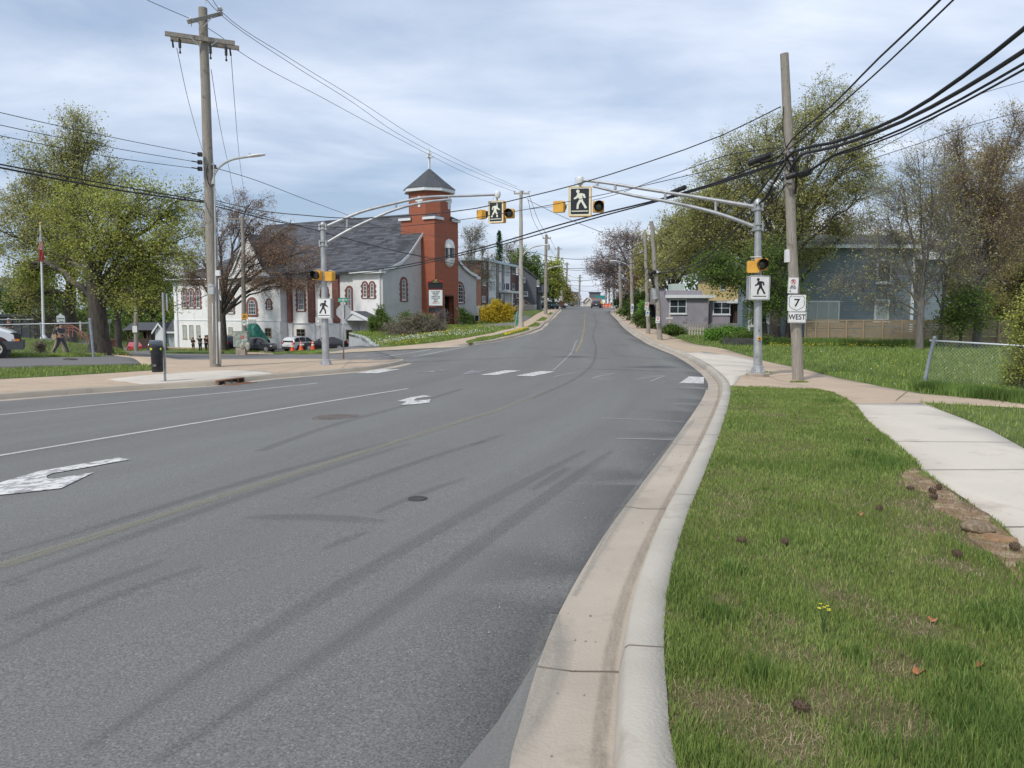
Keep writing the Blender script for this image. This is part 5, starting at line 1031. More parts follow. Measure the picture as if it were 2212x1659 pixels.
# hall wing facing the parking lot
y0w=CH.pl(624,690,0,.32)[1]; 
e,r_=CH.eye,CH.R@ray(606.5,690); tt=(y0w-e[1])/r_[1]; xw=float(e[0]+r_[0]*tt); yW=CH.pl(377,690,0,xw)[1]
zw=CH.pl(500,604,0,xw)[2]; mb=MB(); mb.b2((xw,y0w,ZB-2.5),(xw+6,yW,zw)); mb.build('hall_wall',M_stwhite,CH.t)
zst=CH.pl(500,692.5,0,xw)[2]; mb=MB(); mb.b2((xw-.05,y0w-.05,zst-.05),(xw+5.9,yW+.05,zst+.06)); mb.build('string_course',M_trim,CH.t)
mb=MB(); mb.b2((xw-.5,y0w-.3,zw+.0),(xw+.2,yW+.4,zw+.22)); mb.build('eave_box',M_trim,CH.t)
def zmain(x):
    xs_=[p[0] for p in pr]; zs_=[p[1] for p in pr]; return float(np.interp(x,xs_,zs_))
S=[];k=7
for (y,hf_) in ((y0w-.35,0),(y0w+.6,.5),(y0w+4,1),(yW-9,1),(yW-4,.52),(yW-1.5,.2),(yW+.5,0)):
    S.append([(xw-.55,y,zw+.12)]+[(x,y,zw+.12+(min(zmain(cx_-2),rz_)-zw)*hf_*f) for x,f in ((xw+1.2,.07),(xw+3,.25),(xw+5,.5),(cx_-3,.8),(cx_,1))])
roof(S,M_shingle,CH.t,'hall_roof')
ap=CH.pl(535.7,512,0,xw); b0=CH.pl(585,600,0,xw); b1=CH.pl(494,600,0,xw)
mb=MB(); mb.prism([(xw-.1,b0[1],zw+.2),(xw-.1,b1[1],zw+.2),(xw-.1,b1[1]*.86+b0[1]*.14,zw+.9),(xw-.1,ap[1],ap[2]),(xw-.1,b0[1]*.86+b1[1]*.14,zw+.9)],(5.5,0,0)); mb.build('gable_wall',M_stwhite,CH.t)
mb=MB()
for p,q in (((b0[1]-.3,zw+.2),(b0[1]*.86+b1[1]*.14,zw+1.1)),((b0[1]*.86+b1[1]*.14,zw+1.1),(ap[1],ap[2]+.25)),((ap[1],ap[2]+.25),(b1[1]*.86+b0[1]*.14,zw+1.1)),((b1[1]*.86+b0[1]*.14,zw+1.1),(b1[1]+.3,zw+.2))):
    mb.prism([(xw-.35,p[0],p[1]),(xw-.35,q[0],q[1]),(xw-.35,q[0],q[1]-.3),(xw-.35,p[0],p[1]-.3)],(.08,0,0))
mb.build('rake_board',M_trim,CH.t)
mb=MB()
for p,q in (((b0[1]-.3,zw+.2),(b0[1]*.86+b1[1]*.14,zw+1.1)),((b0[1]*.86+b1[1]*.14,zw+1.1),(ap[1],ap[2]+.25)),((ap[1],ap[2]+.25),(b1[1]*.86+b0[1]*.14,zw+1.1)),((b1[1]*.86+b0[1]*.14,zw+1.1),(b1[1]+.3,zw+.2))):
    mb.prism([(xw-.3,p[0],p[1]+.02),(xw-.3,q[0],q[1]+.02),(xw-.3,q[0],q[1]+.16),(xw-.3,p[0],p[1]+.16)],(8,0,0))
mb.build('gable_roof',M_shingle2,CH.t)
mb=MB(); 
for a,b in ((377,383),(606.5,603)): 
    ya,yb=CH.pl(a,690,0,xw)[1],CH.pl(b,690,0,xw)[1]; mb.b2((xw-.12,min(ya,yb),ZB-2.5),(xw-.001,max(ya,yb),zst-.07))
mb.build('corner_pier',M_stwhite,CH.t,split=True)
for q in ((395.7,404.3,702,731),(410,418.6,702,731),(425.4,433.7,702.5,731),(494,503.5,706.6,722)): CH.win(0,xw,*q,nx=1,nz=2,mf=M_tanwin,glass=M_curt)
for q in ((394,406.2,622,667.5),(408.4,421,622,667.5),(423,435.5,622,667.5),(492.4,507.3,632,678.7),(575.5,588,644,669.4)): CH.win(0,xw,*q,arch=True,sur=.22,nx=2,nz=3,glass=M_wind)
CH.win(0,xw,533.5,557.5,641.5,684,arch=True,sur=.34,nx=3,nz=4,sill=False); CH.win(0,xw,573,586.6,708.4,727,nx=2,nz=2,mf=M_tanwin,glass=M_wind)
q0=CH.pl(537.6,716.5,0,xw);q1=CH.pl(552.5,684.5,0,xw); M_gdoor=pm('grey_green_door',(.38,.42,.40),(.44,.47,.45),scale=2,rough=.6)
mb=MB(); mb.b2((xw-.08,q1[1],q0[2]-.8),(xw-.002,q0[1],q1[2]-.3)); d_=mb.build('door',M_gdoor,CH.t); mb=MB(); mb.b2((xw-.12,q1[1]+.15,q0[2]+.8),(xw-.081,q1[1]+.25,q0[2]+1.0)); mb.build('handle',M_galv,d_)
mb=MB(); yy=CH.pl(384.5,690,0,xw)[1]; mb.tube([(xw-.1,yy,zw),(xw-.1,yy,ZB-2)],.07,8); mb.build('downspout',M_trim,CH.t)
# tower
tx0,ty0,tw=6.9,-1.9,4.74; zt=CH.pl(941,472,0,tx0)[2]; zb=CH.pl(941,408,0,tx0)[2]
mb=MB(); c=1.22; q0=CH.pl(961,704,1,ty0);q1=CH.pl(980,640.5,1,ty0)
dx0,dx1,dz=q0[0],q1[0],q1[2]
# lower shaft built with a door opening
mb.b2((tx0,ty0,-1.4),(dx0,ty0+tw,zt)); mb.b2((dx1,ty0+.001,-1.4),(tx0+tw,ty0+tw,zt-.001)); mb.b2((dx0,ty0+.002,dz),(dx1,ty0+tw-.002,zt-.002)); mb.b2((dx0,ty0+.9,-1.4),(dx1,ty0+tw-.003,dz)); mb.build('tower_shaft',M_orange,CH.t)
def cham(x0,x1,y0,y1,c): return [(x0+c,y0),(x1-c,y0),(x1,y0+c),(x1,y1-c),(x1-c,y1),(x0+c,y1),(x0,y1-c),(x0,y0+c)]
mb=MB(); mb.prism([(x,y,zt-.2) for x,y in cham(tx0+.12,tx0+tw-.12,ty0+.12,ty0+tw-.12,c)],(0,0,zb-zt+.2)); mb.build('belfry',M_orange,CH.t)
tcx,tcy=tx0+tw/2,ty0+tw/2; za=CH.eye[2]+0; pa=CH.pl(936,363,0,tcx)[2]
mb=MB(); O=cham(tx0-.35,tx0+tw+.35,ty0-.35,ty0+tw+.35,c+.2); mb.prism([(x,y,zb-.05) for x,y in O],(0,0,.38)); mb.build('cornice',M_trim,CH.t)
mb=MB(); V=[]; F=[]
for s_,z in ((1.03,zb+.34),(.80,zb+.34+(pa-zb-.34)*.22),(.55,zb+.34+(pa-zb-.34)*.46),(.28,zb+.34+(pa-zb-.34)*.74),(.02,pa)):
    V+=[(tcx+(x-tcx)*s_,tcy+(y-tcy)*s_,z) for x,y in O]
for i in range(4): F+=[(i*8+j,i*8+(j+1)%8,(i+1)*8+(j+1)%8,(i+1)*8+j) for j in range(8)]
F+=[tuple(range(8)),tuple(32+j for j in range(8))]; mb.add(V,F); mb.build('tower_roof',M_shingle2,CH.t)
for sx,sy in ((0,0),(1,0),(0,1),(1,1)):
    ox=tx0+sx*tw; oy=ty0+sy*tw; dx_=1 if sx==0 else -1; dy_=1 if sy==0 else -1; k=c*1.1; e_=.22
    tri=[(ox-dx_*e_,oy-dy_*e_),(ox+dx_*k*1.15,oy-dy_*e_),(ox-dx_*e_,oy+dy_*k*1.15)]
    mb=MB(); mb.prism([(x,y,zt-.02) for x,y in tri],(0,0,.28)); mb.build('broach_trim',M_trim,CH.t)
    mb=MB(); ap_=(ox+dx_*k*.62,oy+dy_*k*.62,zt+.85); mb.add([(x,y,zt+.262) for x,y in tri]+[ap_],[(0,1,3),(1,2,3),(2,0,3),(0,2,1)]); mb.build('broach_roof',M_shingle2,CH.t)
def cross(ax,val,x0,x1,y0,y1,nm='wall_cross'):
    a=CH.pl(x0,y1,ax,val);b=CH.pl(x1,y0,ax,val); o=1-ax; a0,a1=sorted((a[o],b[o])); z0,z1=a[2],b[2]; m_=(a0+a1)/2; wd=(a1-a0)*.16; hz=z0+(z1-z0)*.52
    T=lambda p,z,q:(val-q,p,z) if ax==0 else (p,val-q,z)
    mb=MB(); mb.b2(T(m_-wd,z0,-.02),T(m_+wd,z1,.07)); mb.b2(T(a0,hz,-.018),T(a1,hz+wd*2,.068)); mb.build(nm,M_trim,CH.t)
cross(0,tx0+.12,898.5,913,423,448); cross(1,ty0+.12,963,975,425.5,451)
# cross on the spire
zc0,zc1=pa-.1,CH.pl(936,324,0,tcx)[2]; h=zc1-zc0; mb=MB(); mb.box((tcx,tcy,(zc0+zc1)/2),(.2,.2,h)); 
for zz,wd in ((zc0+h*.66,1.0),(zc0+h*.84,.55)): mb.box((tcx,tcy,zz),(wd,.17,.16),rz=R(15)); mb.box((tcx,tcy,zz),(.17,wd,.162),rz=R(15))
mb.build('spire_cross',M_trim,CH.t); mb=MB(); mb.tube([(tcx,tcy,zc1),(tcx,tcy,zc1+.35)],.03,6); mb.build('finial_rod',M_galv,CH.t)
# oriel window with rounded white caps
q0=CH.pl(961,577.8,1,ty0); q1=CH.pl(978.3,517,1,ty0); m_=(q0[0]+q1[0])/2; rr2=(q1[0]-q0[0])/2; 
mb=MB(); V=[];F=[];n=13
zz=np.concatenate([np.linspace(q0[2],q0[2]+rr2*1.25,7),np.linspace(q1[2]-rr2*1.25,q1[2],7)])
def halfc(rad,z): return [(m_+rad*math.cos(t),ty0-rad*.75*math.sin(t),z) for t in np.linspace(0,math.pi,n)]
for cap_,zs_ in (('lo',[q0[2]+rr2*1.3*f for f in np.linspace(0,1,8)]),('hi',[q1[2]-rr2*1.3*f for f in np.linspace(0,1,8)])):
    mb=MB(); V=[]
    for i,z in enumerate(zs_): V+=halfc(rr2*math.sin(math.acos(1-min(1,i/7)))+.001,z)
    V+= [(m_,ty0+.01,zs_[-1])]
    F=[(i*n+j,i*n+j+1,(i+1)*n+j+1,(i+1)*n+j) for i in range(7) for j in range(n-1)]+[tuple(7*n+j for j in range(n))]
    mb.add(V,F); mb.build('window_hood',M_white,CH.t,smooth=True)
mb=MB(); V=halfc(rr2*.9,q0[2]+rr2*1.29)+halfc(rr2*.9,q1[2]-rr2*1.29); mb.add(V,[(j,j+1,n+j+1,n+j) for j in range(n-1)]); ow=mb.build('oriel_glass',M_win,CH.t)
mb=MB()
for j in (0,3,9,12): p=V[j]; mb.b2((p[0]-.03,p[1]-.03,p[2]),(p[0]+.03,p[1]+.03,V[n][2]))
mb.build('mullion',M_trim,ow,split=True)
# entrance
mb=MB(); mb.b2((dx0+.01,ty0+.86,-1.2),(dx1-.5,ty0+.899,dz-.01)); dr=mb.build('door',M_trim,CH.t)
dw=dx1-.5-dx0; mb=MB(); mb.b2((dx0+dw*.2,ty0+.84,.1-.0),(dx0+dw*.85,ty0+.861,dz-1.45)); mb.build('glass',M_wind,dr)
mb=MB(); mb.b2((dx0+dw*.50,ty0+.82,.1),(dx0+dw*.56,ty0+.842,dz-1.45)); mb.b2((dx0+dw*.2,ty0+.821,.75),(dx0+dw*.85,ty0+.8415,.83)); mb.build('bars',M_trim,dr)
mb=MB(); mb.b2((dx0+.02,ty0+.82,dz-1.35),(dx1-.52,ty0+.859,dz-.05)); mb.build('transom_panel',M_wind,CH.t)
mb=MB(); mb.b2((dx0+.3,ty0+.78,dz-.85),(dx1-.7,ty0+.818,dz-.25)); mb.build('transom_sign',M_white,CH.t)
mb=MB(); mb.b2((dx1-.495,ty0+.7,-1.2),(dx1-.005,ty0+.899,dz-.003)); mb.build('door_recess',M_black,CH.t)
mb=MB(); mb.b2((dx1-.25,ty0-.06,-.9),(dx1-.02,ty0-.002,dz)); mb.b2((dx0,ty0-.061,dz-.0),(dx1-.02,ty0-.001,dz+.12)); mb.build('door_frame',M_blackplast,CH.t)
mb=MB(); p=CH.pl(984,666,1,ty0); mb.b2((p[0]-.12,ty0-.2,p[2]-.15),(p[0]+.12,ty0-.002,p[2]+.12)); mb.build('wall_lamp',M_tanwin,CH.t)
# rear flashing where tower meets roof
mb=MB(); mb.b2((tx0-.08,ty0+tw-.02,zt-3.2),(tx0+tw+.1,ty0+tw+.1,zt-3.05)); mb.build('flashing',M_trim,CH.t)
# side entrance canopy
a=CH.pl(753,706,0,-1.6); b=CH.pl(800,706,0,-1.6); zc=CH.pl(770,690,0,-1.6)[2]; zt2=CH.pl(770,674.5,0,-1.6)[2]; ys=sorted((a[1],b[1])); ym=(ys[0]+ys[1])/2+.4
mb=MB(); 
for (p,q) in (((ys[0]-.2,zc),(ym,zt2)),((ym,zt2),(ys[1]+.2,zc))): mb.prism([(-2.2,p[0],p[1]),(-2.2,q[0],q[1]),(-2.2,q[0],q[1]+.12),(-2.2,p[0],p[1]+.12)],(2.19,0,0))
mb.build('canopy_roof',M_shingle2,CH.t)
mb=MB(); mb.prism([(-2.28,ys[0]-.25,zc-.12),(-2.28,ys[0]-.2,zc+.16),(-2.28,ym,zt2+.16),(-2.28,ys[1]+.2,zc+.16),(-2.28,ys[1]+.25,zc-.12),(-2.28,ys[1],zc-.1),(-2.28,ym,zt2-.14),(-2.28,ys[0],zc-.1)],(.08,0,0)); mb.prism([(-2.15,ys[0],zc-.1),(-2.15,ys[1],zc-.1),(-2.15,ym,zt2-.12)],(.06,0,0)); mb.build('canopy_gable',M_trim,CH.t)
mb=MB(); mb.prism([(-2.1,ys[0],zc-.1),(-.01,ys[0],zc-.1),(-.01,ys[0],zc-2.2)],(0,.12,0)); mb.prism([(-2.1,ys[1]-.12,zc-.1),(-.01,ys[1]-.12,zc-.1),(-.01,ys[1]-.12,zc-2.2)],(0,.12,0)); mb.build('canopy_bracket',M_stwhite,CH.t,split=True)
mb=MB(); mb.b2((-.06,ys[0]+.2,zc-3),(-.003,ys[0]+1.4,zc-.6)); mb.build('side_door',M_wind,CH.t)
# ---- letter board sign
A=At('letter_board','maroon changeable letter sign board reading ALL ARE WELCOME before the church tower','church sign',941,700,80,rz=R(12))
M_maroon=pm('maroon_metal',(.085,.018,.03),(.11,.025,.04),rough=.5); M_redm=pm('red_metal',(.42,.05,.05),(.36,.04,.045),rough=.5); M_gold=pm('gold_letter',(.62,.5,.12),(.55,.44,.1),rough=.5); M_board=pm('pale_board',(.80,.83,.80),(.76,.80,.77),scale=3,rough=.5)  # letter panel has a plain pale colour
x0=A(925,640)[0]; x1=A(957,640)[0]; w_=x1-x0; Z=lambda y:A(941,y)[2]
A.t.location[2]+=0
mb=MB(); mb.b2((x0,-.0,Z(662)),(x1,.55,Z(608.5))); mb.build('cabinet',M_maroon,A.t)
mb=MB(); mb.b2((x0+.04,-.03,Z(623.5)),(x1-.04,-.002,Z(611))); mb.build('blank_panel',M_blackplast,A.t)
mb=MB(); mb.b2((x0-.02,-.05,Z(625.5)),(x1+.02,-.003,Z(624.2))); mb.build('trim_bar',M_redm,A.t)
mb=MB(); mb.b2((x0+.05,-.03,Z(660)),(x1-.05,-.004,Z(626.5))); mb.build('letter_panel',M_board,A.t)
mb=MB(); mb.prism([(x0-.08,-.06,Z(609.5)),(x0-.08,-.06,Z(607.5)),(x0+w_*.28,-.06,Z(605.5)),(x0+w_*.36,-.06,Z(603)),(x0+w_*.64,-.06,Z(603)),(x0+w_*.72,-.06,Z(605.5)),(x1+.08,-.06,Z(607.5)),(x1+.08,-.06,Z(609.5))],(0,.5,0)); mb.build('crest',M_redm,A.t)
mb=MB(); mb.prism([(x0+w_*.2,-.08,Z(611)),(x0+w_*.22,-.08,Z(608.5)),(x0+w_*.38,-.08,Z(604.3)),(x0+w_*.62,-.08,Z(604.3)),(x0+w_*.78,-.08,Z(608.5)),(x0+w_*.8,-.08,Z(611))],(0,.015,0)); mb.build('number_plate',M_inkblack,A.t)
text('lettering','197',.22,M_gold,A.t,((x0+x1)/2,-.085,Z(606)),bold=.006); text('lettering','WINDMILL RD',.1,M_gold,A.t,((x0+x1)/2,-.085,Z(609.3)),bold=.003)
lh=(Z(626.5)-Z(660))/9.6
for i,(s_,mt) in enumerate((('ALL  ARE  WELCOME',M_inkblack),('DEEPWATER',M_inkblack),('CHURCH',M_inkblack),('WE MOVED TO OUR',M_inkblack),('HALIFAX LOCATION',M_inkblack),('SUNDAY',M_inkblack),('SERVICE',M_inkblack),('9 30 AND 11 15',M_redink))):
    text('lettering',s_,lh*.86,mt,A.t,((x0+x1)/2,-.034,Z(626.5)-lh*(i+1.05)),bold=.007,sx=.66 if len(s_)>14 else .8,ext=.001)

mb=MB(); mb.b2((x0+.03,.05,Z(676)),(x1-.03,.45,Z(663.5))); mb.build('base_panel',M_blackplast,A.t)
mb=MB(); mb.b2((x0+.3,.1,Z(705)),(x0+.5,.35,Z(676.2))); mb.b2((x1-.5,.1,Z(705)),(x1-.3,.35,Z(676.2))); mb.build('leg',M_maroon,A.t,split=True)
# ---- apartment block
M_ab=brick_mat('apartment_brick',(.17,.068,.045),(.115,.045,.032),(.19,.15,.13),.24,.085,.01); M_pier=brick_mat('stone_pier',(.26,.24,.23),(.15,.14,.135),(.3,.28,.26),.4,.14,.012)
zA=lambda x,y:((1800+x/6.38)/1.8228,(1000+y/6.38)/1.8228)
ca=W(*zA(600,1300),115); AB=B('apartment_building','three storey brown brick apartment block with white balconies panels and pale blue roof edge','apartment block',(ca[0],115,.0),R(76))
ztop=AB.pl(*zA(600,160),1,0)[2]; xE=AB.pl(*zA(1470,700),1,0)[0]; 
AB.box('brick_wall',(0,0,-2),(xE,14,ztop),M_ab)
mb=MB(); mb.b2((-.5,-.6,ztop+.002),(xE+.5,14.5,ztop+.4)); mb.build('roof_fascia',pm('pale_blue_fascia',(.52,.62,.68),(.45,.55,.6),rough=.5),AB.t)
AB.box('white_base',(-.05,-.05,-2),(xE*.3,14.05,AB.pl(*zA(600,1430),1,0)[2]),M_trim)
X=lambda x:AB.pl(*zA(x,700),1,0)[0]
def zz_(x,y): return AB.pl(*zA(x,y),1,0)[2]
mb=MB(); mb.b2((X(780),-.12,-1),(X(960),-.002,ztop)); mb.b2((X(1018),-.119,-1),(X(1100),-.003,ztop)); mb.b2((X(1150),-.118,-1),(X(1318),-.004,ztop)); mb.build('white_bay',M_trim,AB.t,split=True)
mb=MB(); mb.b2((X(960),-.25,-1),(X(1018),-.005,ztop)); mb.b2((X(1100),-.249,-1),(X(1150),-.006,ztop)); mb.build('stone_pier',M_pier,AB.t,split=True)
for q in ((640,205,715,370),(640,640,712,790),(628,1055,705,1205),(1385,355,1445,500),(1380,745,1438,885),(1375,1120,1430,1250)):
    a=zA(q[0],q[1]);b=zA(q[2],q[3]); AB.win(1,0,a[0],b[0],a[1],b[1],nx=2,nz=1,glass=M_win)
for q,nx in (((790,250,870,510),1),((880,250,955,510),2),((785,680,870,925),1),((880,680,950,925),2),((785,1085,870,1290),1),((880,1085,948,1290),2),((1160,340,1212,560),1),((1220,340,1312,570),1),((1155,730,1205,900),1),((1215,730,1305,910),2),((1020,300,1098,480),1),((1020,705,1098,880),1)):
    a=zA(q[0],q[1]);b=zA(q[2],q[3]); AB.win(1,-.12,a[0],b[0],a[1],b[1],nx=nx,nz=1,glass=M_win if q[0]%20 else M_curt,sill=False)
mb=MB(); a=zz_(1100,950); mb.b2((X(1015),-1.6,a-.15),(X(1330),-.12,a+.2)); mb.build('entrance_canopy',M_trim,AB.t); mb=MB(); mb.b2((X(1160),-1.5,-.5),(X(1185),-1.2,a-.16)); mb.build('canopy_post',M_trim,AB.t); mb=MB(); mb.b2((X(1020),-.3,-.5),(X(1150),-.26,a-.3)); mb.build('entrance_door',M_wind,AB.t)
mb=MB()
M_stair=pm('pink_handrail',(.42,.27,.2),(.5,.33,.26),rough=.7)
for dy in (-2.0,-3.2):
    P0=(X(1210),dy,zz_(1200,1160)); P1=(X(1440),dy,zz_(1440,1290)); mb.tube([P0,P1],.05,6); mb.tube([(P0[0],dy,P0[2]-.5),(P1[0],dy,P1[2]-.5)],.04,6)
    for f in (0,.5,1): p=np.array(P0)*(1-f)+np.array(P1)*f; mb.tube([p,p-[0,0,1.1]],.05,6)
mb.build('handrail',M_stair,AB.t,split=True)
mb=MB()
for k in range(7): mb.b2((X(1210)+k*.45,-3.2,-1),(X(1210)+(k+1)*.45,-2.0,zz_(1200,1160)-1.0-k*.17))
mb.build('stairs',M_stair,AB.t)
# ---- grey clapboard house
M_clapg=lines_mat('charcoal_clapboard',(.115,.125,.145),.2,2,.5,.08,.75,.1)
g0=W(1114,668,138); GH=B('clapboard_house','charcoal clapboard house with steep dark gable and white framed windows behind the apartments','house',(g0[0],138,0),0)
pz=lambda x,y:GH.pl(x,y,1,0)
zG=lambda x,y:((1700+x/2.766)/1.8228,(800+y/2.766)/1.8228)
l0=pz(*zG(880,700))[0]; l1=pz(*zG(1140,1150))[0]; zap=pz(*zG(915,655))[2]; zr_=pz(*zG(1140,815))[2]
mb=MB(); mb.prism([(l0,0,-1),(l1,0,-1),(l1,0,zr_),(pz(*zG(915,660))[0],0,zap),(l0,0,zap-1.2)],(0,9,0)); mb.build('wall',M_clapg,GH.t)
mb=MB(); p=pz(*zG(915,650)); q=pz(*zG(1155,825)); mb.prism([(p[0],-.35,p[2]),(q[0],-.35,q[2]),(q[0],-.35,q[2]+.22),(p[0],-.35,p[2]+.3)],(0,9.7,0)); mb.build('roof',M_shingle2,GH.t)
mb=MB(); mb.b2((l0-.02,-.04,-1),(l1+.02,-.002,pz(*zG(1000,1105))[2])); mb.build('foundation',M_stgrey,GH.t)
for q,nx,nz in (((918,708,942,778),1,3),((950,812,1020,862),2,2),((918,962,960,1035),1,2),((960,962,1048,1012),4,2),((990,1100,1040,1118),2,1)):
    a=zG(q[0],q[1]);b=zG(q[2],q[3]); GH.win(1,0,a[0],b[0],a[1],b[1],nx=nx,nz=nz,fr=.14)
mb=MB(); a=pz(*zG(1145,910));b=pz(*zG(1275,970)); mb.b2((a[0],.5,b[2]),(b[0],5,a[2]+.3)); mb.build('porch_roof',lines_mat('porch_metal',(.09,.10,.12),.35,0,.5),GH.t); mb=MB(); a=pz(*zG(1140,970));b=pz(*zG(1195,1150)); mb.b2((a[0],1,-1),(b[0],5,a[2])); mb.build('side_porch',M_clapg,GH.t)
a=zG(1145,835);b=zG(1170,905); GH.win(1,-.0,a[0],b[0],a[1],b[1],nx=2,nz=1)
# further small houses
def house(name,label,pxs,d,ywall,yroof,ybase,wallm,roofm,gable=None,rz=0,wins=(),dep=8,chim=None,cat='house'):
    o=W(pxs[0],ybase,d); H=B(name,label,cat,(o[0],d,0),rz); q=lambda x,y:H.pl(x,y,1,0)
    a=q(pxs[0],ybase); b=q(pxs[1],ybase); zw_=q((pxs[0]+pxs[1])/2,ywall)[2]; zr=q((pxs[0]+pxs[1])/2,yroof)[2]
    if gable=='front':
        mb=MB(); m_=(a[0]+b[0])/2; mb.prism([(a[0],0,-3),(b[0],0,-3),(b[0],0,zw_),(m_,0,zr-.15),(a[0],0,zw_)],(0,dep,0)); mb.build('wall',wallm,H.t)
        mb=MB(); e_=.3
        for s_ in (-1,1):
            p0=(m_,zr); p1=(m_+s_*((b[0]-a[0])/2+e_),zw_-.15); mb.prism([(p0[0],-e_,p0[1]-.02),(p1[0],-e_,p1[1]-.02),(p1[0],-e_,p1[1]+.16),(p0[0],-e_,p0[1]+.16)],(0,dep+2*e_,0))
        mb.build('roof',roofm,H.t)
        mb=MB()
        for s_ in (-1,1):
            p0=(m_,zr); p1=(m_+s_*((b[0]-a[0])/2+e_),zw_-.15); mb.prism([(p0[0],-e_-.06,p0[1]-.2),(p1[0],-e_-.06,p1[1]-.2),(p1[0],-e_-.06,p1[1]+.15),(p0[0],-e_-.06,p0[1]+.15)],(0,.05,0))
        mb.build('rake_board',M_trim,H.t)
    else:
        mb=MB(); mb.b2((a[0],0,-3),(b[0],dep,zw_)); mb.build('wall',wallm,H.t)
        mb=MB(); e_=.4; mb.prism([(a[0]-e_,-e_,zw_),(a[0]-e_,dep/2,zr),(a[0]-e_,dep+e_,zw_),(a[0]-e_,dep+e_,zw_+.15),(a[0]-e_,dep/2,zr+.18),(a[0]-e_,-e_,zw_+.15)],(b[0]-a[0]+2*e_,0,0)); mb.prism([(a[0],0,zw_),(a[0],dep,zw_),(a[0],dep/2,zr-.1)],(b[0]-a[0],0,0)); mb.build('roof',roofm,H.t)
    for wq in wins: H.win(1,0,*wq[:4],nx=wq[4] if len(wq)>4 else 1,nz=1,fr=.1)
    if chim: c_=q(*chim); mb=MB(); mb.b2((c_[0]-.5,dep*.3,zw_),(c_[0]+.5,dep*.45,c_[2])); mb.build('chimney',M_ab,H.t)
    return H
M_beige=lines_mat('beige_siding',(.50,.48,.42),.2,2,.75,.06); M_creamw=lines_mat('cream_siding',(.62,.58,.48),.2,2,.8,.05); M_brownroof=pm('brown_shingle',(.16,.085,.06),(.21,.12,.09),scale=6,rough=.95); M_whites=lines_mat('white_siding',(.66,.69,.72),.15,2,.75,.05)
M_lav=pm('lavender_stucco',(.27,.25,.29),(.33,.31,.345),scale=.9,detail=9,rough=.9,bump=.3,bscale=30,c3=(.20,.185,.215),s3=.8,t3=.62)
house('garage','small grey garage with white gable beyond the charcoal house','',0,0,0,0,0,0) if False else None
house('garage','small blue grey garage with white gable beyond the charcoal house',(1158,1182),170,650,640,672,pm('blue_grey_wall',(.22,.26,.31),(.27,.31,.36)),M_shingle2,gable='front',dep=8)
house('house','distant beige house with dark roof and chimney left of the crest',(1228,1252),250,646,631,670,M_beige,M_shingle2,wins=((1243,1249,649,657),),chim=(1239,629))
house('house','distant cream gabled house with brown roof at the end of the road',(1266,1280),240,652,643.5,672,M_creamw,M_brownroof,gable='front',dep=10)
house('house','distant low cream house with long brown roof behind the dark suv',(1280,1298),245,656,644,672,M_creamw,M_brownroof,wins=((1286,1289,658,664),))
H=house('flat_roof_building','distant dark flat roofed building with teal panel beyond the crest',(1277,1297),300,632,631,670,pm('dark_panel',(.12,.125,.135),(.15,.155,.165)),M_shingle2); mb=MB(); p=H.pl(1286,640,1,0); mb.b2((p[0]-.2,-.1,p[2]-1.3),(p[0]+4,-.002,p[2]+.3)); mb.build('teal_panel',pm('teal_glass',(.03,.22,.22),(.04,.28,.27),rough=.3),H.t)
# ---- lavender house
LH=B('lavender_house','low lavender stucco house with white gutters and flat roof beside the right pavement','house',(W(1431,705,72)[0],72,0),R(-4))
q=lambda x,y,v=0:LH.pl(x,y,1,v)
x0,x1,x2,x3,x4=[q(v,680)[0] for v in (1431.5,1530,1580,1591.5,1617.6)]; zt_=q(1480,641)[2]; zb_=-1.5
LH.box('front_wall',(x0,0,zb_),(x1,9,zt_),M_lav); LH.box('side_wing',(x1+.002,.6,zb_),(x2,9,zt_-.35),M_lav); LH.box('bay_base',(x1+.004,.5,zb_),(x2-.1,.598,q(1555,695)[2]),M_lav)  # low projecting base in the same lavender stucco as the wing
LH.box('entry_wall',(x2+.002,1.4,zb_),(x3,9,zt_-.5),pm('brown_entry',(.10,.07,.06),(.13,.09,.08))); LH.box('brown_siding_wall',(x3+.002,.8,zb_),(x4+3,9,zt_-.45),lines_mat('brown_siding',(.085,.045,.038),.14,2,.5,.1))
LH.box('upper_roof',(x0+.3,.5,zt_+.002),(x1-.5,8,q(1480,627)[2]),pm('lavender_fascia',(.26,.24,.275),(.3,.28,.31)))
mb=MB(); mb.b2((x0+.25,-.35,zt_-.12),(x1+.5,.6,zt_+.16)); mb.build('gutter',M_trim,LH.t); mb=MB(); a=q(1569,0); mb.b2((x2-.3,.2,zt_-.6),(x4+1,1.3,zt_-.38)); mb.build('gutter',M_trim,LH.t)
mb=MB(); mb.tube([(x1-.05,-.12,zt_),(x1-.05,-.12,-.3)],.05,6); mb.build('downspout',M_lav,LH.t)
LH.win(1,0,1446,1482.6,646.5,677.5,nx=2,nz=2,fr=.07); LH.win(1,.6,1540,1577,652,679,nx=2,nz=2,fr=.07)
a=q(1586,700,1.4); mb=MB(); mb.b2((a[0]-.1,1.3,a[2]-1.8+1.2),(a[0]+.35,1.398,a[2]+2.3)); mb.build('white_door',M_trim,LH.t)
LH.box('corner_block',(q(1424,680)[0],.8,zb_),(x0+.25,8,q(1431,622)[2]),M_lav)
LH.box('parapet',(q(1423,680)[0]-.1,.6,q(1431,622)[2]+.001),(x0+.45,3,q(1431,617)[2]),M_wind)
mb=MB(); mb.b2((q(1535,700)[0],-1.2,-.2),(x2+.8,.45,.35)); mb.build('entry_step',pm('grey_deck',(.2,.2,.2),(.26,.26,.26)),LH.t)
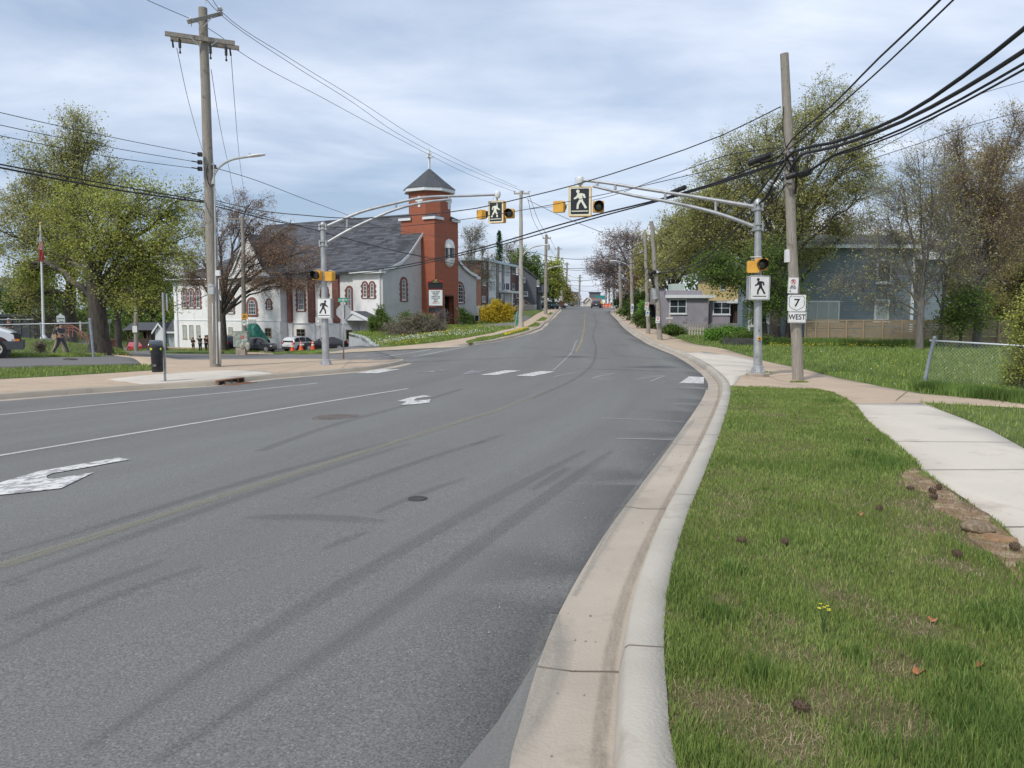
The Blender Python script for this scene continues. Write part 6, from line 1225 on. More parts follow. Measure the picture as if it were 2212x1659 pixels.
A=At('rooftop_unit','pale green metal unit on the flat roof of the lavender house','roof unit',1465,627,75); a=A(1451,613);b=A(1478.5,628); mb=MB(); mb.b2((a[0],0,b[2]-.3),(b[0],1.6,a[2])); mb.build('casing',pm('pale_green_metal',(.42,.50,.45),(.48,.56,.5),rough=.6),A.t); mb=MB(); mb.b2((a[0]+.1,-.02,b[2]),(b[0]-.1,-.001,b[2]+.06)); mb.build('seam',M_greybox,A.t)
# timber deck and gateway left of it
A=At('timber_deck','raised timber deck with railing over a dark opening beside the lavender house','deck',1407,700,74); a=A(1396,655);b=A(1417,655); M_deck=pm('grey_timber',(.20,.18,.155),(.28,.25,.215),stretch=(6,6,.5),scale=5)
mb=MB(); mb.b2((a[0],0,a[2]-.1),(b[0],3,a[2]+.15)); mb.build('floor',M_deck,A.t); mb=MB(); mb.b2((a[0],0,a[2]+.85),(b[0],.1,a[2]+.95)); mb.build('rail',M_deck,A.t); mb=MB()
for k in range(8): x=a[0]+(b[0]-a[0])*k/7; mb.b2((x-.03,.01,a[2]+.15),(x+.03,.07,a[2]+.85))
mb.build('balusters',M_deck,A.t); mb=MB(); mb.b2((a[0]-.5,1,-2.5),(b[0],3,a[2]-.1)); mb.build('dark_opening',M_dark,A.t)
# yellow house behind
YH=B('yellow_house','pale yellow clapboard house half hidden by foliage behind the lavender house','house',(W(1520,640,98)[0],98,0),0); q=lambda x,y,v=0:YH.pl(x,y,1,v)
YH.box('wall',(q(1540,640)[0],0,-1),(q(1612,640)[0],8,q(1560,603)[2]),lines_mat('yellow_clapboard',(.68,.52,.26),.16,2,.75,.05)); mb=MB(); z=q(1560,603)[2]; a=q(1537,600)[0];b=q(1615,600)[0]; mb.prism([(a,-.4,z),(a,4,z+2.6),(a,8.4,z)],(b-a,0,0)); mb.build('roof',M_shingle2,YH.t); YH.win(1,0,1556,1566,609,626,nx=1,nz=2)
# ---- blue house
M_blueclap=lines_mat('blue_clapboard',(.20,.24,.275),.165,2,.45,.10,.75,.12); zH=lambda x,y:((3200+x/2.0732)/1.8228,(900+y/2.0732)/1.8228)
BH=B('blue_house','two storey slate blue clapboard house with white windows behind the board fence','house',(W(1665,720,60)[0],60,0),R(3)); q=lambda x,y,v=0:BH.pl(x,y,1,v)
xa=q(1680,650)[0]; xb=q(1973,650)[0]; zt_=q(1860,537)[2]; BH.box('main_wall',(xa,0,-2),(xb,9,zt_),M_blueclap)
mb=MB(); mb.prism([(xa-.3,-.45,zt_+.02),(xa-.3,-.45,zt_+.3),(xa-.3,4.5,zt_+1.5),(xa-.3,9.5,zt_+.3),(xa-.3,9.5,zt_+.02)],(xb-xa+.6,0,0)); mb.build('roof',M_shingle2,BH.t); mb=MB(); mb.b2((xa-.3,-.53,zt_+.0),(xb+.3,-.452,zt_+.28)); mb.build('fascia',M_trim,BH.t)
mb=MB(); mb.b2((xb-.22,-.03,-2),(xb+.03,-.002,zt_)); mb.build('corner_board',M_trim,BH.t)
xc=q(2040,650,1.2)[0]; zt3=q(2030,561,1.2)[2]; BH.box('rear_wing',(xb+.002,1.2,-2),(xc,8,zt3),M_blueclap); mb=MB(); mb.b2((xb,.8,zt3+.001),(xc+.3,8.2,zt3+.3)); mb.build('wing_fascia',M_trim,BH.t); mb=MB(); mb.b2((xb+.004,1.15,-2),(xb+.35,1.198,zt3)); mb.b2((xc-.2,1.151,-2),(xc,1.1985,zt3)); mb.build('corner_board',M_trim,BH.t,split=True)
BH.win(1,0,1891.8,1924.8,560,611.5,nx=1,nz=2,fr=.13); BH.win(1,0,1887,1919.6,646.7,694,nx=1,nz=2,fr=.16,glass=M_curt); BH.win(1,0,1739,1812,649.5,697,nx=3,nz=1,fr=.12,glass=M_curt); BH.win(1,0,1700,1712,660,695,nx=1,nz=2,fr=.12)
BH.box('porch_bay',(q(1618,690,-1.5)[0],-1.5,-2),(xa-.01,-.1,q(1640,652,-1.5)[2]),M_blueclap); mb=MB(); a=q(1616,650,-1.5);b=q(1668,650,-1.5); mb.b2((a[0],-1.9,a[2]),(b[0],-.1,a[2]+.3)); mb.build('porch_roof',M_trim,BH.t)
BH.win(1,-1.5,1621,1630,664,704,nx=1,nz=2,fr=.1); BH.win(1,-1.5,1640,1663,656,698,nx=3,nz=1,fr=.1,glass=M_curt); mb=MB()
for x in (1618,1634,1666): p=q(x,700,-1.52); mb.b2((p[0]-.08,-1.56,-2),(p[0]+.08,-1.502,q(1640,652,-1.5)[2]))
mb.build('corner_board',M_trim,BH.t,split=True)
# ---- board fence
M_fboard=pm('fence_board',(.235,.185,.125),(.32,.26,.18),scale=4,detail=9,rough=.9,stretch=(.5,1,12),c3=(.17,.14,.105),s3=1.2,t3=.6); M_fpost=pm('fence_post_wood',(.32,.24,.15),(.38,.29,.19),scale=4,stretch=(6,6,.5))
fa=W(1738,741,50); fb=W(2260,748,47); L=np.hypot(*(fb-fa)[:2]); an=math.atan2(fb[1]-fa[1],fb[0]-fa[0]); t=thing('board_fence','long horizontal board fence with gaps in front of the blue house','fence',(fa[0],fa[1],g1(fa[0],fa[1])-.02),an)
hh=1.62; nb=11; rnd=random.Random(4)
for k in range(nb):
    mb=MB(); xx=0; z=.06+k*hh/nb
    while xx<L:
        l_=min(rnd.choice((2.4,3.0,3.6)),L-xx); dz_=rnd.gauss(0,.008); mb.box((xx+l_/2,0,z+.062+dz_),(l_-.012,.02,hh/nb-(.028 if rnd.random()<.55 else .004)),ry=rnd.gauss(0,.003)); xx+=l_
    mb.build('boards',M_fboard,t)
for px in (1738,1762,1791,1831,1869,1911.5,1954,2000,2050,2105,2160,2215):
    x=(px-1738)/(2260-1738)*L; mb=MB(); mb.b2((x-.045,-.1,-.4),(x+.045,-.012,hh+rnd.uniform(-.02,.05))); mb.build('post',M_fpost,t)
# ---- picket fences
def pickets(label,a,b,d0,d1,h,gap,wd,mat,point=True,jit=.0,cat='fence'):
    p=W(a[0],a[1],d0); q_=W(b[0],b[1],d1); L=np.hypot(*(q_-p)[:2]); t=thing('picket_fence',label,cat,p,math.atan2(q_[1]-p[1],q_[0]-p[0])); rnd=random.Random(7); n=int(L/gap)
    for k in range(n+1):
        x=k*gap; hh=h*(1+rnd.gauss(0,jit)); mb=MB(); mb.prism([(x-wd/2,0,0),(x+wd/2,0,0),(x+wd/2,0,hh-wd*.6),(x,0,hh),(x-wd/2,0,hh-wd*.6)] if point else [(x-wd/2,0,0),(x+wd/2,0,0),(x+wd/2,0,hh),(x-wd/2,0,hh)],(0,.03,0)); mb.build('picket',mat,t)
    mb=MB(); mb.b2((0,.031,h*.25),(L,.07,h*.33)); mb.b2((0,.031,h*.7),(L,.07,h*.78)); mb.build('rail',mat,t,split=True)
pickets('low dark picket fence by the shrubs at the back of the lawn',(1562,744),(1632,746),45,44,.42,.115,.075,pm('black_picket',(.05,.05,.048),(.08,.08,.075)),jit=.03)
pickets('weathered pale picket fence in front of the lavender house',(1489,724),(1523,724),56,56,.62,.2,.09,pm('pale_picket',(.42,.38,.31),(.52,.48,.4)),jit=.08)
pickets('second pale picket fence against the lavender house wall',(1474,712),(1536,714),64,63,.5,.22,.09,pm('pale_picket2',(.36,.33,.28),(.45,.41,.35)),jit=.08)
A=At('wooden_cross','small cream wooden cross standing by the lavender house wall','cross',1446,708,66); mb=MB(); mb.box((0,0,.5),(.10,.06,1.2)); mb.build('upright',pm('cream_wood',(.66,.52,.3),(.58,.45,.26)),A.t); mb=MB(); mb.box((-.03,-.05,.82),(.55,.05,.14)); mb.build('crossbar',M_trim,A.t)
# ---- left background buildings
M_darkmetal=pm('dark_container',(.028,.036,.045),(.045,.055,.065),rough=.5)
A=At('container','dark blue black storage container behind the left chain link fence','container',40,726,58); a=A(-40,684);b=A(74,727)
mb=MB(); mb.b2((a[0],0,b[2]-.2),(b[0],2.6,a[2]-.05)); mb.build('box',M_darkmetal,A.t); mb=MB(); mb.b2((a[0],-.15,a[2]-.04),(b[0]-.6,2.7,a[2]+.18)); mb.build('lid',M_darkmetal,A.t); mb=MB()
for k in range(6): x=a[0]+(b[0]-a[0])*(k+.5)/6; mb.b2((x-.05,-.05,b[2]),(x+.05,-.002,a[2]-.1))
mb.build('rib',M_darkmetal,A.t,split=True); mb=MB(); mb.b2((a[0],-.06,b[2]+1.25),(b[0],-.001,b[2]+1.33)); mb.build('edge_band',M_galv,A.t)
A=At('pavilion','brown open sided shelter with grey shingle roof beyond the side street','shelter',300,744,118); a=A(275,711);b=A(328,744)
mb=MB(); z0=A(300,713)[2]; z1=A(300,697)[2]; mb.prism([(a[0]-.6,-.6,z0),(a[0]-.6,3,z1),(a[0]-.6,6.6,z0)],(b[0]-a[0]+1,0,0)); mb.build('roof',M_shingle2,A.t); M_brownw=pm('dark_brown_wood',(.05,.032,.024),(.075,.05,.038))
mb=MB()
for x in (a[0],(a[0]+b[0])*.5-.6,(a[0]+b[0])*.5+1.2,b[0]-.2):
    for y in (0,5): mb.b2((x-.12,y,b[2]-1),(x+.12,y+.24,z0))
mb.build('post',M_brownw,A.t,split=True); mb=MB(); mb.b2((a[0],-.02,z0-.25),(b[0],.2,z0-.001)); mb.build('beam',M_brownw,A.t); mb=MB(); mb.b2((a[0],5.3,b[2]-1),((a[0]+b[0])*.5-.6,5.5,z0)); mb.build('back_wall',M_brownw,A.t)
mb=MB(); mb.b2((a[0],-.01,b[2]-.6),(b[0],.1,b[2]+.9)); mb.build('front_rail',M_brownw,A.t)
H=house('garage','small white gabled garage with grey roof at the left end of the church hall',(336,356),106,717,699,752,M_whites,M_shingle2,gable='front',dep=7); p=H.pl(345,735,1,0); mb=MB(); mb.b2((p[0]-.5,-.05,p[2]-2),(p[0]+.6,-.002,p[2]+1.6)); mb.build('door',M_trim,H.t)
mb=MB(); a=H.pl(357,717,1,0);b=H.pl(378,752,1,0); mb.b2((a[0],.5,b[2]-2),(b[0],6,a[2])); mb.build('wing_wall',pm('grey_siding',(.36,.4,.43),(.42,.46,.49)),H.t); mb=MB(); mb.prism([(a[0],.1,a[2]),(a[0],3.2,a[2]+2.2),(a[0],6.3,a[2])],(b[0]-a[0],0,0)); mb.build('wing_roof',M_shingle2,H.t); mb=MB(); mb.b2((a[0],.0,a[2]-.2),(b[0],.12,a[2]+.05)); mb.build('wing_fascia',M_trim,H.t)
ga=W(345,752,93);gc=W(450,753.5,90); L=np.hypot(*(gc-ga)[:2]); t=thing('stone_kerb_wall','low rough stone wall edging the grass by the church hall','low wall',(ga[0],ga[1],ga[2]-1.0),math.atan2(gc[1]-ga[1],gc[0]-ga[0])); mb=MB(); mb.b2((0,0,0),(L,.4,1.0)); mb.build('stones',pm('rough_stone',(.16,.14,.115),(.28,.25,.2),scale=3,detail=9,bump=1,bscale=6,rough=.95),t); mb=MB(); mb.b2((0,-.05,1.002),(L,.5,1.14)); mb.build('coping',C_tan,t)
# house glimpsed far left
house('house','pale house glimpsed through the trees at the far left',(-60,60),110,640,600,740,M_whites,M_shingle2,wins=((10,20,655,680),))
# ---------------------------------------------------------------- vehicles
def paint(name,c): return pm(name,c,tuple(x*.92 for x in c),scale=2,rough=.28,metal=.0,coat=.7,spec=.5)
M_tyre=pm('tyre_rubber_black',(.018,.018,.018),(.03,.03,.03),scale=8,rough=.9); M_rim=pm('alloy_rim',(.42,.42,.43),(.5,.5,.51),rough=.35,metal=.6); M_cglass=glassy('car_glass',(.018,.022,.026),.04)
M_tail=pm('tail_light_red',(.35,.015,.02),(.45,.03,.03),rough=.25); M_head=pm('headlight_clear',(.6,.62,.63),(.7,.72,.73),rough=.15); M_plate=pm('licence_plate',(.55,.6,.68),(.6,.64,.7),rough=.5); M_trimb=pm('car_black_trim',(.02,.02,.022),(.035,.035,.037),rough=.6); M_orangel=pm('amber_light',(.8,.25,.03),(.7,.2,.02),rough=.3)
TYPES={ # x, zlo, zbelt, zroof, halfwidth factor   (x from rear to front, fractions of length; heights metres at H=1.6)
'suv':[(-.5,.45,.80,.82,.86),(-.485,.30,.98,1.00,.93),(-.455,.26,1.02,1.38,.97),(-.40,.25,1.02,1.56,.99),(-.15,.25,1.0,1.64,1),(.08,.25,.99,1.60,1),(.17,.25,.985,1.42,1),(.27,.25,.97,1.00,1),(.38,.25,.93,.95,.98),(.46,.28,.84,.86,.92),(.495,.38,.70,.72,.82)],
'box':[(-.5,.40,.90,.92,.90),(-.485,.28,1.0,1.30,.95),(-.46,.25,1.0,1.58,.98),(-.30,.25,.99,1.62,1),(.05,.25,.98,1.60,1),(.14,.25,.97,1.48,1),(.24,.25,.96,1.02,1),(.36,.25,.94,.96,.98),(.46,.28,.86,.88,.93),(.5,.38,.68,.70,.85)],
'sedan':[(-.5,.42,.82,.84,.84),(-.48,.30,.96,.98,.92),(-.40,.26,.98,1.0,.97),(-.30,.24,.97,1.22,.99),(-.20,.24,.95,1.38,1),(-.02,.24,.93,1.43,1),(.10,.24,.92,1.33,1),(.24,.24,.90,.94,1),(.38,.25,.86,.88,.98),(.47,.28,.76,.78,.9),(.5,.36,.62,.64,.8)]}
def car(label,kind,place,z,head,L,Wd,H,pmat,cat='car',rear=True,name='parked_car',group=None,rimr=.33,plate=True):
    t=thing(name,label,cat,(place[0],place[1],z),head,group); S=TYPES[kind]; hs=H/(1.65 if kind!='sedan' else 1.44); w=Wd/2
    def ringp(s):
        x,zl,zb,zr,f=s; zl*=1; zb*=hs; zr*=hs; W_=w*f; gh=max(zr-zb,0); wr=W_*(.97-.22*min(1,gh/.5)); zm=zl+(zb-zl)*.55
        return [(x*L,y,z) for y,z in ((0,zl),(W_*.82,zl),(W_*.97,zl+.12),(W_,zm),(W_*.965,zb),(wr,zr-.05*min(1,gh/.2)),(wr*.86,zr),(0,zr+.02))]
    rs=[ringp(s) for s in S]; V=[];F=[]
    for r_ in rs: V+=r_+[(x,-y,z) for x,y,z in r_[1:7][::-1]]
    n=14
    for i in range(len(rs)-1): F+=[(i*n+j,i*n+(j+1)%n,(i+1)*n+(j+1)%n,(i+1)*n+j) for j in range(n)]
    F+=[tuple(range(n)),tuple((len(rs)-1)*n+j for j in range(n))]
    mb=MB(); mb.add(V,F); body=mb.build('body',pmat,t,smooth=True)
    def at(x,k):
        xs=[s[0] for s in S]; i=max(0,min(len(xs)-2,int(np.searchsorted(xs,x))-1)); f=(x-xs[i])/(xs[i+1]-xs[i]); return np.array(rs[i][k])*(1-f)+np.array(rs[i+1][k])*f
    g=[s for s in S if s[3]-s[2]>.3]; xa,xb=g[0][0],g[-1][0]
    # side glass
    for sg in (1,-1):
        segs=[(xa+.01,xa+(xb-xa)*.30),(xa+(xb-xa)*.33,xa+(xb-xa)*.66),(xa+(xb-xa)*.69,xb+.045)]
        for a,b in segs:
            P_=[]
            for x,lo,hi in ((a,.08,.84),((a+b)/2,.08,.9),(b,.08,.84 if b<xb else .62)):
                p,q=at(x,4),at(x,5); P_.append((p*(1-lo)+q*lo,p*(1-hi)+q*hi))
            pts=[P_[0][0],P_[1][0],P_[2][0],P_[2][1],P_[1][1],P_[0][1]]; pts=[(p[0],sg*(p[1]+.012),p[2]+.004) for p in pts]; mb=MB(); mb.add(pts,[(0,1,4,5),(1,2,3,4)]); mb.build('side_window',M_cglass,t,fix=False)
    iw=[i for i,s in enumerate(S) if s[3]-s[2]>.3][-1]
    def screen(i0,i1,name,dx):
        a=np.array(rs[i0]);b=np.array(rs[i1]); p0,p1=a[5],b[5]; lo,hi=.06,.94; q0=p0*(1-lo)+p1*lo; q1=p0*(1-hi)+p1*hi
        mb=MB(); mb.add([(q0[0]+dx,-q0[1]*.9,q0[2]+.02),(q0[0]+dx,q0[1]*.9,q0[2]+.02),(q1[0]+dx,q1[1]*.9,q1[2]+.03),(q1[0]+dx,-q1[1]*.9,q1[2]+.03)],[(0,1,2,3)]); mb.build(name,M_cglass,t,fix=False)
    screen(iw+1,iw-1 if kind!='sedan' else iw,'windscreen',.05); 
    ir=[i for i,s in enumerate(S) if s[3]-s[2]>.3][0]
    screen(ir-1,ir+1 if kind!='box' else ir+1,'rear_window',-.06 if kind!='sedan' else -.03)
    r_=rimr
    for x in (-.31,.33):
        for sg in (1,-1):
            c=np.array((x*L,sg*(w-.10),r_)); mb=MB(); mb.lathe([(r_*1.16,.0),(r_*1.16,.105)],20,ax='y'); mb.v=[(a+c[0],(b if sg>0 else -b)+c[1]-.0*sg,d_+c[2]+.02) for a,b,d_ in mb.v]; mb.build('wheel_arch',M_trimb,t)
            mb=MB(); mb.lathe([(r_*.6,-.10),(r_*.95,-.10),(r_,-.07),(r_,.085),(r_*.95,.11),(r_*.62,.115)],20,ax='y'); mb.v=[(a+c[0],sg*b+c[1]+sg*.006,d_+c[2]) for a,b,d_ in mb.v]; wh=mb.build('wheel',M_tyre,t,smooth=True)
            mb=MB(); 
            for k in range(5):
                an=2*math.pi*k/5+.3; mb.box((c[0]+math.cos(an)*r_*.33,c[1]+sg*.125,c[2]+math.sin(an)*r_*.33),(r_*.56,.012,r_*.2),ry=-an)
            mb.lathe([(r_*.16,.0),(r_*.16,.02)],10,c=(c[0],c[1]+sg*.12,c[2]),ax='y'); mb.lathe([(r_*.66,0),(r_*.66,.006),(r_*.58,.006),(r_*.58,0)],20,c=(c[0],c[1]+sg*.121,c[2]),ax='y'); mb.build('rim',M_rim,wh)
    zf=.66*hs; 
    for sg in (1,-1):
        p=at(.462,3); mb=MB(); mb.box((.455*L,sg*(p[1]-.12),zf+.02),(.18,.34,.13),rz=-sg*.35); mb.build('headlight',M_head,t)
        mb=MB(); mb.box((-.485*L,sg*(w*.80),(.86 if kind!='suv' else .92)*hs),(.14,.30,.16 if kind!='box' else .4)); mb.build('tail_light',M_tail,t)
        mb=MB(); p=at(xb+.03,4); mb.box((p[0],sg*(p[1]+.1),p[2]+.08),(.12,.18,.13)); mb.build('mirror',pmat,t)
        mb=MB()
        for xx in (xa+(xb-xa)*.36,xa+(xb-xa)*.72): p=at(xx,4); mb.box((p[0],sg*(p[1]+.02),p[2]-.12),(.14,.02,.03))
        mb.build('door_handle',M_rim,t,split=True)
    mb=MB(); mb.box((.487*L,0,.50),(.10,Wd*.62,.2)); mb.build('grille',M_trimb,t); mb=MB(); mb.box((.47*L,0,.32),(.16,Wd*.86,.14)); mb.build('front_bumper',M_trimb,t); mb=MB(); mb.box((-.485*L,0,.42),(.14,Wd*.86,.24)); mb.build('rear_bumper',M_trimb,t)
    if plate: mb=MB(); mb.box((-.505*L,0,.72*hs),(.03,.36,.14)); mb.build('licence_plate',M_plate,t)
    return t
def cp(px,py,d): q=W(px,py,d); return q
def zg(p,o=.115): return g1(p[0],p[1])+o
q=cp(650,755,86); car('white suv seen from behind, parked behind the traffic cones','suv',q,zg(q),R(66),4.4,1.82,1.66,paint('paint_white',(.72,.73,.74)))
q=cp(704,755,81); car('black sedan facing left beside the grey retaining wall','sedan',q,zg(q),R(188),4.75,1.8,1.45,paint('paint_black',(.012,.012,.016)))
q=cp(556,755,84); car('dark grey boxy hatchback facing right beside the green tarpaulin','box',q,zg(q),R(-3),3.9,1.8,1.62,paint('paint_darkgrey',(.035,.04,.05)))
q=cp(487,755,87); car('very dark blue suv half hidden behind the copper leaved tree trunk','suv',q,zg(q),R(140),4.3,1.85,1.75,paint('paint_darkblue',(.015,.02,.035)))
q=cp(291,762,104); car('red sedan parked downhill on the side street','sedan',q,q[2],R(118),4.5,1.8,1.45,paint('paint_red',(.50,.03,.035)))
q=cp(338,763,93); car('dark blue grey hatchback parked in front of the red sedan','suv',q,q[2],R(112),4.2,1.8,1.62,paint('paint_bluegrey',(.05,.065,.08)))
q=cp(1228,664,200); car('blue grey car coming over the hill crest towards the camera','box',q,zg(q,.01),R(-92),4.2,1.8,1.55,paint('paint_steelblue',(.09,.13,.16)),name='car')
q=cp(1287,667,160); car('dark suv driving away up the hill in the right lane','suv',q,zg(q,.0),R(86),4.6,1.95,1.66,paint('paint_darkplum',(.045,.04,.055)),name='car')
q=cp(1187,661,148); car('dark teal car parked in a driveway beyond the charcoal house','sedan',q,zg(q,.13),R(-60),4.4,1.8,1.45,paint('paint_teal',(.03,.05,.055)))
q=cp(1203,661,158); car('white car partly hidden behind the third left pole','sedan',q,zg(q,.13),R(-20),4.2,1.8,1.4,paint('paint_white',(.72,.73,.74)))
# white service van at the left edge
q=cp(51,771,33); VX=q[0]; vz=zg((VX-1.5,32.4),.13); t=thing('van','white service van with red stripe nosing in from the left edge','van',(VX-.5,33.87,vz),R(30))
M_vanw=paint('van_white',(.76,.77,.78)); H_=lambda x:x
prof_=[(-7,.55),(-7,2.4),(-3.2,2.4),(-2.55,2.32),(-1.75,1.55),(-1.55,1.44),(-.95,1.33),(-.42,1.14),(-.22,.98),(-.16,.62),(-.3,.50),(-.30,.50)]
prof_=prof_[:-1]
mb=MB(); V=[];n=len(prof_); ys=[-1.0,-.95,.95,1.0]
for yy,ins in ((-1.0,0.06),(-.9,0),(.9,0),(1.0,.06)): V+=[(x-(.12 if x>-1 else 0)*(1 if abs(yy)==1 else 0),yy,z-(.08 if z>1 else 0)*(1 if abs(yy)==1 else 0)) for x,z in prof_]
F=[(i*n+j,i*n+(j+1)%n,(i+1)*n+(j+1)%n,(i+1)*n+j) for i in range(3) for j in range(n)]+[tuple(range(n)),tuple(3*n+j for j in range(n))]
mb.add(V,F); mb.build('body',M_vanw,t,smooth=True)
mb=MB(); mb.b2((-.75,-1.03,.34),(.0,1.03,.70)); mb.build('front_bumper',pm('bumper_grey',(.06,.065,.07),(.08,.085,.09),rough=.6),t)
mb=MB(); mb.b2((-.42,-.985,.72),(-.13,-.60,1.06)); mb.build('headlight_housing',M_blackplast,t); mb=MB(); mb.b2((-.40,-1.0,.70),(-.125,-.62,.79)); mb.build('indicator',M_orangel,t)
mb=MB(); mb.b2((-.2,-.6,.74),(-.10,.6,1.0)); mb.build('grille',M_blackplast,t)
wc=(-.98,-.99,.37); mb=MB(); mb.lathe([(.53,0),(.53,.1)],28,c=(wc[0]+.02,-1.008,wc[2]+.02),ax='y'); mb.build('wheel_arch',M_trimb,t)
mb=MB(); mb.lathe([(.2,.02),(.365,.02),(.38,0),(.38,-.02),(.365,-.045),(.24,-.05)],28,c=(wc[0],-1.0,wc[2]),ax='y'); wh=mb.build('wheel',M_tyre,t,smooth=True)
mb=MB(); mb.lathe([(.24,0),(.24,-.02),(.20,-.012),(.1,.0),(.09,-.02),(.01,-.03)],28,c=(wc[0],-1.045,wc[2]),ax='y'); mb.build('rim',pm('cream_rim',(.55,.53,.45),(.6,.58,.5),rough=.4),wh,smooth=True); mb=MB()
for k in range(8): a=2*math.pi*k/8; mb.lathe([(.032,0),(.032,-.012)],8,c=(wc[0]+.165*math.cos(a),-1.058,wc[2]+.165*math.sin(a)),ax='y')
mb.build('rim_holes',M_black,wh); mb=MB(); mb.prism([(-7,-1.012,1.05),(-2.4,-1.012,1.02),(-1.6,-1.012,.98),(-1.1,-1.012,.90),(-.62,-1.012,.76),(-.95,-1.012,.86),(-1.6,-1.012,.90),(-7,-1.012,.86)],(0,.008,0)); mb.build('red_stripe',M_redink,t)
mb=MB(); mb.b2((-1.7,-.98-.03,1.20),(-.98,-1.003,1.24)); mb.build('grey_stripe',M_greybox,t); mb=MB(); mb.b2((-1.95,-1.25,1.42),(-1.75,-1.02,1.72)); mb.build('mirror',M_blackplast,t)
mb=MB(); mb.prism([(-2.7,-1.006,1.5),(-1.85,-1.006,1.5),(-2.5,-1.006,2.15),(-2.7,-1.006,2.15)],(0,.004,0)); mb.build('side_window',M_cglass,t)
mb=MB(); mb.tube([(-1.0,-.6,.37),(-1.0,.8,.37)],.08,8); mb.b2((-6,-.8,.3),(-.8,.8,.55)); mb.build('chassis',M_trimb,t)
# ---------------------------------------------------------------- small street things
M_cone=pm('cone_orange',(.85,.10,.035),(.75,.08,.03),rough=.5); M_coneband=pm('cone_band',(.75,.60,.5),(.8,.7,.62),rough=.5)
for px,py,ytop,lab in ((632,759,738.5,'left one of three traffic cones on the grass island'),(650.6,755.5,736.5,'middle one of three traffic cones, with yellow base band, on the grass island'),(676,757,735,'right one of three traffic cones, beside the left mast')):
    y=78.0; x,_,cz=W(px,py+1,y); h=W(px,ytop,y)[2]-cz; t=thing('traffic_cone',lab,'traffic cone',(x,y,max(cz,g1(x,y)+.14)),0,'orange traffic cones on the grass island')
    mb=MB(); mb.lathe([(.19*h/.75,.03),(.17*h/.75,.05),(.035*h/.75,h),(.02,h)],16); mb.build('cone',M_cone,t,smooth=True)
    mb=MB(); mb.box((0,0,.02),(.42*h/.75,.42*h/.75,.04)); mb.build('base',M_cone if px!=650.6 else M_yel_h,t)
    for f0,f1 in ((.52,.66),(.76,.84)): mb=MB(); r=lambda f:(.17-(.135)*(f*h-.05)/(h-.05))*h/.75+.004; mb.lathe([(r(f0),h*f0),(r(f1),h*f1)],16); mb.build('band',M_coneband,t,smooth=True)
A=At('utility_cabinet','weathered pale green utility cabinet with red sticker beside the NO EXIT pole','cabinet',519,756,78); a=A(503,716.5);b=A(535,749.5); M_cab=pm('weathered_green_metal',(.36,.40,.34),(.20,.24,.19),scale=3,detail=9,rough=.7,c3=(.5,.52,.47),s3=2.5,t3=.55)
mb=MB(); mb.b2((a[0],0,b[2]),(b[0],.8,a[2])); cb=mb.build('casing',M_cab,A.t); mb=MB(); mb.b2((a[0]-.03,-.03,a[2]+.001),(b[0]+.03,.83,a[2]+.05)); mb.build('lid',M_cab,A.t); mb=MB(); mb.b2((a[0]+.2,.05,-.6),(b[0]-.3,.75,b[2]-.001)); mb.build('plinth',C_kerbgrey,A.t)
mb=MB(); c=A(523.5,728.5); mb.lathe([(.17,0),(.17,-.01)],16,c=(c[0],-.001,c[2]),ax='y'); st=mb.build('red_sticker',M_redink,A.t); mb=MB(); mb.box((c[0],-.015,c[2]),(.2,.006,.05),ry=.4); mb.build('white_mark',M_white,st)
mb=MB(); mb.b2(((a[0]+b[0])/2-.008,-.006,b[2]+.05),((a[0]+b[0])/2+.008,-.001,a[2]-.05)); mb.build('door_gap',M_dark,A.t)
M_rock=pm('pale_boulder',(.34,.31,.25),(.50,.47,.40),scale=3,detail=10,rough=.9,bump=1,bscale=8,c3=(.2,.18,.14),s3=2.5,t3=.6)
def rock(label,px,py,d,w_,h,seed,name='boulder',mat=None,cat='boulder'):
    p=W(px,py,d); bm=bmesh.new(); bmesh.ops.create_icosphere(bm,subdivisions=3,radius=1); rnd=random.Random(seed); k=[(rnd.uniform(-1,1),rnd.uniform(-1,1),rnd.uniform(-1,1),rnd.uniform(.6,1)) for _ in range(9)]
    for v in bm.verts:
        c=v.co.copy()
        for a_,b_,c_,l_ in k:
            n_=Vector((a_,b_,c_)).normalized(); dd=c.dot(n_)
            if dd>l_: c-=n_*(dd-l_)*.8
        v.co=Vector((c.x*w_/2,c.y*w_*.4,(c.z*.5+.42)*h))
    me=bpy.data.meshes.new(name); bm.to_mesh(me); bm.free(); me.materials.append(mat or M_rock); o=bpy.data.objects.new(name,me); col.objects.link(o); o.location=p; return tag(o,label,cat)
rock('pale boulder to the left of the NO EXIT pole foot',523,755.5,77,.50,.8,1); rock('pale boulder to the right of the NO EXIT pole foot',536,756,77,.50,.85,2)
# tarpaulin heap
A=At('tarpaulin_heap','green tarpaulin draped over something behind the dark hatchback','tarpaulin',556,752,88); M_tarp=pm('green_tarp',(.02,.17,.12),(.05,.30,.22),scale=4,detail=6,rough=.45,bump=1,bscale=5)
bm=bmesh.new(); rnd=random.Random(2); n=14; V=[];F=[]
tl=A(536,699);br=A(578,735); hh=tl[2]
for i in range(n+1):
    for j in range(9):
        f=i/n; g_=j/8; x=tl[0]+(br[0]-tl[0])*f*1.05; top=hh*(1 if f<.45 else 1-(f-.45)*1.15); V.append((x+rnd.gauss(0,.03),-1+2*g_+rnd.gauss(0,.04),max(.3,top*(1-(abs(g_-.5)*2)**2.2*.85)+rnd.gauss(0,.05))))
F=[(i*9+j,i*9+j+1,(i+1)*9+j+1,(i+1)*9+j) for i in range(n) for j in range(8)]
mb=MB(); mb.add(V,F); mb.build('sheet',M_tarp,A.t); mb=MB(); mb.b2((tl[0]+.05,-.93,0),(br[0]-1.2,.93,hh*.5)); mb.build('covered_load',M_tarp,A.t)
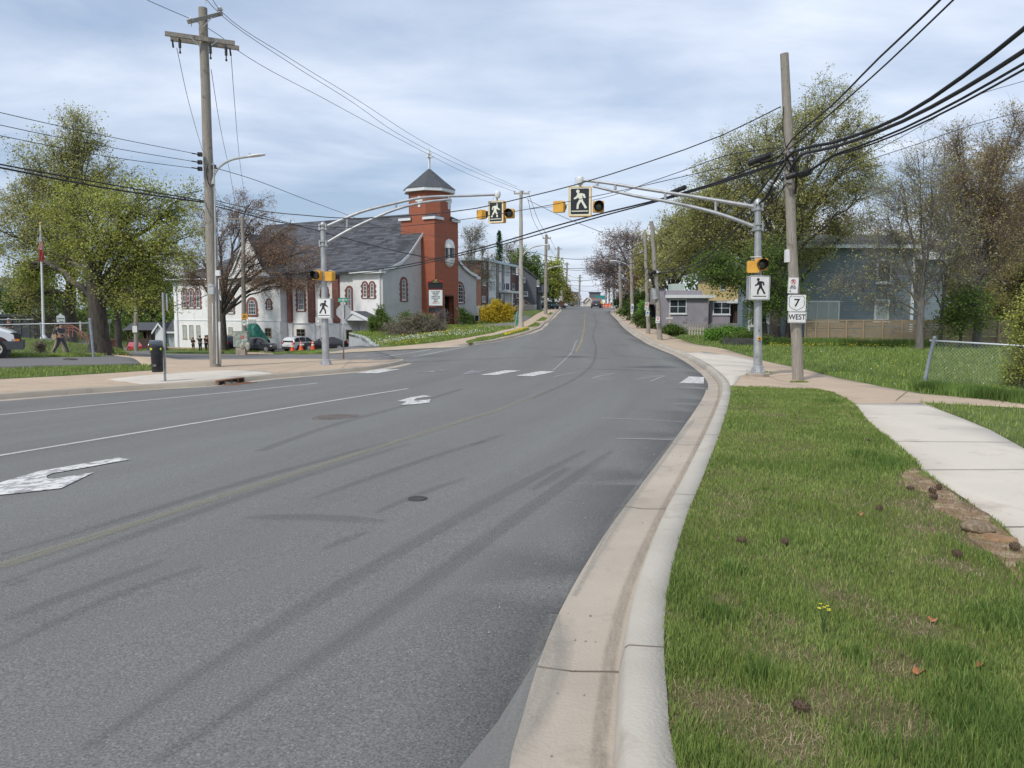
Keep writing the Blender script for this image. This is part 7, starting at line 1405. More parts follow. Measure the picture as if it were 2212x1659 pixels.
# control box on the left mast
A=At('control_box','grey metal control box mounted low on the left mast','control box',688,703,30.2); a=A(682,685);b=A(697,703); mb=MB(); mb.b2((a[0],-.05,b[2]),(b[0],.25,a[2])); mb.build('casing',M_greybox,A.t); mb=MB(); mb.lathe([(.05,0),(.05,-.01)],10,c=((a[0]+b[0])/2-.02,-.052,(a[2]+b[2])/2),ax='y'); mb.build('sticker',M_white,A.t); mb=MB(); mb.tube([((a[0]+b[0])/2,.1,b[2]),((a[0]+b[0])/2,.1,b[2]-.5),((a[0]+b[0])/2+.1,.1,b[2]-.7)],.02,6); mb.build('conduit',M_galv,A.t)
# ---- chain link fences
def chain(label,a,b,d0,d1,h,posts,pitch=.075,ww=.0035,z0=None,toprail=True,lean=0,ext=0):
    p=W(a[0],a[1],d0); q_=W(b[0],b[1],d1); L=float(np.hypot(*(q_-p)[:2])); an=math.atan2(q_[1]-p[1],q_[0]-p[0]); t=thing('chain_link_fence',label,'fence',p,an); sl=(q_[2]-p[2])/L
    k=np.arange(-h,L+h,pitch); V=[];F=[]
    for s_,yo in ((1,-.003),(-1,.003)):
        for x0 in (k if s_>0 else k+h*0):
            xa,xb=(x0,x0+h) if s_>0 else (x0+h,x0)
            # clip to 0..L
            f0,f1=0.,1.
            for lim,sg in ((0,1),(L,-1)):
                va=(xa-lim)*sg; vb=(xb-lim)*sg
                if va<0 and vb<0: f0=2
                elif va<0: f0=max(f0,va/(va-vb))
                elif vb<0: f1=min(f1,va/(va-vb))
            if f0>=f1: continue
            A0=np.array((xa+(xb-xa)*f0,yo,h*f0+.03)); B0=np.array((xa+(xb-xa)*f1,yo,h*f1+.03)); A0[2]+=sl*A0[0];B0[2]+=sl*B0[0]
            dr=(B0-A0)/np.linalg.norm(B0-A0); pr=np.array((-dr[2],0,dr[0]))*ww; b_=len(V)
            for c in (A0,B0): V+=[c-pr,c+np.array((0,-ww,0)),c+pr,c+np.array((0,ww,0))]
            F+=[(b_+j,b_+(j+1)%4,b_+4+(j+1)%4,b_+4+j) for j in range(4)]
    fastmesh('wire_mesh',np.array(V),np.array(F),M_galv,parent=t)
    if toprail: mb=MB(); mb.tube([(0,0,h),(L,0,h+sl*L)],.022,8); mb.build('top_rail',M_galvl,t,smooth=True)
    for f,r_,hh,ln in posts:
        mb=MB(); x=f*L; mb.tube([(x-ln*.5,0,-.2+sl*x),(x,0,hh*.5+sl*x),(x+ln*.5,0,hh+sl*x)],r_,10); mb.lathe([(r_*1.1,-.02),(r_*1.1,.03),(.01,.07)],10,c=(x+ln*.5,0,hh+sl*x)); 
        for zz in (.2,.5,.8): mb.lathe([(r_*1.2,-.015),(r_*1.2,.015)],10,c=(x-ln*.5+ln*zz,0,hh*zz+sl*x))
        mb.build('post',M_galvb,t,smooth=True)
    return t
M_galvl=pm('galvanised_light',(.52,.55,.56),(.64,.67,.68),rough=.45,metal=.3); M_galvb=pm('galvanised_blue',(.25,.29,.33),(.36,.40,.43),scale=6,rough=.55,metal=.3)
chain('chain link fence behind the white van with grass growing through it','',0,0,0,0,[]) if False else None
chain('left chain link fence behind the white van, people walking behind it',(-60,768),(200,766),40,38.5,1.58,((0,.04,1.6,0),(.595,.035,1.6,-.05),(1,.06,1.75,-.1)),pitch=.15,ww=.0018)
x,y=P(2003,836,.13); chain('right chain link fence with a leaning end post by the path',(2003,836),(2330,868),19.6,17.3,1.19,((0,.045,1.24,.22),(.95,.03,1.22,0)),pitch=.085,ww=.0023)
# ---- flagpole, notice sign, handrail, bins, post signs
A=At('flagpole','white flagpole with a limp red and white flag','flagpole',94.5,731,48); mb=MB(); mb.tube([(0,0,0),A(91,600),A(87,486)],[.09,.07,.04],10); mb.build('pole',M_white,A.t,smooth=True); mb=MB(); mb.lathe([(.22,0),(.2,.05),(.11,.2),(.09,.22)],12); mb.build('base',M_white,A.t,smooth=True); mb=MB(); mb.lathe([(.01,-.1),(.07,-.05),(.07,.05),(.01,.1)],8,c=A(87,483)); mb.build('finial',M_gold,A.t,smooth=True)
A=At('flag','limp red and white flag hanging from the flagpole','flag',87.5,500,47.9)
def fold(y0,y1,w0,w1,mat,nm,seed):
    mb=MB(); rnd=random.Random(seed); V=[];n=9;k=10
    for i in range(k+1):
        f=i/k; z=A(87,y0+(y1-y0)*f)[2]; w_=w0+(w1-w0)*f
        for j in range(n): g_=j/(n-1); V.append((-w_*.55+w_*g_+.02*math.sin(f*5),.06*math.sin(g_*9+f*3+seed)-.02,z))
    mb.add(V,[(i*n+j,i*n+j+1,(i+1)*n+j+1,(i+1)*n+j) for i in range(k) for j in range(n-1)]); mb.build(nm,mat,A.t,smooth=True)
fold(498,522,.08,.2,M_white,'white_fold',1); fold(521,540,.2,.26,pm('pink_fold',(.6,.3,.28),(.7,.5,.48),scale=4),'pale_fold',2); fold(539,565,.26,.24,pm('faded_flag_red',(.42,.06,.06),(.5,.14,.13),scale=5),'red_fold',3)
A=At('notice_sign','pale grey shaped notice sign on a stone coloured post behind the walkers','sign',135,724,46); a=A(122.5,696.5);b=A(139.5,683); w_=b[0]-a[0]; zt_=A(131,675.7)[2]
mb=MB(); P_=[(a[0],a[2]),(b[0],a[2]),(b[0],b[2]),(b[0]-w_*.12,b[2]+.02),(b[0]-w_*.33,zt_-.12),(b[0]-w_*.5,zt_),(a[0]+w_*.33,zt_-.12),(a[0]+w_*.12,b[2]+.02),(a[0],b[2])]; mb.prism([(x,0,z) for x,z in P_],(0,.05,0)); mb.build('sign_panel',pm('pale_sign',(.42,.46,.47),(.5,.54,.55),rough=.6),A.t); text('lettering','Common',.14,M_inkblack,A.t,((a[0]+b[0])/2,-.004,b[2]-.14),bold=.004,sx=.8); text('lettering','Roots',.12,M_inkblack,A.t,((a[0]+b[0])/2+.04,-.004,b[2]-.3),bold=.003,sx=.85)
mb=MB(); mb.box((A(134,0)[0],.1,A(134,710)[2]),(.09,.09,.9)); mb.build('post',M_rock,A.t)
z5=lambda x,y:(x/8.064,(1250+y/4.424)/1.8228)
A=At('handrail','rusty red tubular stair handrail behind the fence end','handrail',*z5(1500,450),45); M_rr=pm('rusty_red_paint',(.27,.075,.05),(.36,.13,.09),scale=5,rough=.7)
for L_ in (((1115,250),(1120,160),(1150,140),(1270,145),(1400,230),(1520,320)),((1140,225),(1260,215),(1400,300),(1510,375)),((1150,180),(1290,175),(1420,250),(1520,340))):
    mb=MB(); mb.tube(cr([A(*z5(*p)) for p in L_],.15),.024,6); mb.build('rail',M_rr,A.t,smooth=True)
for p,q_ in (((1195,145),(1195,330)),((1270,145),(1265,340)),((1400,230),(1400,390)),((1520,320),(1520,450))): mb=MB(); mb.tube([A(*z5(*p)),A(*z5(*q_))],.03,6); mb.build('upright',M_rr,A.t)
A=At('litter_bin','rusty red litter bin beside the big tree trunk','bin',242,747,58); mb=MB(); mb.lathe([(.15,0),(.2,.02),(.21,.42),(.25,.43),(.25,.5),(.2,.52)],12,c=(0,0,-.05)); mb.build('bin_body',M_rr,A.t)
for px,y0,y1,d,lab in ((236.5,690,746,56,'thin grey sign post with two small plates beside the big tree'),):
    A=At('sign_post',lab,'sign post',px,y1,d); mb=MB(); mb.tube([(0,0,-.2),A(px,y0)],.03,6); mb.build('post',M_galv,A.t); mb=MB(); mb.box(A(px+2,y0+3),(.14,.02,.24)); mb.box(A(px-1.5,y0+4),(.1,.02,.2)); mb.build('sign_panel',M_signw,A.t,split=True)
A=far_pole('wooden pole with a small white sign beyond the big left tree',(292,545),(294,752),84,.24,.17,seed=21); mb=MB(); mb.box(A(294,711)+[0,-.3,0],(.5,.03,.7)); mb.build('sign_panel',M_signw,A.t)
# crest roadworks
M_oran=pm('roadwork_orange',(.85,.13,.03),(.75,.10,.02),rough=.5)
for px,d,lab in ((1306,166,'left orange roadwork sign cluster at the crest'),(1314,172,'right orange roadwork sign at the crest')):
    A=At('roadwork_sign',lab,'roadwork sign',px,667,d); mb=MB(); c=A(px,659); mb.prism([(c[0]-.5,0,c[2]),(c[0],0,c[2]-.5),(c[0]+.5,0,c[2]),(c[0],0,c[2]+.5)],(0,.03,0)); mb.build('sign_panel',M_oran,A.t); mb=MB(); mb.tube([(-.4,0,0),(0,.05,c[2])],.03,5); mb.tube([(.4,0,0),(0,.05,c[2])],.03,5); mb.build('leg',M_galv,A.t,split=True)
for px,d,lab in ((1303.5,160,'leftmost orange barrel beside the road at the crest'),(1310,161,'second orange barrel beside the road at the crest'),(1318,164,'rightmost orange barrel beside the road at the crest')):
    A=At('traffic_barrel',lab,'traffic barrel',px,667,d,group='orange barrels at the crest'); mb=MB(); mb.lathe([(.32,0),(.30,.1),(.28,.1),(.28,.5),(.26,.5),(.26,.95),(.2,1.0)],12); mb.build('barrel',M_oran,A.t); mb=MB(); mb.lathe([(.285,.3),(.285,.42)],12); mb.lathe([(.27,.62),(.27,.74)],12); mb.build('band',M_coneband,A.t,split=True)
t,w_,h=sign('low white board sign on the right pavement at the crest',1320.5,1330,656.5,664.5,140,border=False,name='board_sign'); mb=MB()
for k in range(3): mb.box((0,-.006,h*(.25-.25*k)),(w_*.7,.004,h*.07))
mb.build('text_lines',M_greybox,t); mb=MB(); mb.box((-w_*.3,.02,-h*.75),(.06,.06,h*.6)); mb.box((w_*.3,.02,-h*.75),(.06,.06,h*.6)); mb.build('leg',M_galv,t,split=True)
A=At('roadwork_sign','back of a brown diamond roadwork sign on the far left pavement','roadwork sign',1212,664,150); c=A(1211.5,656.5); mb=MB(); mb.prism([(c[0]-.75,0,c[2]),(c[0],0,c[2]-.75),(c[0]+.75,0,c[2]),(c[0],0,c[2]+.75)],(0,.03,0)); mb.build('sign_panel',M_rust,A.t); mb=MB(); mb.tube([(0,-.05,-.2),c+[0,-.05,0]],.04,5); mb.build('post',M_galv,A.t)
A=At('waste_bin','black lidded bin beside the apartment stairs','bin',1115,686,112); mb=MB(); mb.b2((-.4,-.4,0),(.4,.4,1.1)); mb.build('bin_body',M_blackplast,A.t); mb=MB(); mb.prism([(-.45,-.45,1.102),(.45,-.45,1.102),(.45,.3,1.3),(-.45,.3,1.3)],(0,0,.08)); mb.build('lid',M_blackplast,A.t)
A=At('meter_rack','dark gas meter rack against the grey church wall','meter',1032,697,97,z=None); mb=MB(); 
for k in range(3): mb.b2((-.9+k*.55,0,.2),(-.45+k*.55,.35,.9))
mb.build('meter',M_blackplast,A.t,split=True); mb=MB(); mb.tube([(-1,.1,.1),(.9,.1,.1)],.05,6); mb.tube([(-1,.1,1.0),(.9,.1,1.0)],.04,6); mb.build('pipe',M_greybox,A.t,split=True)
A=At('white_board','white board with black lettering propped by the yellow bush','board',1046,694,100); mb=MB(); mb.b2((-1.6,0,0),(1.3,.06,2.0)); mb.build('panel',M_trim,A.t); text('lettering','let',1.2,M_inkblack,A.t,(-.1,-.01,1.0),bold=.03)
# ---------------------------------------------------------------- people
M_skin=pm('skin',(.42,.24,.16),(.36,.20,.13),rough=.6); M_navy=pm('navy_cloth',(.018,.022,.035),(.03,.036,.055),scale=9,rough=.9,bump=.4); M_blackc=pm('black_cloth',(.012,.012,.014),(.02,.02,.023),scale=9,rough=.9,bump=.4); M_beigec=pm('beige_cloth',(.42,.31,.19),(.34,.25,.15),scale=6,rough=.9,bump=.4); M_hair=pm('dark_hair',(.02,.013,.01),(.035,.022,.016),scale=9,rough=.8); M_palec=pm('pale_cloth',(.5,.5,.47),(.42,.42,.4),scale=6,rough=.9)
def skin(name,verts,edges,radii,mat,parent,root=0,sub=1):
    me=bpy.data.meshes.new(name); me.from_pydata([tuple(v) for v in verts],edges,[]); o=bpy.data.objects.new(name,me); col.objects.link(o); o.parent=parent
    m=o.modifiers.new('Skin','SKIN'); m.use_smooth_shade=True
    sv=me.skin_vertices[0].data
    for i,r_ in enumerate(radii): sv[i].radius=(r_,r_) if not isinstance(r_,tuple) else r_; sv[i].use_root=(i==root)
    s_=o.modifiers.new('Subdivision','SUBSURF'); s_.levels=sub; s_.render_levels=sub
    me.materials.append(mat); return o
def person(label,px,py,d,h=1.72,head=0,top=M_navy,bottom=M_navy,stride=.0,arms=((.05,.1),(.05,.1)),shorts=False,collar=None,hair=True,cap=None,shoe=M_blackc,z=None,group=None,lean=.0):
    p=W(px,py,d); 
    if z is not None: p[2]=z
    t=thing('person',label,'person',p,head,group); s=h/1.72
    V=[];E=[];Rr=[]
    def v(x,y,z_,r_): V.append((x*s,y*s,z_*s)); Rr.append(r_*s if not isinstance(r_,tuple) else (r_[0]*s,r_[1]*s)); return len(V)-1
    def e(a,b): E.append((a,b))
    pel=v(0,0,.95,(.115,.13)); sp=v(lean*.3,0,1.12,(.10,.12)); ch=v(lean*.7,0,1.32,(.11,.14)); nk=v(lean,0,1.47,.052); jw=v(lean+.02,0,1.55,.07); sk=v(lean+.01,0,1.63,.088); tp=v(lean+.005,0,1.70,.05)
    nose=v(lean+.11,0,1.59,.014)
    for a,b in ((pel,sp),(sp,ch),(ch,nk),(nk,jw),(jw,sk),(sk,tp),(jw,nose)): e(a,b)
    legs=[]
    for sg,st in ((1,stride),(-1,-stride)):
        hp=v(0,sg*.09,.88,.088); kn=v(st*.5+.03,sg*.095,.50,.058); an=v(st-.0-(.06 if st<0 else 0),sg*.095,.10+(.05 if st<0 else 0),.038); ft=v(st+.15-(.05 if st<0 else 0),sg*.10,.03,.034)
        e(pel,hp);e(hp,kn);e(kn,an);e(an,ft); legs.append((hp,kn,an,ft))
    armi=[]
    for sg,(f,b_) in zip((1,-1),arms):
        sh=v(lean,sg*.19,1.40,.052); el=v(lean+f*.4-.02,sg*.235,1.13,.040); wr=v(lean+f+b_,sg*(.22-b_*.5),.92+abs(b_)*.9,.027); pa=v(lean+f+b_+.02,sg*(.215-b_*.6),.85+abs(b_)*.95,.030)
        e(ch,sh);e(sh,el);e(el,wr);e(wr,pa)
        for k,(oy,ln) in enumerate(((-.022,.07),(-.008,.082),(.007,.078),(.021,.062))):
            a_=v(V[pa][0]/s+.012,V[pa][1]/s+oy,V[pa][2]/s-.045,.0085); c_=v(V[pa][0]/s+.026,V[pa][1]/s+oy,V[pa][2]/s-.045-ln*.6,.0075); e(pa,a_);e(a_,c_)
        th=v(V[pa][0]/s+.04,V[pa][1]/s-.01*sg,V[pa][2]/s-.03,.009); e(pa,th)
        armi.append((sh,el,wr))
    skin('body',V,E,Rr,M_skin,t)
    g=lambda i,dr=0:(V[i],)
    def cloth(nm,ids,ed,rad,mat): skin(nm,[V[i] for i in ids],ed,rad,mat,t)
    bulk=1.0
    a,b=armi; mid=lambda i,j,f:tuple(np.array(V[i])*(1-f)+np.array(V[j])*f)
    vs=[V[pel],V[sp],V[ch],V[nk],V[a[0]],mid(a[0],a[1],.75),V[b[0]],mid(b[0],b[1],.75)]; vs[3]=tuple(np.array(V[nk])-np.array([0,0,.03]))
    skin('shirt',vs,[(0,1),(1,2),(2,3),(2,4),(4,5),(2,6),(6,7)],[(.125*s,.155*s),(.118*s,.15*s),(.128*s,.17*s),.07*s,.07*s,.058*s,.07*s,.058*s],top,t)
    e_=.42 if shorts else 1.0
    vs=[tuple(np.array(V[pel])+[0,0,.02])]; ed=[];rad=[(.122*s,.145*s)]
    for hp,kn,an,ft in legs:
        i=len(vs); vs+=[V[hp],V[kn]]; rad+=[.102*s,.074*s]; ed+=[(0,i),(i,i+1)]
        if not shorts: vs.append(V[an]); rad.append(.058*s); ed.append((i+1,i+2))
    skin('shorts' if shorts else 'trousers',vs,ed,rad,bottom,t)
    for hp,kn,an,ft in legs: skin('shoe',[V[an],V[ft]],[(0,1)],[.048*s,.045*s],shoe,t)
    mb=MB(); mb.lathe([(.094*s,-.02*s),(.104*s,.03*s),(.094*s,.08*s),(.05*s,.115*s),(.01,.12*s)],12,c=(V[sk][0]-.015*s,0,V[sk][2])); mb.build('cap' if cap else 'hair',cap or M_hair,t,smooth=True)
    if cap: mb=MB(); mb.box((V[sk][0]+.11*s,0,V[sk][2]+.02*s),(.1*s,.13*s,.012)); mb.build('cap_brim',cap,t)
    if collar: skin('collar',[tuple(np.array(V[nk])-[0,0,.02]),tuple(np.array(V[ch])+[-.02,0,.07])],[(0,1)],[.085*s,(.125*s,.165*s)],collar,t)
    return t
pf=person('person in navy shirt and dark trousers striding right behind the left fence',133,766,41.3,h=1.70,head=R(-4),top=M_navy,bottom=M_navy,stride=.33,arms=((.18,.14),(.02,.22)),lean=.04)
mb=MB(); mb.box((-.16,.2,.98),(.26,.1,.2),ry=.3); 
x,y=W(121,735,41.2)[:2]; hb=thing('shoulder_bag','tan shoulder bag hanging behind the striding person','bag',(x,41.0,W(121,728,41)[2]),0); mb=MB(); mb.prism(rrect(.24,.26,.06,3),(0,.1,0)); mb.build('bag_body',M_beigec,hb); mb=MB(); mb.tube(cr([(-.08,.05,.1),(.0,.04,.4),(.1,.05,.62)],.1),.012,5); mb.build('strap',M_beigec,hb)
person('person in beige trousers walking just behind the navy shirted one',127.5,767,42.2,h=1.66,head=R(-4),top=M_navy,bottom=M_beigec,stride=.30,arms=((.1,.12),(.1,.1)),shoe=M_beigec)
person('person in a pale cap standing by the dark container at the far left',22,744,50,h=1.68,head=R(-80),top=M_blackc,bottom=M_blackc,arms=((.1,.25),(.1,.2)),cap=M_palec)
person('person in black shorts and cap with folded arms by the church hall',418,761,84,h=1.60,head=R(-45),top=M_blackc,bottom=M_blackc,shorts=True,arms=((.12,.3),(.12,.28)),cap=M_blackc,shoe=M_beigec)
person('person in navy shirt with pale shoulders seen from behind by the church hall',433,760.5,84.5,h=1.80,head=R(80),top=M_navy,bottom=M_navy,arms=((.0,.05),(.0,.06)),collar=M_palec,shoe=M_beigec)
person('person in black with white collar close to the tall left pole',449,760,86,h=1.85,head=R(100),top=M_blackc,bottom=M_blackc,arms=((.08,.2),(.08,.15)),collar=M_palec)
person('person mostly hidden behind the one with white collar',445,760,87,h=1.85,head=R(60),top=M_blackc,bottom=M_navy,arms=((.05,.1),(.05,.1)))
person('road worker in bright yellow vest beside the orange barrels',1300,667,158,h=1.75,head=R(-90),top=M_hiviz,bottom=M_navy,arms=((.05,.1),(.05,.1)),cap=M_oran)
# ---------------------------------------------------------------- trees
M_bark=pm('bark_dark',(.045,.038,.032),(.105,.09,.075),scale=3,detail=10,rough=.95,bump=.9,bscale=9,stretch=(3,3,.6)); M_barkg=pm('bark_grey',(.11,.10,.09),(.19,.175,.16),scale=3,detail=9,rough=.95,bump=.6,bscale=10,stretch=(3,3,.6))
M_twig=pm('twig_brown',(.07,.055,.045),(.12,.10,.085),scale=3,rough=.95); M_twigg=pm('twig_grey',(.15,.135,.125),(.22,.20,.185),scale=3,rough=.95)
def tubes(P3,R0,n):
    """P3 (T,k,3), R0 (T,k) -> verts, quads"""
    T,k,_=P3.shape; t=np.gradient(P3,axis=1); t/=np.linalg.norm(t,axis=2,keepdims=True)+1e-9
    ref=np.where(np.abs(t[:,:1,2:3])<.9,np.array([0,0,1.]),np.array([1.,0,0])); ref=np.broadcast_to(ref,t.shape)
    u=np.cross(t,ref); u/=np.linalg.norm(u,axis=2,keepdims=True)+1e-9; v=np.cross(t,u); a=np.arange(n)*2*math.pi/n
    V=P3[:,:,None,:]+R0[:,:,None,None]*(np.cos(a)[None,None,:,None]*u[:,:,None,:]+np.sin(a)[None,None,:,None]*v[:,:,None,:])
    i=np.arange(T)[:,None,None]*k*n; s_=np.arange(k-1)[None,:,None]*n; j=np.arange(n)[None,None,:]; j2=(j+1)%n
    F=np.stack([i+s_+j,i+s_+j2,i+s_+n+j2,i+s_+n+j],-1).reshape(-1,4); return V.reshape(-1,3),F
def bez(a,b,c,k): t=np.linspace(0,1,k)[None,:,None]; return (1-t)**2*a[:,None]+2*t*(1-t)*b[:,None]+t*t*c[:,None]
def leaves(C,size,rg,aspect=.75,flat=.35):
    n=len(C); d=rg.normal(size=(n,3)); d[:,2]*=.7; d/=np.linalg.norm(d,axis=1,keepdims=True); e_=rg.normal(size=(n,3)); e_-=d*(e_*d).sum(1,keepdims=True); e_/=np.linalg.norm(e_,axis=1,keepdims=True)
    s_=size*rg.uniform(.55,1.25,(n,1)); V=np.stack([C-d*s_*.5,C+e_*s_*aspect*.5+d*s_*.08,C+d*s_*.5,C-e_*s_*aspect*.5+d*s_*.08],1).reshape(-1,3); return V,np.arange(4*n).reshape(n,4)
def tree(label,base,top,r0,lobes,nsub=11,ntwig=8,nleaf=14,ls=.15,leaf=None,bark=None,twig=None,seed=1,spread=.2,name='tree',cat='tree',group=None,twl=1.0,twr=.011,extra=(),droop=0.0,trunk=True):
    rg=np.random.default_rng(seed); d=base[2]; B0=W(*base); t=thing(name,label,cat,B0,0,group); tp=W(top[0],top[1],d)-B0; lift=tp[2]
    L=[]
    for q in lobes:
        off=q[4] if len(q)>4 else rg.uniform(-1,1)*q[2]*d/FOC*.5
        c=W(q[0],q[1],d+off)-B0; L.append((c,np.array([q[2]*d/FOC,(q[2]+q[3])*.5*d/FOC,q[3]*d/FOC])))
    k=7; tr=bez(np.array([[0,0,-.4]]),np.array([[tp[0]*.3,tp[1]*.3,lift*.55]]),tp[None],k)
    tr+=rg.normal(size=tr.shape)*r0*.06
    Vs=[];Fs=[];o_=0
    def put(V,F):
        nonlocal o_
        Vs.append(V); Fs.append(F+o_); o_+=len(V)
    rr_=np.linspace(1.0,.62,k)*r0; rr_[0]=r0*1.35; put(*tubes(tr,rr_[None],10))
    ns=len(L); limbs=[]
    A=[];Bm=[];Cc=[];R_=[]
    for c,rd in L:
        f=np.clip(.62+.38*(c[2]-lift)/max(lift,.1)*.6,.55,1.0); i_=f*(k-1); i0=int(min(i_,k-2)); a=tr[0,i0]*(1-(i_-i0))+tr[0,i0+1]*(i_-i0)
        m=a+(c-a)*.45; m[2]+=abs(c[2]-a[2])*.1+np.hypot(*(c-a)[:2])*.18; m+=rg.normal(size=3)*.25*rd.mean()*.5
        A.append(a);Bm.append(m);Cc.append(c+rg.normal(size=3)*rd*.15)
    A=np.array(A);Bm=np.array(Bm);Cc=np.array(Cc); lb=bez(A,Bm,Cc,9); lb[:,1:-1]+=rg.normal(size=lb[:,1:-1].shape)*.10*r0/.5
    vol=np.array([rd.mean() for _,rd in L]); lr=np.clip(r0*.42*(vol/vol.max())**.7,.04,None)[:,None]*np.linspace(1,.28,9)[None]; put(*tubes(lb,lr,7))
    # sub branches
    S0=[];S1=[];S2=[];SR=[]
    for i,(c,rd) in enumerate(L):
        n_=max(4,int(nsub*(rd.mean()/vol.mean())**1.4))
        tt=rg.uniform(.35,1,n_)*8; j=np.minimum(tt.astype(int),7); fr=(tt-j)[:,None]; a=lb[i,j]*(1-fr)+lb[i,j+1]*fr
        u=rg.normal(size=(n_,3)); u/=np.linalg.norm(u,axis=1,keepdims=True); e_=c+u*rd*rg.uniform(.55,1.0,(n_,1))**.6; e_[:,2]-=droop
        m=(a+e_)/2; m[:,2]+=.12*np.linalg.norm(e_-a,axis=1); m+=rg.normal(size=m.shape)*.12*rd.mean()
        S0.append(a);S1.append(m);S2.append(e_);SR.append(np.full(n_,1.0)*lr[i,-1]*.62)
    S0=np.vstack(S0);S1=np.vstack(S1);S2=np.vstack(S2);SR=np.concatenate(SR); sb=bez(S0,S1,S2,6); put(*tubes(sb,SR[:,None]*np.linspace(1,.35,6)[None],5))
    fastmesh('trunk',np.vstack(Vs),np.vstack(Fs),bark or M_bark,smooth=True,parent=t)
    T=len(sb)*ntwig; ii=np.repeat(np.arange(len(sb)),ntwig); tt=rg.uniform(.3,1,T)*5; j=np.minimum(tt.astype(int),4); fr=(tt-j)[:,None]; a=sb[ii,j]*(1-fr)+sb[ii,j+1]*fr
    dr=(S2-S0)[ii]; dr/=np.linalg.norm(dr,axis=1,keepdims=True)+1e-9; dv=dr*.5+rg.normal(size=(T,3))*.6; dv[:,2]+=.15-droop*.3; dv/=np.linalg.norm(dv,axis=1,keepdims=True); ln=rg.uniform(.5,1.25,(T,1))*twl
    e_=a+dv*ln; m=a+dv*ln*.5+rg.normal(size=(T,3))*.09*twl; tw=bez(a,m,e_,4)
    # side twiglets
    T2=T*2; i2=np.repeat(np.arange(T),2); f2=rg.uniform(.3,.85,(T2,1)); a2=a[i2]+(e_[i2]-a[i2])*f2; d2=dv[i2]*.5+rg.normal(size=(T2,3))*.6; d2/=np.linalg.norm(d2,axis=1,keepdims=True); e2=a2+d2*ln[i2]*.5; tw2=np.stack([a2,(a2+e2)/2+rg.normal(size=(T2,3))*.03,e2],1)
    V1,F1=tubes(tw,np.full((T,4),twr)*np.array([1,.8,.6,.35])[None],3); V2,F2=tubes(tw2,np.full((T2,3),twr*.6)*np.array([1,.7,.4])[None],3)
    fastmesh('twigs',np.vstack([V1,V2]),np.vstack([F1,F2+len(V1)]),twig or M_twig,parent=t)
    if nleaf:
        n=T*nleaf; k_=rg.integers(0,T2,n); f=rg.uniform(.2,1.05,(n,1)); C=a2[k_]+(e2[k_]-a2[k_])*f+rg.normal(size=(n,3))*spread*np.array([1,1,.75])
        V,F=leaves(C,ls,rg); fastmesh('crown',V,F,leaf,parent=t)
    return t
LM=lambda n,a,b,c,k=1.75,trans=.42,**q:leafmat(n,*[tuple(x*k for x in v) for v in (a,b,c)],trans=trans,**q)
L_ol2=LM('leaves_light_olive',(.10,.105,.032),(.18,.18,.06),(.28,.27,.12),k=2.3)
L_olr=LM('buds_brown_olive',(.12,.10,.045),(.19,.155,.07),(.27,.23,.12),k=2.3); M_twigr=pm('twig_reddish',(.15,.105,.085),(.21,.155,.125),scale=3,rough=.95)
L_yg=LM('leaves_yellow_green',(.085,.105,.022),(.175,.19,.045),(.29,.29,.095),k=2.3); L_g=LM('leaves_fresh_green',(.04,.072,.018),(.085,.13,.032),(.16,.205,.06)); L_cop=LM('leaves_copper',(.10,.06,.045),(.19,.12,.075),(.30,.19,.10),trans=.3)
L_ol=LM('leaves_olive',(.085,.08,.028),(.16,.15,.05),(.25,.23,.10)); L_pink=LM('buds_pink',(.12,.085,.075),(.20,.145,.125),(.28,.22,.19),trans=.3); L_rust=LM('leaves_rust',(.10,.055,.03),(.17,.10,.045),(.24,.17,.07),trans=.3); L_dark=LM('needles_dark',(.014,.030,.014),(.028,.052,.022),(.05,.085,.035),trans=.1); L_red=LM('leaves_dark_red',(.07,.018,.02),(.12,.035,.035),(.18,.06,.05),trans=.3); L_forest=LM('leaves_forest',(.03,.055,.016),(.07,.11,.03),(.14,.17,.06),big=.12)
L_for=leafmat('forsythia_yellow',(.42,.30,.02),(.62,.47,.04),(.78,.62,.10),trans=.3,big=1.2); L_gb=LM('bush_brown',(.08,.07,.045),(.14,.12,.075),(.2,.18,.12),trans=.1,big=1.0)
L_bg=LM('leaves_bright_green',(.05,.12,.02),(.11,.22,.04),(.22,.34,.08))
tree('large spreading maple with thick trunk and yellow green leaves, left',(216,758,46),(203,600),.62,[(225,500,95,60),(130,560,90,60,6),(330,560,75,60),(250,590,90,50),(390,530,50,60),(180,440,90,50,4),(300,440,70,55),(395,440,45,45),(40,580,60,60,6),(210,640,70,25,3),(330,640,60,35),(100,470,60,50,6)],nsub=18,ntwig=12,nleaf=20,ls=.125,leaf=L_yg,seed=11,spread=.22)
tree('taller maple behind the big left one with a tall narrow green top',(150,748,54),(158,560),.45,[(165,275,50,35),(190,300,45,35),(150,325,60,40),(75,345,50,25),(110,390,75,40),(190,380,75,45),(40,430,60,45),(15,500,60,55),(250,400,55,45),(60,640,80,40),(120,500,90,50)],nsub=17,ntwig=12,nleaf=16,ls=.125,leaf=L_ol2,seed=12,spread=.25)
tree('spreading copper leaved tree with dark forked trunk before the church hall',(482,757,84),(480,655),.46,[(560,560,70,40,-2),(640,545,70,38,-3),(690,585,45,35,-3),(600,610,60,25,-3),(430,560,50,45,0),(400,600,30,35,0),(470,490,55,45,1),(545,470,60,40,1),(600,500,50,35,0),(440,450,40,25,1),(540,430,50,20,1),(480,610,50,30,-2),(660,620,50,14,-4),(380,560,30,30,0)],nsub=19,ntwig=14,nleaf=6,ls=.13,leaf=L_cop,seed=13,spread=.16,twr=.014,bark=M_bark,twig=M_twigr)
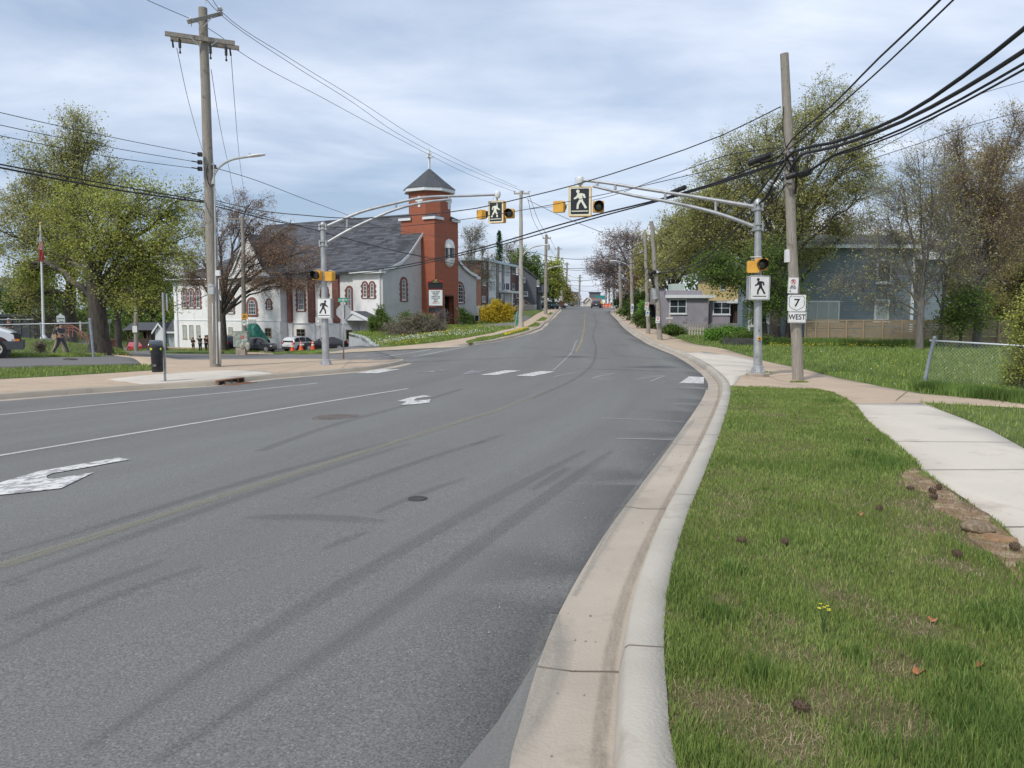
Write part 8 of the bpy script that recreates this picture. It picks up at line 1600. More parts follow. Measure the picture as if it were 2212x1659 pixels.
tree('tall olive green maple towering behind the right wooden pole',(1672,741,55),(1685,560),.42,[(1790,215,50,55),(1735,255,60,55),(1665,290,70,50),(1855,270,50,50),(1590,330,55,45),(1560,400,55,50),(1650,390,80,60),(1740,370,80,70),(1830,370,70,70),(1500,430,45,40),(1760,460,90,60),(1880,330,40,50),(1680,480,80,55),(1600,450,60,45),(1530,445,60,50),(1625,350,65,55),(1590,510,65,45),(1470,500,50,40),(1545,380,50,40),(1700,440,80,60),(1880,420,50,50)],nsub=18,ntwig=12,nleaf=19,ls=.115,leaf=L_ol2,seed=14,spread=.2,twr=.012)
tree('maple with lower olive crown between lavender and blue houses',(1704,741,58),(1715,600),.32,[(1560,510,70,50),(1640,540,80,45),(1500,540,50,50),(1740,535,60,45),(1440,560,40,40),(1840,500,55,40),(1480,490,50,35)],nsub=17,ntwig=11,nleaf=19,ls=.13,leaf=L_ol2,seed=15,spread=.22)
tree('young dark green maple leaning over the lavender house',(1655,741,50),(1640,650),.22,[(1575,585,60,28),(1570,606,38,14),(1630,600,50,40),(1660,560,50,35),(1700,640,50,35),(1650,660,45,25),(1540,570,50,25)],nsub=15,ntwig=10,nleaf=24,ls=.12,leaf=L_g,seed=16,spread=.2)
tree('dense olive maple by the right pavement behind the leaning pole',(1446,690,86),(1450,620),.4,[(1430,520,40,40),(1480,500,50,45),(1400,560,30,40),(1540,480,50,45),(1460,570,50,40),(1520,550,50,45),(1570,520,40,40),(1410,600,30,30),(1500,470,40,30)],nsub=17,ntwig=10,nleaf=26,ls=.19,leaf=L_ol2,seed=17,spread=.3,twl=1.3,twr=.015)
tree('wide pinkish budding tree overhanging the crest of the road',(1377,675,120),(1375,620),.5,[(1330,525,40,28),(1370,510,35,22),(1295,560,28,18),(1350,560,45,25),(1310,590,35,20),(1365,600,35,30),(1330,620,35,20),(1395,560,30,35),(1280,585,20,12)],nsub=17,ntwig=13,nleaf=6,ls=.2,leaf=L_pink,seed=18,spread=.35,twl=1.5,twr=.022,twig=M_twigg)
tree('nearly bare many stemmed tree in front of the blue house corner',(1985,752,42),(1992,640),.22,[(1990,500,90,70),(1900,480,60,60),(1940,400,55,60),(2010,390,50,70),(2070,480,50,60),(1880,570,60,45),(1960,600,80,35),(2060,580,60,45),(1975,330,30,60),(1830,620,60,25),(1900,660,60,20)],nsub=17,ntwig=14,nleaf=3,ls=.09,leaf=L_ol2,seed=19,spread=.12,twr=.0085,twig=M_twigg,bark=M_barkg,twl=1.1)
tree('thin branched tree with olive brown buds at the right edge',(2110,752,44),(2115,600),.28,[(2120,380,60,60),(2170,300,45,45),(2190,400,60,70),(2100,470,50,50),(2210,250,40,35),(2160,500,60,60),(2080,400,35,50),(2240,480,50,70),(2060,300,25,50),(2130,560,70,50)],nsub=18,ntwig=16,nleaf=5,ls=.10,leaf=L_olr,seed=20,spread=.14,twr=.0095,bark=M_barkg,twig=M_twigr,twl=1.1)
tree('slender bare tree stems rising behind the chain link fence',(2030,752,46),(2040,620),.14,[(2050,420,35,60),(2020,520,40,50),(2080,530,40,40),(2040,330,25,45),(2000,620,45,30),(2090,620,50,40)],nsub=10,ntwig=9,nleaf=2,ls=.12,leaf=L_ol,seed=21,spread=.12,twr=.0085,twig=M_twigg,bark=M_barkg)
tree('dark red leaved tree showing between the right hand crowns',(1800,720,82),(1800,600),.3,[(1790,510,50,40),(1840,500,50,40),(1750,540,40,35),(1860,550,50,40)],nsub=10,ntwig=8,nleaf=12,ls=.24,leaf=L_red,seed=22,spread=.3)
tree('brown olive tree mass behind the blue house wing',(2060,720,78),(2060,600),.35,[(2030,500,55,45),(2100,420,60,50),(1990,430,55,45),(2060,370,50,40),(2150,340,50,40),(2180,420,70,60),(2120,520,70,50),(2200,540,60,50),(1960,540,50,35),(2060,590,60,40),(2250,450,60,80),(1900,520,50,35)],nsub=15,ntwig=12,nleaf=14,ls=.19,leaf=L_olr,seed=23,spread=.3,twl=1.3,twr=.014,twig=M_twigr)
tree('olive brown leafy tree low at the right edge behind the bare ones',(2180,735,66),(2180,680),.25,[(2160,600,50,40),(2210,640,50,45),(2140,670,45,35),(2215,570,50,45),(2250,620,50,60),(2190,690,50,30),(2090,620,40,40)],nsub=16,ntwig=11,nleaf=20,ls=.17,leaf=L_ol,seed=55,spread=.3,twl=1.1,twig=M_twigr)
tree('bright green shrubby tree left of the chain link fence',(2075,752,43),(2075,690),.1,[(2070,650,35,40),(2100,690,40,35),(2050,700,30,30),(2110,640,30,30)],nsub=12,ntwig=8,nleaf=14,ls=.12,leaf=L_g,seed=24,spread=.18,twl=.7)
tree('yellow green leafy bush leaning on the chain link fence at the right edge',(2215,872,18.3),(2215,800),.05,[(2210,770,28,50,0),(2222,700,28,40,0),(2245,800,50,60,0),(2200,820,18,35,0),(2230,650,22,28,0)],nsub=22,ntwig=9,nleaf=13,ls=.05,leaf=L_yg,seed=25,spread=.08,twl=.35,twr=.004,name='bush',cat='bush')
tree('bare greyish tree rising behind the church tower',(1020,690,108),(1022,620),.2,[(1020,520,25,35),(1010,560,20,30),(1045,560,25,25),(1030,490,15,20),(1050,600,22,15)],nsub=14,ntwig=9,nleaf=2,ls=.2,leaf=L_ol,seed=26,twig=M_twigg,bark=M_barkg,twl=1.3,twr=.02)
tree('brownish bare tree crowd behind the apartment block',(1105,680,170),(1105,620),.3,[(1110,540,22,25),(1095,570,25,25),(1125,570,20,25),(1075,580,25,18)],nsub=16,ntwig=10,nleaf=6,ls=.25,leaf=L_gb,seed=27,twl=1.5,twr=.024,twig=M_twigg)
tree('pale green tree above the charcoal house',(1150,680,150),(1150,630),.3,[(1150,570,22,22),(1165,590,22,25),(1135,600,20,22),(1172,620,18,25),(1125,560,18,15)],nsub=13,ntwig=9,nleaf=13,ls=.34,leaf=L_g,seed=28,twl=1.5,spread=.4,twr=.02)
tree('green tree beside the second left pole',(1195,670,150),(1195,640),.3,[(1195,590,14,18),(1188,620,16,22),(1205,620,12,25),(1200,570,10,12)],nsub=13,ntwig=9,nleaf=13,ls=.36,leaf=L_yg,seed=29,twl=1.4,spread=.4)
tree('olive tree just left of the distant houses',(1218,668,185),(1218,650),.3,[(1220,630,10,15),(1212,612,8,15),(1228,645,10,10)],nsub=12,ntwig=8,nleaf=11,ls=.4,leaf=L_ol,seed=30,twl=1.4,spread=.4)
tree('white blossom tree before the distant beige house',(1240,668,200),(1240,655),.2,[(1236,650,9,9),(1247,652,7,7)],nsub=12,ntwig=8,nleaf=11,ls=.3,leaf=leafmat('blossom_pale',(.35,.33,.28),(.5,.47,.42),(.6,.58,.52)),seed=31,twl=1.0,spread=.4)
tree('dark green hedge tree beside the right pavement below the pink tree',(1385,698,88),(1385,670),.15,[(1385,655,16,22),(1375,670,14,18),(1395,680,14,16),(1362,672,14,14),(1400,640,12,20)],nsub=14,ntwig=9,nleaf=16,ls=.2,leaf=L_forest,seed=32,twl=.9,spread=.25)
tree('dark hedge under the pink tree near the crest',(1355,670,125),(1355,655),.15,[(1350,650,15,13),(1365,640,14,18),(1340,655,12,9),(1375,655,12,14)],nsub=12,ntwig=8,nleaf=14,ls=.28,leaf=L_forest,seed=33,twl=1,spread=.3)
tree('dark brown tree trunk group beneath the pinkish tree',(1390,690,100),(1392,600),.3,[(1395,560,25,40),(1380,600,22,30),(1410,580,20,35)],nsub=12,ntwig=9,nleaf=9,ls=.24,leaf=L_rust,seed=34,twl=1.3,spread=.3)
# left background greens
tree('leafy green tree behind the brown pavilion',(330,745,132),(330,670),.4,[(330,650,35,45),(300,640,35,45),(360,640,30,50),(345,600,35,35),(280,670,30,35),(370,690,20,35)],nsub=14,ntwig=9,nleaf=15,ls=.34,leaf=L_g,seed=35,twl=1.4,spread=.4)
tree('second leafy tree at the far left behind the dark container',(60,735,78),(60,650),.35,[(40,620,50,45),(100,630,45,40),(10,650,45,40),(130,670,40,30),(70,670,50,30)],nsub=13,ntwig=9,nleaf=14,ls=.26,leaf=L_g,seed=36,twl=1.2,spread=.3)
tree('dark trunked tree left of the red bin, beyond the fence',(256,755,66),(254,660),.36,[(265,620,45,30),(300,600,40,30),(230,630,40,30)],nsub=12,ntwig=9,nleaf=13,ls=.22,leaf=L_g,seed=37,twl=1.0,spread=.28)
tree('tangled brown twiggy shrub by the container corner',(140,735,56),(140,715),.06,[(140,690,40,30),(170,710,30,22),(110,705,30,25)],nsub=14,ntwig=9,nleaf=3,ls=.15,leaf=L_ol,seed=38,twl=.9,spread=.2,name='shrub',cat='shrub')
# spruce
def spruce(label,base,topy,wpx,seed,lf=L_dark):
    rg=np.random.default_rng(seed); B0=W(*base); t=thing('spruce_tree',label,'tree',B0); h=W(base[0],topy,base[2])[2]-B0[2]; w_=wpx*base[2]/FOC
    mb=MB(); mb.tube([(0,0,0),(0,0,h*.98)],[.3,.03],8); mb.build('trunk',M_bark,t)
    Cs=[]
    for k in range(34):
        z=h*(.22+.76*k/34); r_=w_*(1-(z/h))**.75*(.75+.45*rg.random())
        for j in range(9):
            a=rg.uniform(0,6.28); m=26; f=rg.uniform(0,1,m)**.7; Cs.append(np.stack([np.cos(a)*r_*f,np.sin(a)*r_*f,z-.25*r_*f+rg.normal(0,.12,m)],1)+rg.normal(0,.15,(m,3)))
    C=np.vstack(Cs); V,F=leaves(C,.3,rg,.4); fastmesh('crown',V,F,lf,parent=t)
spruce('dark pointed spruce rising behind the apartment block',(1079,680,165),494,26,5)
# ---- far woods so that the view closes behind the houses
def mass(name,label,spots,ls,n,leaf,seed,cat):
    rg=np.random.default_rng(seed); C=[]
    for (x,y,rx,rz,z0) in spots:
        m=int(n*rx*rz/25); u=rg.normal(size=(m,3)); u/=np.linalg.norm(u,axis=1,keepdims=True); u*=rg.uniform(.5,1,(m,1))**.5
        c=np.stack([x+u[:,0]*rx,y+u[:,1]*rx,z0+rz*(1+u[:,2])],1)+rg.normal(0,.35,(m,3)); C.append(c)
    C=np.vstack(C); V,F=leaves(C,ls,rg); o=fastmesh(name,V,F,leaf); tag(o,label,cat,kind='stuff'); return o
rg=np.random.default_rng(3); sp=[]
for k in range(46): x=-145+k*2.5+rg.uniform(-2,2); y=150+rg.uniform(0,25); sp.append((x,y,rg.uniform(3.5,6),rg.uniform(4,7.5),g1(x,y)-2))
mass('woodland','leafy green woodland beyond the church hall and side street',sp,.75,520,L_forest,4,'woodland')
sp=[]
for k in range(44): x=28+k*2.6+rg.uniform(-2,2); y=105+rg.uniform(0,25); sp.append((x,y,rg.uniform(3.5,5.5),rg.uniform(3,6.3),g1(x,y)-1))
mass('woodland','olive brown woodland behind the blue house and right hand gardens',sp,.5,1100,L_forest,5,'woodland')
sp=[]
for k in range(16): x=-26+k*1.8+rg.uniform(-1,1); y=190+rg.uniform(0,30); sp.append((x,y,rg.uniform(3,4.5),rg.uniform(2.5,5),1.0))
mass('woodland','hazy green trees behind the charcoal house',sp,.7,420,L_forest,6,'woodland')
# ---- shrubs
def shrub(label,base,lobes,leaf,ls,seed,nleaf=10,nsub=14,ntwig=8,twl=.45,twr=.006,spread=.1,twig=None,name='shrub'):
    return tree(label,base,(base[0],base[1]-4),.05,lobes,nsub=nsub,ntwig=ntwig,nleaf=nleaf,ls=ls,leaf=leaf,seed=seed,twl=twl,twr=twr,spread=spread,twig=twig,name=name,cat='shrub')
shrub('bushy green shrub at the grey corner of the church',(822,722,76),[(822,690,16,24,0),(835,702,16,18,0),(810,702,12,16,0),(822,672,8,10,0)],L_g,.13,41,nsub=20,ntwig=9,nleaf=14)
shrub('wide tangled brown green bush in front of the church facade',(890,732,69),[(850,712,28,16,0),(885,705,30,20,0),(925,704,28,20,0),(950,712,18,16,0),(905,690,20,14,0),(870,722,30,10,-1)],L_gb,.09,42,nsub=26,ntwig=12,nleaf=7,twl=.6,twr=.012,twig=M_twigg)
shrub('dark green shrub growing out of the wide brown bush',(880,718,73),[(880,692,22,14,0),(915,688,20,12,0),(925,698,16,12,0)],L_g,.12,43,nsub=16,nleaf=13)
shrub('pinkish dry twigs around the letter board sign foot',(945,712,77),[(945,690,14,18,0),(958,685,10,16,0)],L_pink,.06,44,nleaf=2,nsub=20,ntwig=10,twig=M_twigg,twl=.6,twr=.009)
shrub('dark rounded shrub just right of the church entrance',(1008,703,88),[(1005,690,16,14,0),(998,680,9,14,0),(1018,696,10,9,0)],L_forest,.14,45,nsub=18,nleaf=13)
shrub('bright yellow flowering forsythia bush by the church driveway',(1072,707,93),[(1072,680,24,18,0),(1058,690,18,14,0),(1088,688,18,16,0),(1072,664,14,10,0),(1095,668,7,9,0),(1050,675,8,8,0)],L_for,.16,46,nsub=26,ntwig=11,nleaf=13,twl=.8,twr=.012,name='forsythia_bush')
shrub('dark green underplanting at the foot of the yellow bush',(1085,709,92),[(1090,702,15,6,0),(1060,703,15,5,0),(1035,703,14,4,0)],L_forest,.15,47,nsub=14,nleaf=12,twl=.35)
shrub('leafy plants between the leaning pole and lavender house',(1455,722,58),[(1450,712,16,9,0),(1470,716,12,6,0),(1440,716,10,6,0)],L_g,.11,48,nsub=16,nleaf=13,twl=.35)
shrub('row of green garden plants left of the dark picket fence',(1560,728,50),[(1545,722,16,8,0),(1575,720,18,9,0),(1600,722,16,8,0),(1530,726,10,6,0)],L_bg,.10,49,nsub=18,nleaf=14,twl=.35)
shrub('tall green ivy clump against the dark picket fence',(1600,742,46),[(1570,734,10,7,0),(1600,730,20,7,.6),(1630,728,16,8,.6),(1650,736,14,7,.6)],L_g,.08,50,nsub=18,nleaf=14,twl=.3)
shrub('ivy clump at the foot of the fourth right pole',(1342,681,111),[(1342,677,4,3.5,0)],L_g,.14,51,nsub=20,nleaf=12,twl=.3)
shrub('shrubs over the stone edging below the timber deck',(1400,702,66),[(1385,695,9,8,0),(1400,700,10,8,0),(1412,705,9,6,0),(1375,690,6,7,0),(1390,682,7,8,0)],L_forest,.12,52,nsub=16,nleaf=13,twl=.4)
shrub('green clump of leaves climbing beside the dark gateway',(1392,690,72),[(1390,662,6,12,0),(1386,678,7,12,0)],L_bg,.14,53,nsub=16,nleaf=12,twl=.4)
shrub('dead brown weed stems at the left chain link fence',(88,768,38.3),[(88,752,7,9,0)],L_gb,.05,54,nleaf=4,nsub=24,ntwig=8,twl=.25,twr=.008)
# ---------------------------------------------------------------- grass
from mathutils import noise as mn
def nz(x,y,s,o=0): return np.array([mn.noise((float(a)*s+o,float(b)*s-o,o*.37)) for a,b in zip(x,y)])
def blades(name,X,Y,Z,H,Wd,mat,seed,lean=.5,label=None):
    rg=np.random.default_rng(seed); n=len(X); a=rg.uniform(0,6.283,n); la=rg.uniform(0,6.283,n); l=H*rg.uniform(.1,1,n)*lean
    B0=np.stack([X,Y,Z],1); s_=np.stack([np.cos(a),np.sin(a),0*a],1)*Wd[:,None]/2; ld=np.stack([np.cos(la),np.sin(la),0*la],1)
    M_=B0+ld*(l*.35)[:,None]+np.array([0,0,1])*(H*.6)[:,None]; T_=B0+ld*l[:,None]+np.array([0,0,1])*(H*np.sqrt(np.clip(1-(l/H)**2*.6,.1,1)))[:,None]
    V=np.stack([B0-s_,B0+s_,M_+s_*.7,T_,M_-s_*.7],1).reshape(-1,3); i=np.arange(n)[:,None]*5; F=np.vstack([i+np.array([[0,1,2,4]]),]); F3=i+np.array([[4,2,3,3]])
    # keep all-quad array: tip as degenerate-free quad split -> use second array of triangles
    me=bpy.data.meshes.new(name); me.vertices.add(len(V)); me.vertices.foreach_set('co',V.astype(np.float32).ravel())
    q=(i+np.array([[0,1,2,4]])); t3=(i+np.array([[4,2,3]])); loops=np.concatenate([q,t3],1).ravel(); me.loops.add(len(loops)); me.loops.foreach_set('vertex_index',loops.astype(np.int32))
    st=(np.arange(n)[:,None]*7+np.array([[0,4]])).ravel(); me.polygons.add(2*n); me.polygons.foreach_set('loop_start',st.astype(np.int32)); me.update(calc_edges=True); me.materials.append(mat)
    o=bpy.data.objects.new(name,me); col.objects.link(o); o['kind']='stuff'; 
    if label: o['label']=label; o['category']='grass'
    return o
def scatter(poly,n,rg,wt=None):
    p=np.array([q[:2] for q in poly]); lo=p.min(0);hi=p.max(0); X=[];Y=[];c=0
    while c<n:
        x=rg.uniform(lo[0],hi[0],n*2); y=rg.uniform(lo[1],hi[1],n*2)
        if wt is not None: k=rg.random(n*2)<wt(x,y); x,y=x[k],y[k]
        k=inside(p,x,y); X.append(x[k]);Y.append(y[k]); c+=k.sum()
        if k.sum()==0: break
    return np.concatenate(X)[:n],np.concatenate(Y)[:n]
L_gr1=leafmat('grass_blades',(.135,.195,.045),(.235,.31,.08),(.39,.46,.16),big=1.6,trans=.25); L_gr2=leafmat('grass_dark_blades',(.075,.135,.035),(.135,.215,.055),(.24,.33,.10),big=2,trans=.25); L_straw=leafmat('straw_blades',(.20,.15,.085),(.34,.26,.16),(.52,.42,.29),big=3,trans=.15)
rg=np.random.default_rng(77); strip_poly=kb_near+[ST[0],ST[1],ST[2]]+ST[3:]; strip_poly=[p for p in strip_poly if p[1]>-1]
strip_poly=[tuple(p) for p in KB if 1.0<p[1]<ST[0][1]]+[tuple(p) for p in ST if p[1]>1.0]
wt=lambda x,y: np.clip((2.6/np.maximum(y,2.2))**1.55,0,1)
X,Y=scatter(strip_poly,260000,rg,wt); n1_=nz(X,Y,.9,3); n2_=nz(X,Y,3.1,9); n3_=nz(X,Y,9,5)
bare=[(P(x,y,.13),r_) for x,y,r_ in ((1740,1420,.26),(1690,1350,.2),(1790,1520,.22),(1900,1560,.22),(2010,1060,.45),(2040,1100,.4),(2130,1165,.5),(1600,1540,.15),(1560,1300,.12),(1830,1300,.2),(1450,1335,.08),(1930,1440,.18),(1700,1610,.2),(2060,1230,.2),(1960,1350,.15))]
br=np.zeros(len(X))
for (bx,by),r_ in bare: br=np.maximum(br,np.clip(1.25-np.hypot(X-bx,Y-by)/r_,0,1))
ins=inside(SOILP,X+n2_*.22,Y+n3_*.2); keep=(~ins|(rg.random(len(X))<.14))&(rg.random(len(X))<np.clip(1.15+n1_*.6+n2_*.8-br*1.0,0.12,1)); X,Y,n1_,n2_,n3_,br=[a[keep] for a in (X,Y,n1_,n2_,n3_,br)]
H=.024+.020*rg.random(len(X))+.035*np.clip(n1_-.12,0,1)+.05*np.clip(n2_-.22,0,1)*(1+n3_); 
tuft=[(P(x,y,.13),r_) for x,y,r_ in ((1560,1340,.14),(2060,1440,.22),(2100,1500,.2),(1980,1600,.3),(2150,1600,.4),(1640,1470,.08),(2005,910,.5),(1790,870,.4),(2000,965,.25),(1930,1010,.35),(1860,985,.3),(2190,1350,.3),(1860,1430,.1),(1580,1240,.12))]
tf=np.zeros(len(X))
for (bx,by),r_ in tuft: tf=np.maximum(tf,np.clip(1.1-np.hypot(X-bx,Y-by)/r_,0,1))
H=H*(1+1.0*tf)*(.75+.35*rg.random(len(X))); wdt=.0022+.00055*Y; Z=G(X,Y)+.13
dk=(tf>.3)&(rg.random(len(X))<.6*tf+.1)|(rg.random(len(X))<.12+.5*np.clip(n1_,0,1))
blades('grass',X[~dk],Y[~dk],Z[~dk],H[~dk],wdt[~dk],L_gr1,1,label='short mixed green grass of the verge strip beside the kerb')
blades('grass_tufts',X[dk],Y[dk],Z[dk],H[dk]*1.15,wdt[dk]*1.15,L_gr2,2,label='darker taller tufts in the verge strip')
X,Y=scatter(strip_poly,70000,rg,wt); n1_=nz(X,Y,.9,3); n2_=nz(X,Y,3.1,9); br=np.zeros(len(X))
for (bx,by),r_ in bare: br=np.maximum(br,np.clip(1.35-np.hypot(X-bx,Y-by)/r_,0,1))
k=rg.random(len(X))<np.clip(.18-n1_*.4-n2_*.5+br*.8,0,1); X,Y=X[k],Y[k]
blades('dry_grass',X,Y,G(X,Y)+.133,.016+.022*rg.random(len(X)),.0018+.0004*Y,L_straw,3,lean=2.2,label='dry straw coloured grass litter in the verge strip')
# far side lawns
def lawn_blades(name,poly,n,h,wk,mat,seed,off=.13,hf=G,wtf=None,label=None):
    rg=np.random.default_rng(seed); X,Y=scatter(poly,n,rg,wtf or (lambda x,y:np.clip((14/np.maximum(y,8))**1.6,0,1))); n_=nz(X,Y,.35,seed); m_=nz(X,Y,1.4,seed+2)
    H=h*(.6+.6*rg.random(len(X)))*(1+.9*np.clip(n_,0,1)+.7*np.clip(m_,0,1)); return blades(name,X,Y,hf(X,Y)+off,H,.004+wk*Y,mat,seed,lean=.6,label=label)
lawn_poly=SW_R[4:]+[(30,15),(40,40),(32,54),(12.5,55),(10,50)]
lawn_blades('lawn_grass',lawn_poly,60000,.10,.00060,L_gr1,61,label='unmown lawn grass before the board fence')
lawn_blades('lawn_grass',SW_R[4:]+[(30,15),(40,40),(32,54),(12.5,55),(10,50)],12000,.16,.00060,L_gr2,62,label='taller dark grass scattered over the unmown lawn')
corner_poly=[SW_R2[2],SW_R2[1],(16,12),(12,6)]+SW_E[1:6][::-1]
lawn_blades('corner_grass',corner_poly,16000,.05,.0006,L_gr1,63,wtf=lambda x,y:np.ones_like(x),label='short grass in the corner between the two right paths')
# ragged edges and rank grass at posts and fences
def edge_grass(pts,wd,n,h,mat,seed,off=.13,hf=G,name='edge_grass',label='rank grass along the fence foot'):
    rg=np.random.default_rng(seed); l=cr(pts,.2) if len(pts)>2 else np.linspace(pts[0],pts[1],40); k=rg.uniform(0,len(l)-1.001,n); i=k.astype(int); f=(k-i)[:,None]; q=l[i]*(1-f)+l[i+1]*f+rg.normal(0,wd,(n,2)); d_=q[:,1]
    return blades(name,q[:,0],q[:,1],hf(q[:,0],q[:,1])+off,h*rg.uniform(.4,1.2,n),.004+.0006*d_,mat,seed,label=label)
edge_grass([P(2000,843,.13),P(2060,852,.13),P(2330,882,.13)],.16,9000,.24,L_gr2,71,label='rank dark grass along the right chain link fence')
edge_grass([P(0,771,.13),P(90,771,.13),P(205,770,.13)],.18,5000,.20,L_gr1,72,label='rank grass along the left chain link fence')
edge_grass([P(1640,744,.13),P(1800,746,.13),P(2000,750,.13)],.5,9000,.45,L_gr2,73,label='dark leafy growth at the foot of the board fence')
edge_grass([P(1640,803,.13),P(1648,806,.13)],.15,250,.07,L_gr1,74,label='weeds around the right mast footing')
edge_grass([P(1712,826,.13),P(1742,826,.13)],.05,260,.06,L_gr1,75,label='weeds around the right wooden pole foot')
edge_grass([P(486,759,.13),P(560,760,.13)],.5,2500,.13,L_gr1,76,off=.15,label='grass around the boulders and utility cabinet')
edge_grass([P(592,762,.13),P(700,760,.13)],.6,2500,.09,L_gr1,77,off=.15,label='grass around the traffic cones')
edge_grass([P(345,756,.13),P(450,757,.13)],1.6,5000,.3,L_gr1,78,off=.15,label='grass bank before the church hall')
lawn_blades('verge_grass',gs+gb[::-1],9000,.09,.0006,L_gr1,64,wtf=lambda x,y:np.ones_like(x),off=.137,label='scruffy grass verge between driveway and left pavement')
lawn_blades('bank_grass',[P(*p) for p in ((262,760),(284,771.5),(208,768),(0,767),(-100,766))]+[(-38,36),(-40,60),(-35,62)],16000,.13,.0006,L_gr1,65,wtf=lambda x,y:np.ones_like(x),label='grass bank behind the left chain link fence')
lawn_blades('church_lawn_grass',CHL,34000,.17,.0006,L_gr1,66,off=0,hf=GL,wtf=lambda x,y:np.clip((50/np.maximum(y,30))**2,0,1),label='long grass of the church lawn')
for i,q in enumerate((((1007,740),(1030,733),(1066,727),(1105,717),(1143,710),(1143,713),(1078,729),(1014,742)),((1139,707),(1157,698),(1166,700.5),(1163,704.5)),((1158,694.4),(1171,685.5),(1182,687.5),(1177,692)))):
    lawn_blades('far_verge_grass',[P(*p,.13) for p in q],(5500,1000,1000)[i],.10,.0006,L_gr1,80+i,off=.15,wtf=lambda x,y:np.ones_like(x),label='grass of the small kerbside verges along the far left pavement')
# flowers
def flowers(name,X,Y,Z,size,mat,seed,label):
    rg=np.random.default_rng(seed); C=np.stack([X,Y,Z],1); V,F=leaves(C,size,rg,1.0); V2,F2=leaves(C,size,rg,1.0); o=fastmesh(name,np.vstack([V,V2]),np.vstack([F,F2+len(V)]),mat); return tag(o,label,'flowers',kind='stuff')
F_y=leafmat('petal_yellow',(.62,.45,.02),(.75,.60,.05),(.85,.72,.15),trans=.2); F_w=leafmat('petal_white',(.55,.55,.48),(.70,.70,.62),(.8,.8,.74),trans=.2)
rg=np.random.default_rng(9)
for mat,n,sd,lab,thr in ((F_w,7000,1,'pale dandelion clocks and daisies covering the church lawn',0),(F_y,4200,2,'yellow dandelions and daffodils spread over the church lawn',1)):
    X,Y=scatter(CHL,n,rg,lambda x,y:np.clip((50/np.maximum(y,30))**2,0,1)); z=nz(X,Y,.22,4+thr*6)
    near=np.clip((70-Y)/14,0,1) if thr==0 else np.clip((80-Y)/20,.1,1)
    k=rg.random(n)<np.clip(.25+z*1.6,0,1)*near; X,Y=X[k],Y[k]; flowers('lawn_flowers',X,Y,GL(X,Y)+rg.uniform(.12,.3,len(X)),.085,mat,sd,lab)
for mat,n,sd,lab in ((F_w,520,3,'scattered white dandelion clocks on the unmown lawn'),(F_y,420,4,'scattered yellow dandelions on the unmown lawn')):
    X,Y=scatter(lawn_poly,n,rg,lambda x,y:np.clip((20/np.maximum(y,14))**1.3,0,1)); flowers('lawn_dandelions',X,Y,G(X,Y)+.13+rg.uniform(.06,.18,len(X)),.045 if sd==3 else .04,mat,sd,lab)
X=rg.uniform(0,1,260); k=[P(1660+float(x)*300,744+float(y),.13) for x,y in zip(X,rg.uniform(0,8,260))]; k=np.array(k); flowers('lawn_dandelions',k[:,0],k[:,1],G(k[:,0],k[:,1])+.3,.06,F_y,7,'band of yellow dandelions along the board fence')
k=np.array([P(205+float(a)*85,757+float(b)*12,.13) for a,b in rg.uniform(0,1,(80,2))]); flowers('bank_dandelions',k[:,0],k[:,1],G(k[:,0],k[:,1])+.2,.06,F_y,8,'yellow dandelions below the big left tree')
k=np.array([P(1090+float(a)*50,728-float(a)*16+float(b)*3,.13) for a,b in rg.uniform(0,1,(110,2))]); flowers('verge_daffodils',k[:,0],k[:,1],G(k[:,0],k[:,1])+.4,.1,F_y,10,'yellow daffodils in the verge by the driveway pole')
# ---------------------------------------------------------------- small litter in the near grass
M_cone2=pm('pine_cone_brown',(.07,.045,.03),(.16,.11,.075),scale=30,rough=.9)
def pinecone(label,px,py,s=.03,seed=1):
    s*=.8
    x,y=P(px,py,.15); rg=np.random.default_rng(seed); t=thing('pine_cone',label,'pine cone',(x,y,g1(x,y)+.15),rg.uniform(0,6))
    mb=MB(); mb.lathe([(.004,-s*1.1),(s*.55,-s*.7),(s*.6,0),(s*.35,s*.8),(.003,s*1.2)],8); mb.v=[(c,b,a+s*.5) for a,b,c in mb.v]; mb.build('core',M_cone2,t)
    mb=MB()
    for k in range(46):
        f=k/45; a=k*2.4; z=-s*1.0+2.1*s*f; r_=s*(.95*math.sin(math.pi*(f*.8+.15))+.1); c=np.array((z,r_*math.cos(a),r_*math.sin(a)+s*.5)); u=np.array((0,math.cos(a),math.sin(a))); v_=np.array((0,-math.sin(a),math.cos(a)))
        mb.add([c-u*s*.45,c+v_*s*.22-u*s*.1,c+u*s*.2+np.array((s*.18,0,0)),c-v_*s*.22-u*s*.1],[(0,1,2,3)])
    mb.build('scales',M_cone2,t,fix=False)
for i,(x,y,s,l) in enumerate(((1602.5,1171,.035,'grey brown pine cone in the grass near the kerb'),(1695,1174,.03,'flattened pine cone right of the kerbside one'),(1875,954,.03,'small dark pine cone far up the grass strip'),(1966,1057,.032,'pine cone at the left of the group by the path'),(2014,1063,.035,'dark pine cone on the bare soil by the path, upper one'),(2017,1076,.035,'dark pine cone just below another on the bare soil by the path'),(2028,1055,.03,'pine cone nearest the path in the group of four'),(2068,1201,.035,'open pine cone left of the brown soil clod'),(2191,1186,.035,'dark pine cone beside the soil clod at the right edge'),(1729,1532,.035,'dark pine cone in the dry patch near the bottom'),(1899,1101,.03,'pale broken pine cone in mid strip'))): pinecone(l,x,y,s,i+1)
M_clod=pm('soil_clod',(.22,.125,.065),(.32,.20,.11),scale=12,detail=9,rough=.97,bump=1,bscale=20)
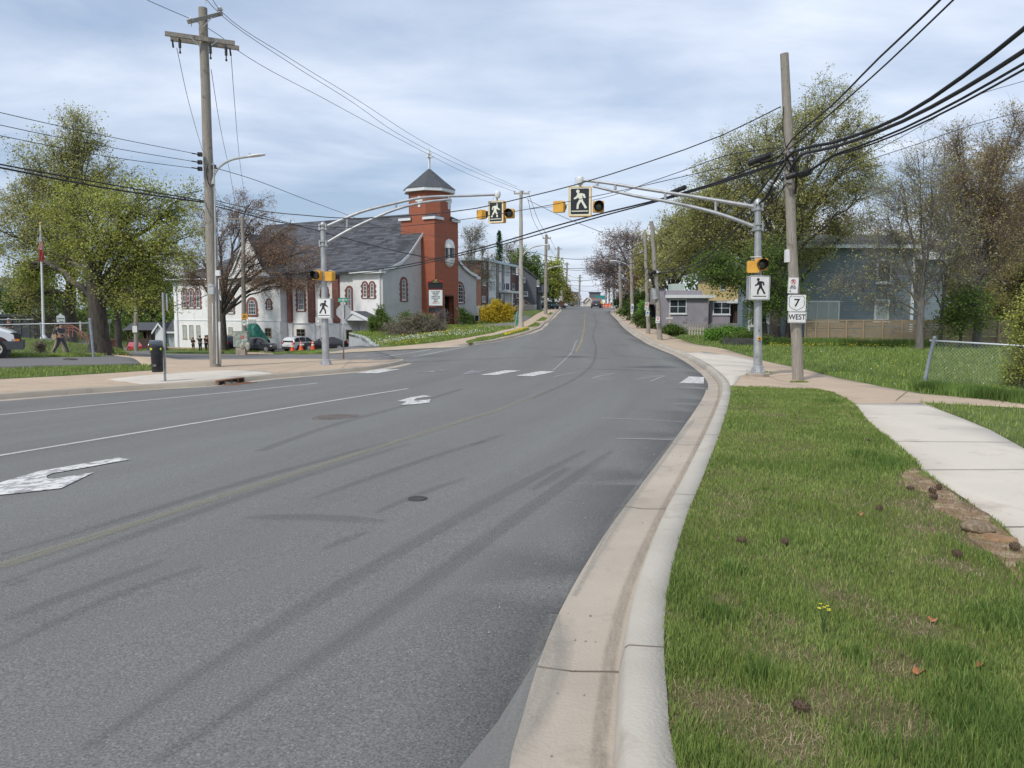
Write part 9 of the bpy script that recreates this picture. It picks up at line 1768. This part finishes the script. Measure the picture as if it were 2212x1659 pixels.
x,y=P(2113,1150,.13); rock('dry straw covered clod of turf by the path edge',2113,1150,y,.22,.09,5,name='turf_clod',mat=pm('straw_clod',(.30,.23,.15),(.16,.12,.08),scale=30,detail=10,rough=.97,bump=1,bscale=50),cat='clod')
x,y=P(2165,1165,.13); rock('smooth brown soil clod lying against the straw covered one',2155,1170,y,.26,.05,6,name='soil_clod',mat=M_clod,cat='clod')
M_oleaf=pm('dead_leaf_orange',(.33,.12,.05),(.42,.18,.08),scale=20,rough=.8)
for i,(x,y,l) in enumerate(((1857,1113,'curled red brown leaf in the middle of the strip'),(2016,1342,'orange dead leaf, right of the yellow flower'),(1986,1455,'orange dead leaf below the other, lower right'),(2117,1443,'orange dead leaf fragment near the right edge'))):
    q=P(x,y,.15); t=tag(bpy.data.objects.new('dead_leaf',None),l,'leaf'); bpy.data.objects.remove(t); mb=MB(); V=[];r_=.022
    for a in np.linspace(0,6.283,9)[:-1]: V.append((r_*math.cos(a)*(1+.3*math.cos(2*a)),r_*math.sin(a)*.8,.008+.012*math.cos(2*a+i)))
    mb.add([(0,0,.004)]+V,[(0,k+1,(k+1)%8+1) for k in range(8)]); o=mb.build('dead_leaf',M_oleaf,None,fix=False); o.location=(q[0],q[1],g1(*q)+.155); tag(o,l,'leaf')
# small yellow flower plant
x,y=P(1778,1388,.13); t=thing('yellow_wildflower','small yellow flowered weed standing in the near grass strip','flower',(x,y,g1(x,y)+.13)); hgt=(W(1782,1309,y)[2]-W(1782,1388,y)[2]); mb=MB(); hd=[]
for k in range(7): a=k*.9; e_=np.array((.02*math.cos(a)*(1+k%3*.6),.02*math.sin(a),hgt*(.9+.1*(k%3)/2))); mb.tube([(0,0,0),(e_[0]*.3,e_[1]*.3,hgt*.6),e_],[.0022,.0016,.001],4); hd.append(e_)
mb.build('stem',M_clodg if False else MATS['street_sign_green'] if False else pm('stem_green',(.05,.09,.025),(.08,.12,.04)),t,split=False)
mb=MB()
for e_ in hd:
    for j in range(4): a=j*1.57; mb.add([e_,e_+[.007*math.cos(a),.007*math.sin(a),.003],e_+[.009*math.cos(a+.5),.009*math.sin(a+.5),.004],e_+[.007*math.cos(a+1),.007*math.sin(a+1),.003]],[(0,1,2,3)])
mb.build('flower_head',pm('flower_yellow',(.75,.60,.03),(.8,.68,.06)),t,fix=False)
# fallen branch on the driveway
q=W(150,778,31); x,y=P(150,778,.13); t=thing('fallen_branch','dead branch lying on the grey driveway behind the left verge','branch',(x,y,g1(x,y)+.14)); mb=MB(); mb.tube([(-.28,.05,.02),(-.05,0,.05),(.1,-.02,.04),(.35,0,.03)],[.02,.035,.04,.02],6); mb.build('stick',M_bark,t)
# pebbles and grit along the gutter and road edge
rg=np.random.default_rng(21); n=900; i=rg.integers(20,220,n); base_=KB[i]; nn=offs(KB,-1)[i]-KB[i]; dd=rg.choice([.3,.5,.62,.9],n)+rg.normal(0,.12,n); q=base_+nn*dd[:,None]; z=G(q[:,0],q[:,1])+.006; s_=rg.uniform(.002,.007,n)
ico=np.array([(0,0,1),(1,0,0),(0,1,0),(-1,0,0),(0,-1,0),(0,0,-1)],float); fc=np.array([(0,1,2),(0,2,3),(0,3,4),(0,4,1),(5,2,1),(5,3,2),(5,4,3),(5,1,4)])
V=(np.stack([q[:,0],q[:,1],z],1)[:,None,:]+ico[None]*s_[:,None,None]*rg.uniform(.6,1.3,(n,6,1))).reshape(-1,3); F=(np.arange(n)[:,None,None]*6+fc[None]).reshape(-1,3)
o=fastmesh('grit',V,F,pm('grit_grey',(.22,.21,.20),(.45,.44,.42),scale=50)); tag(o,'loose grit and pebbles along the near gutter','grit',kind='stuff')
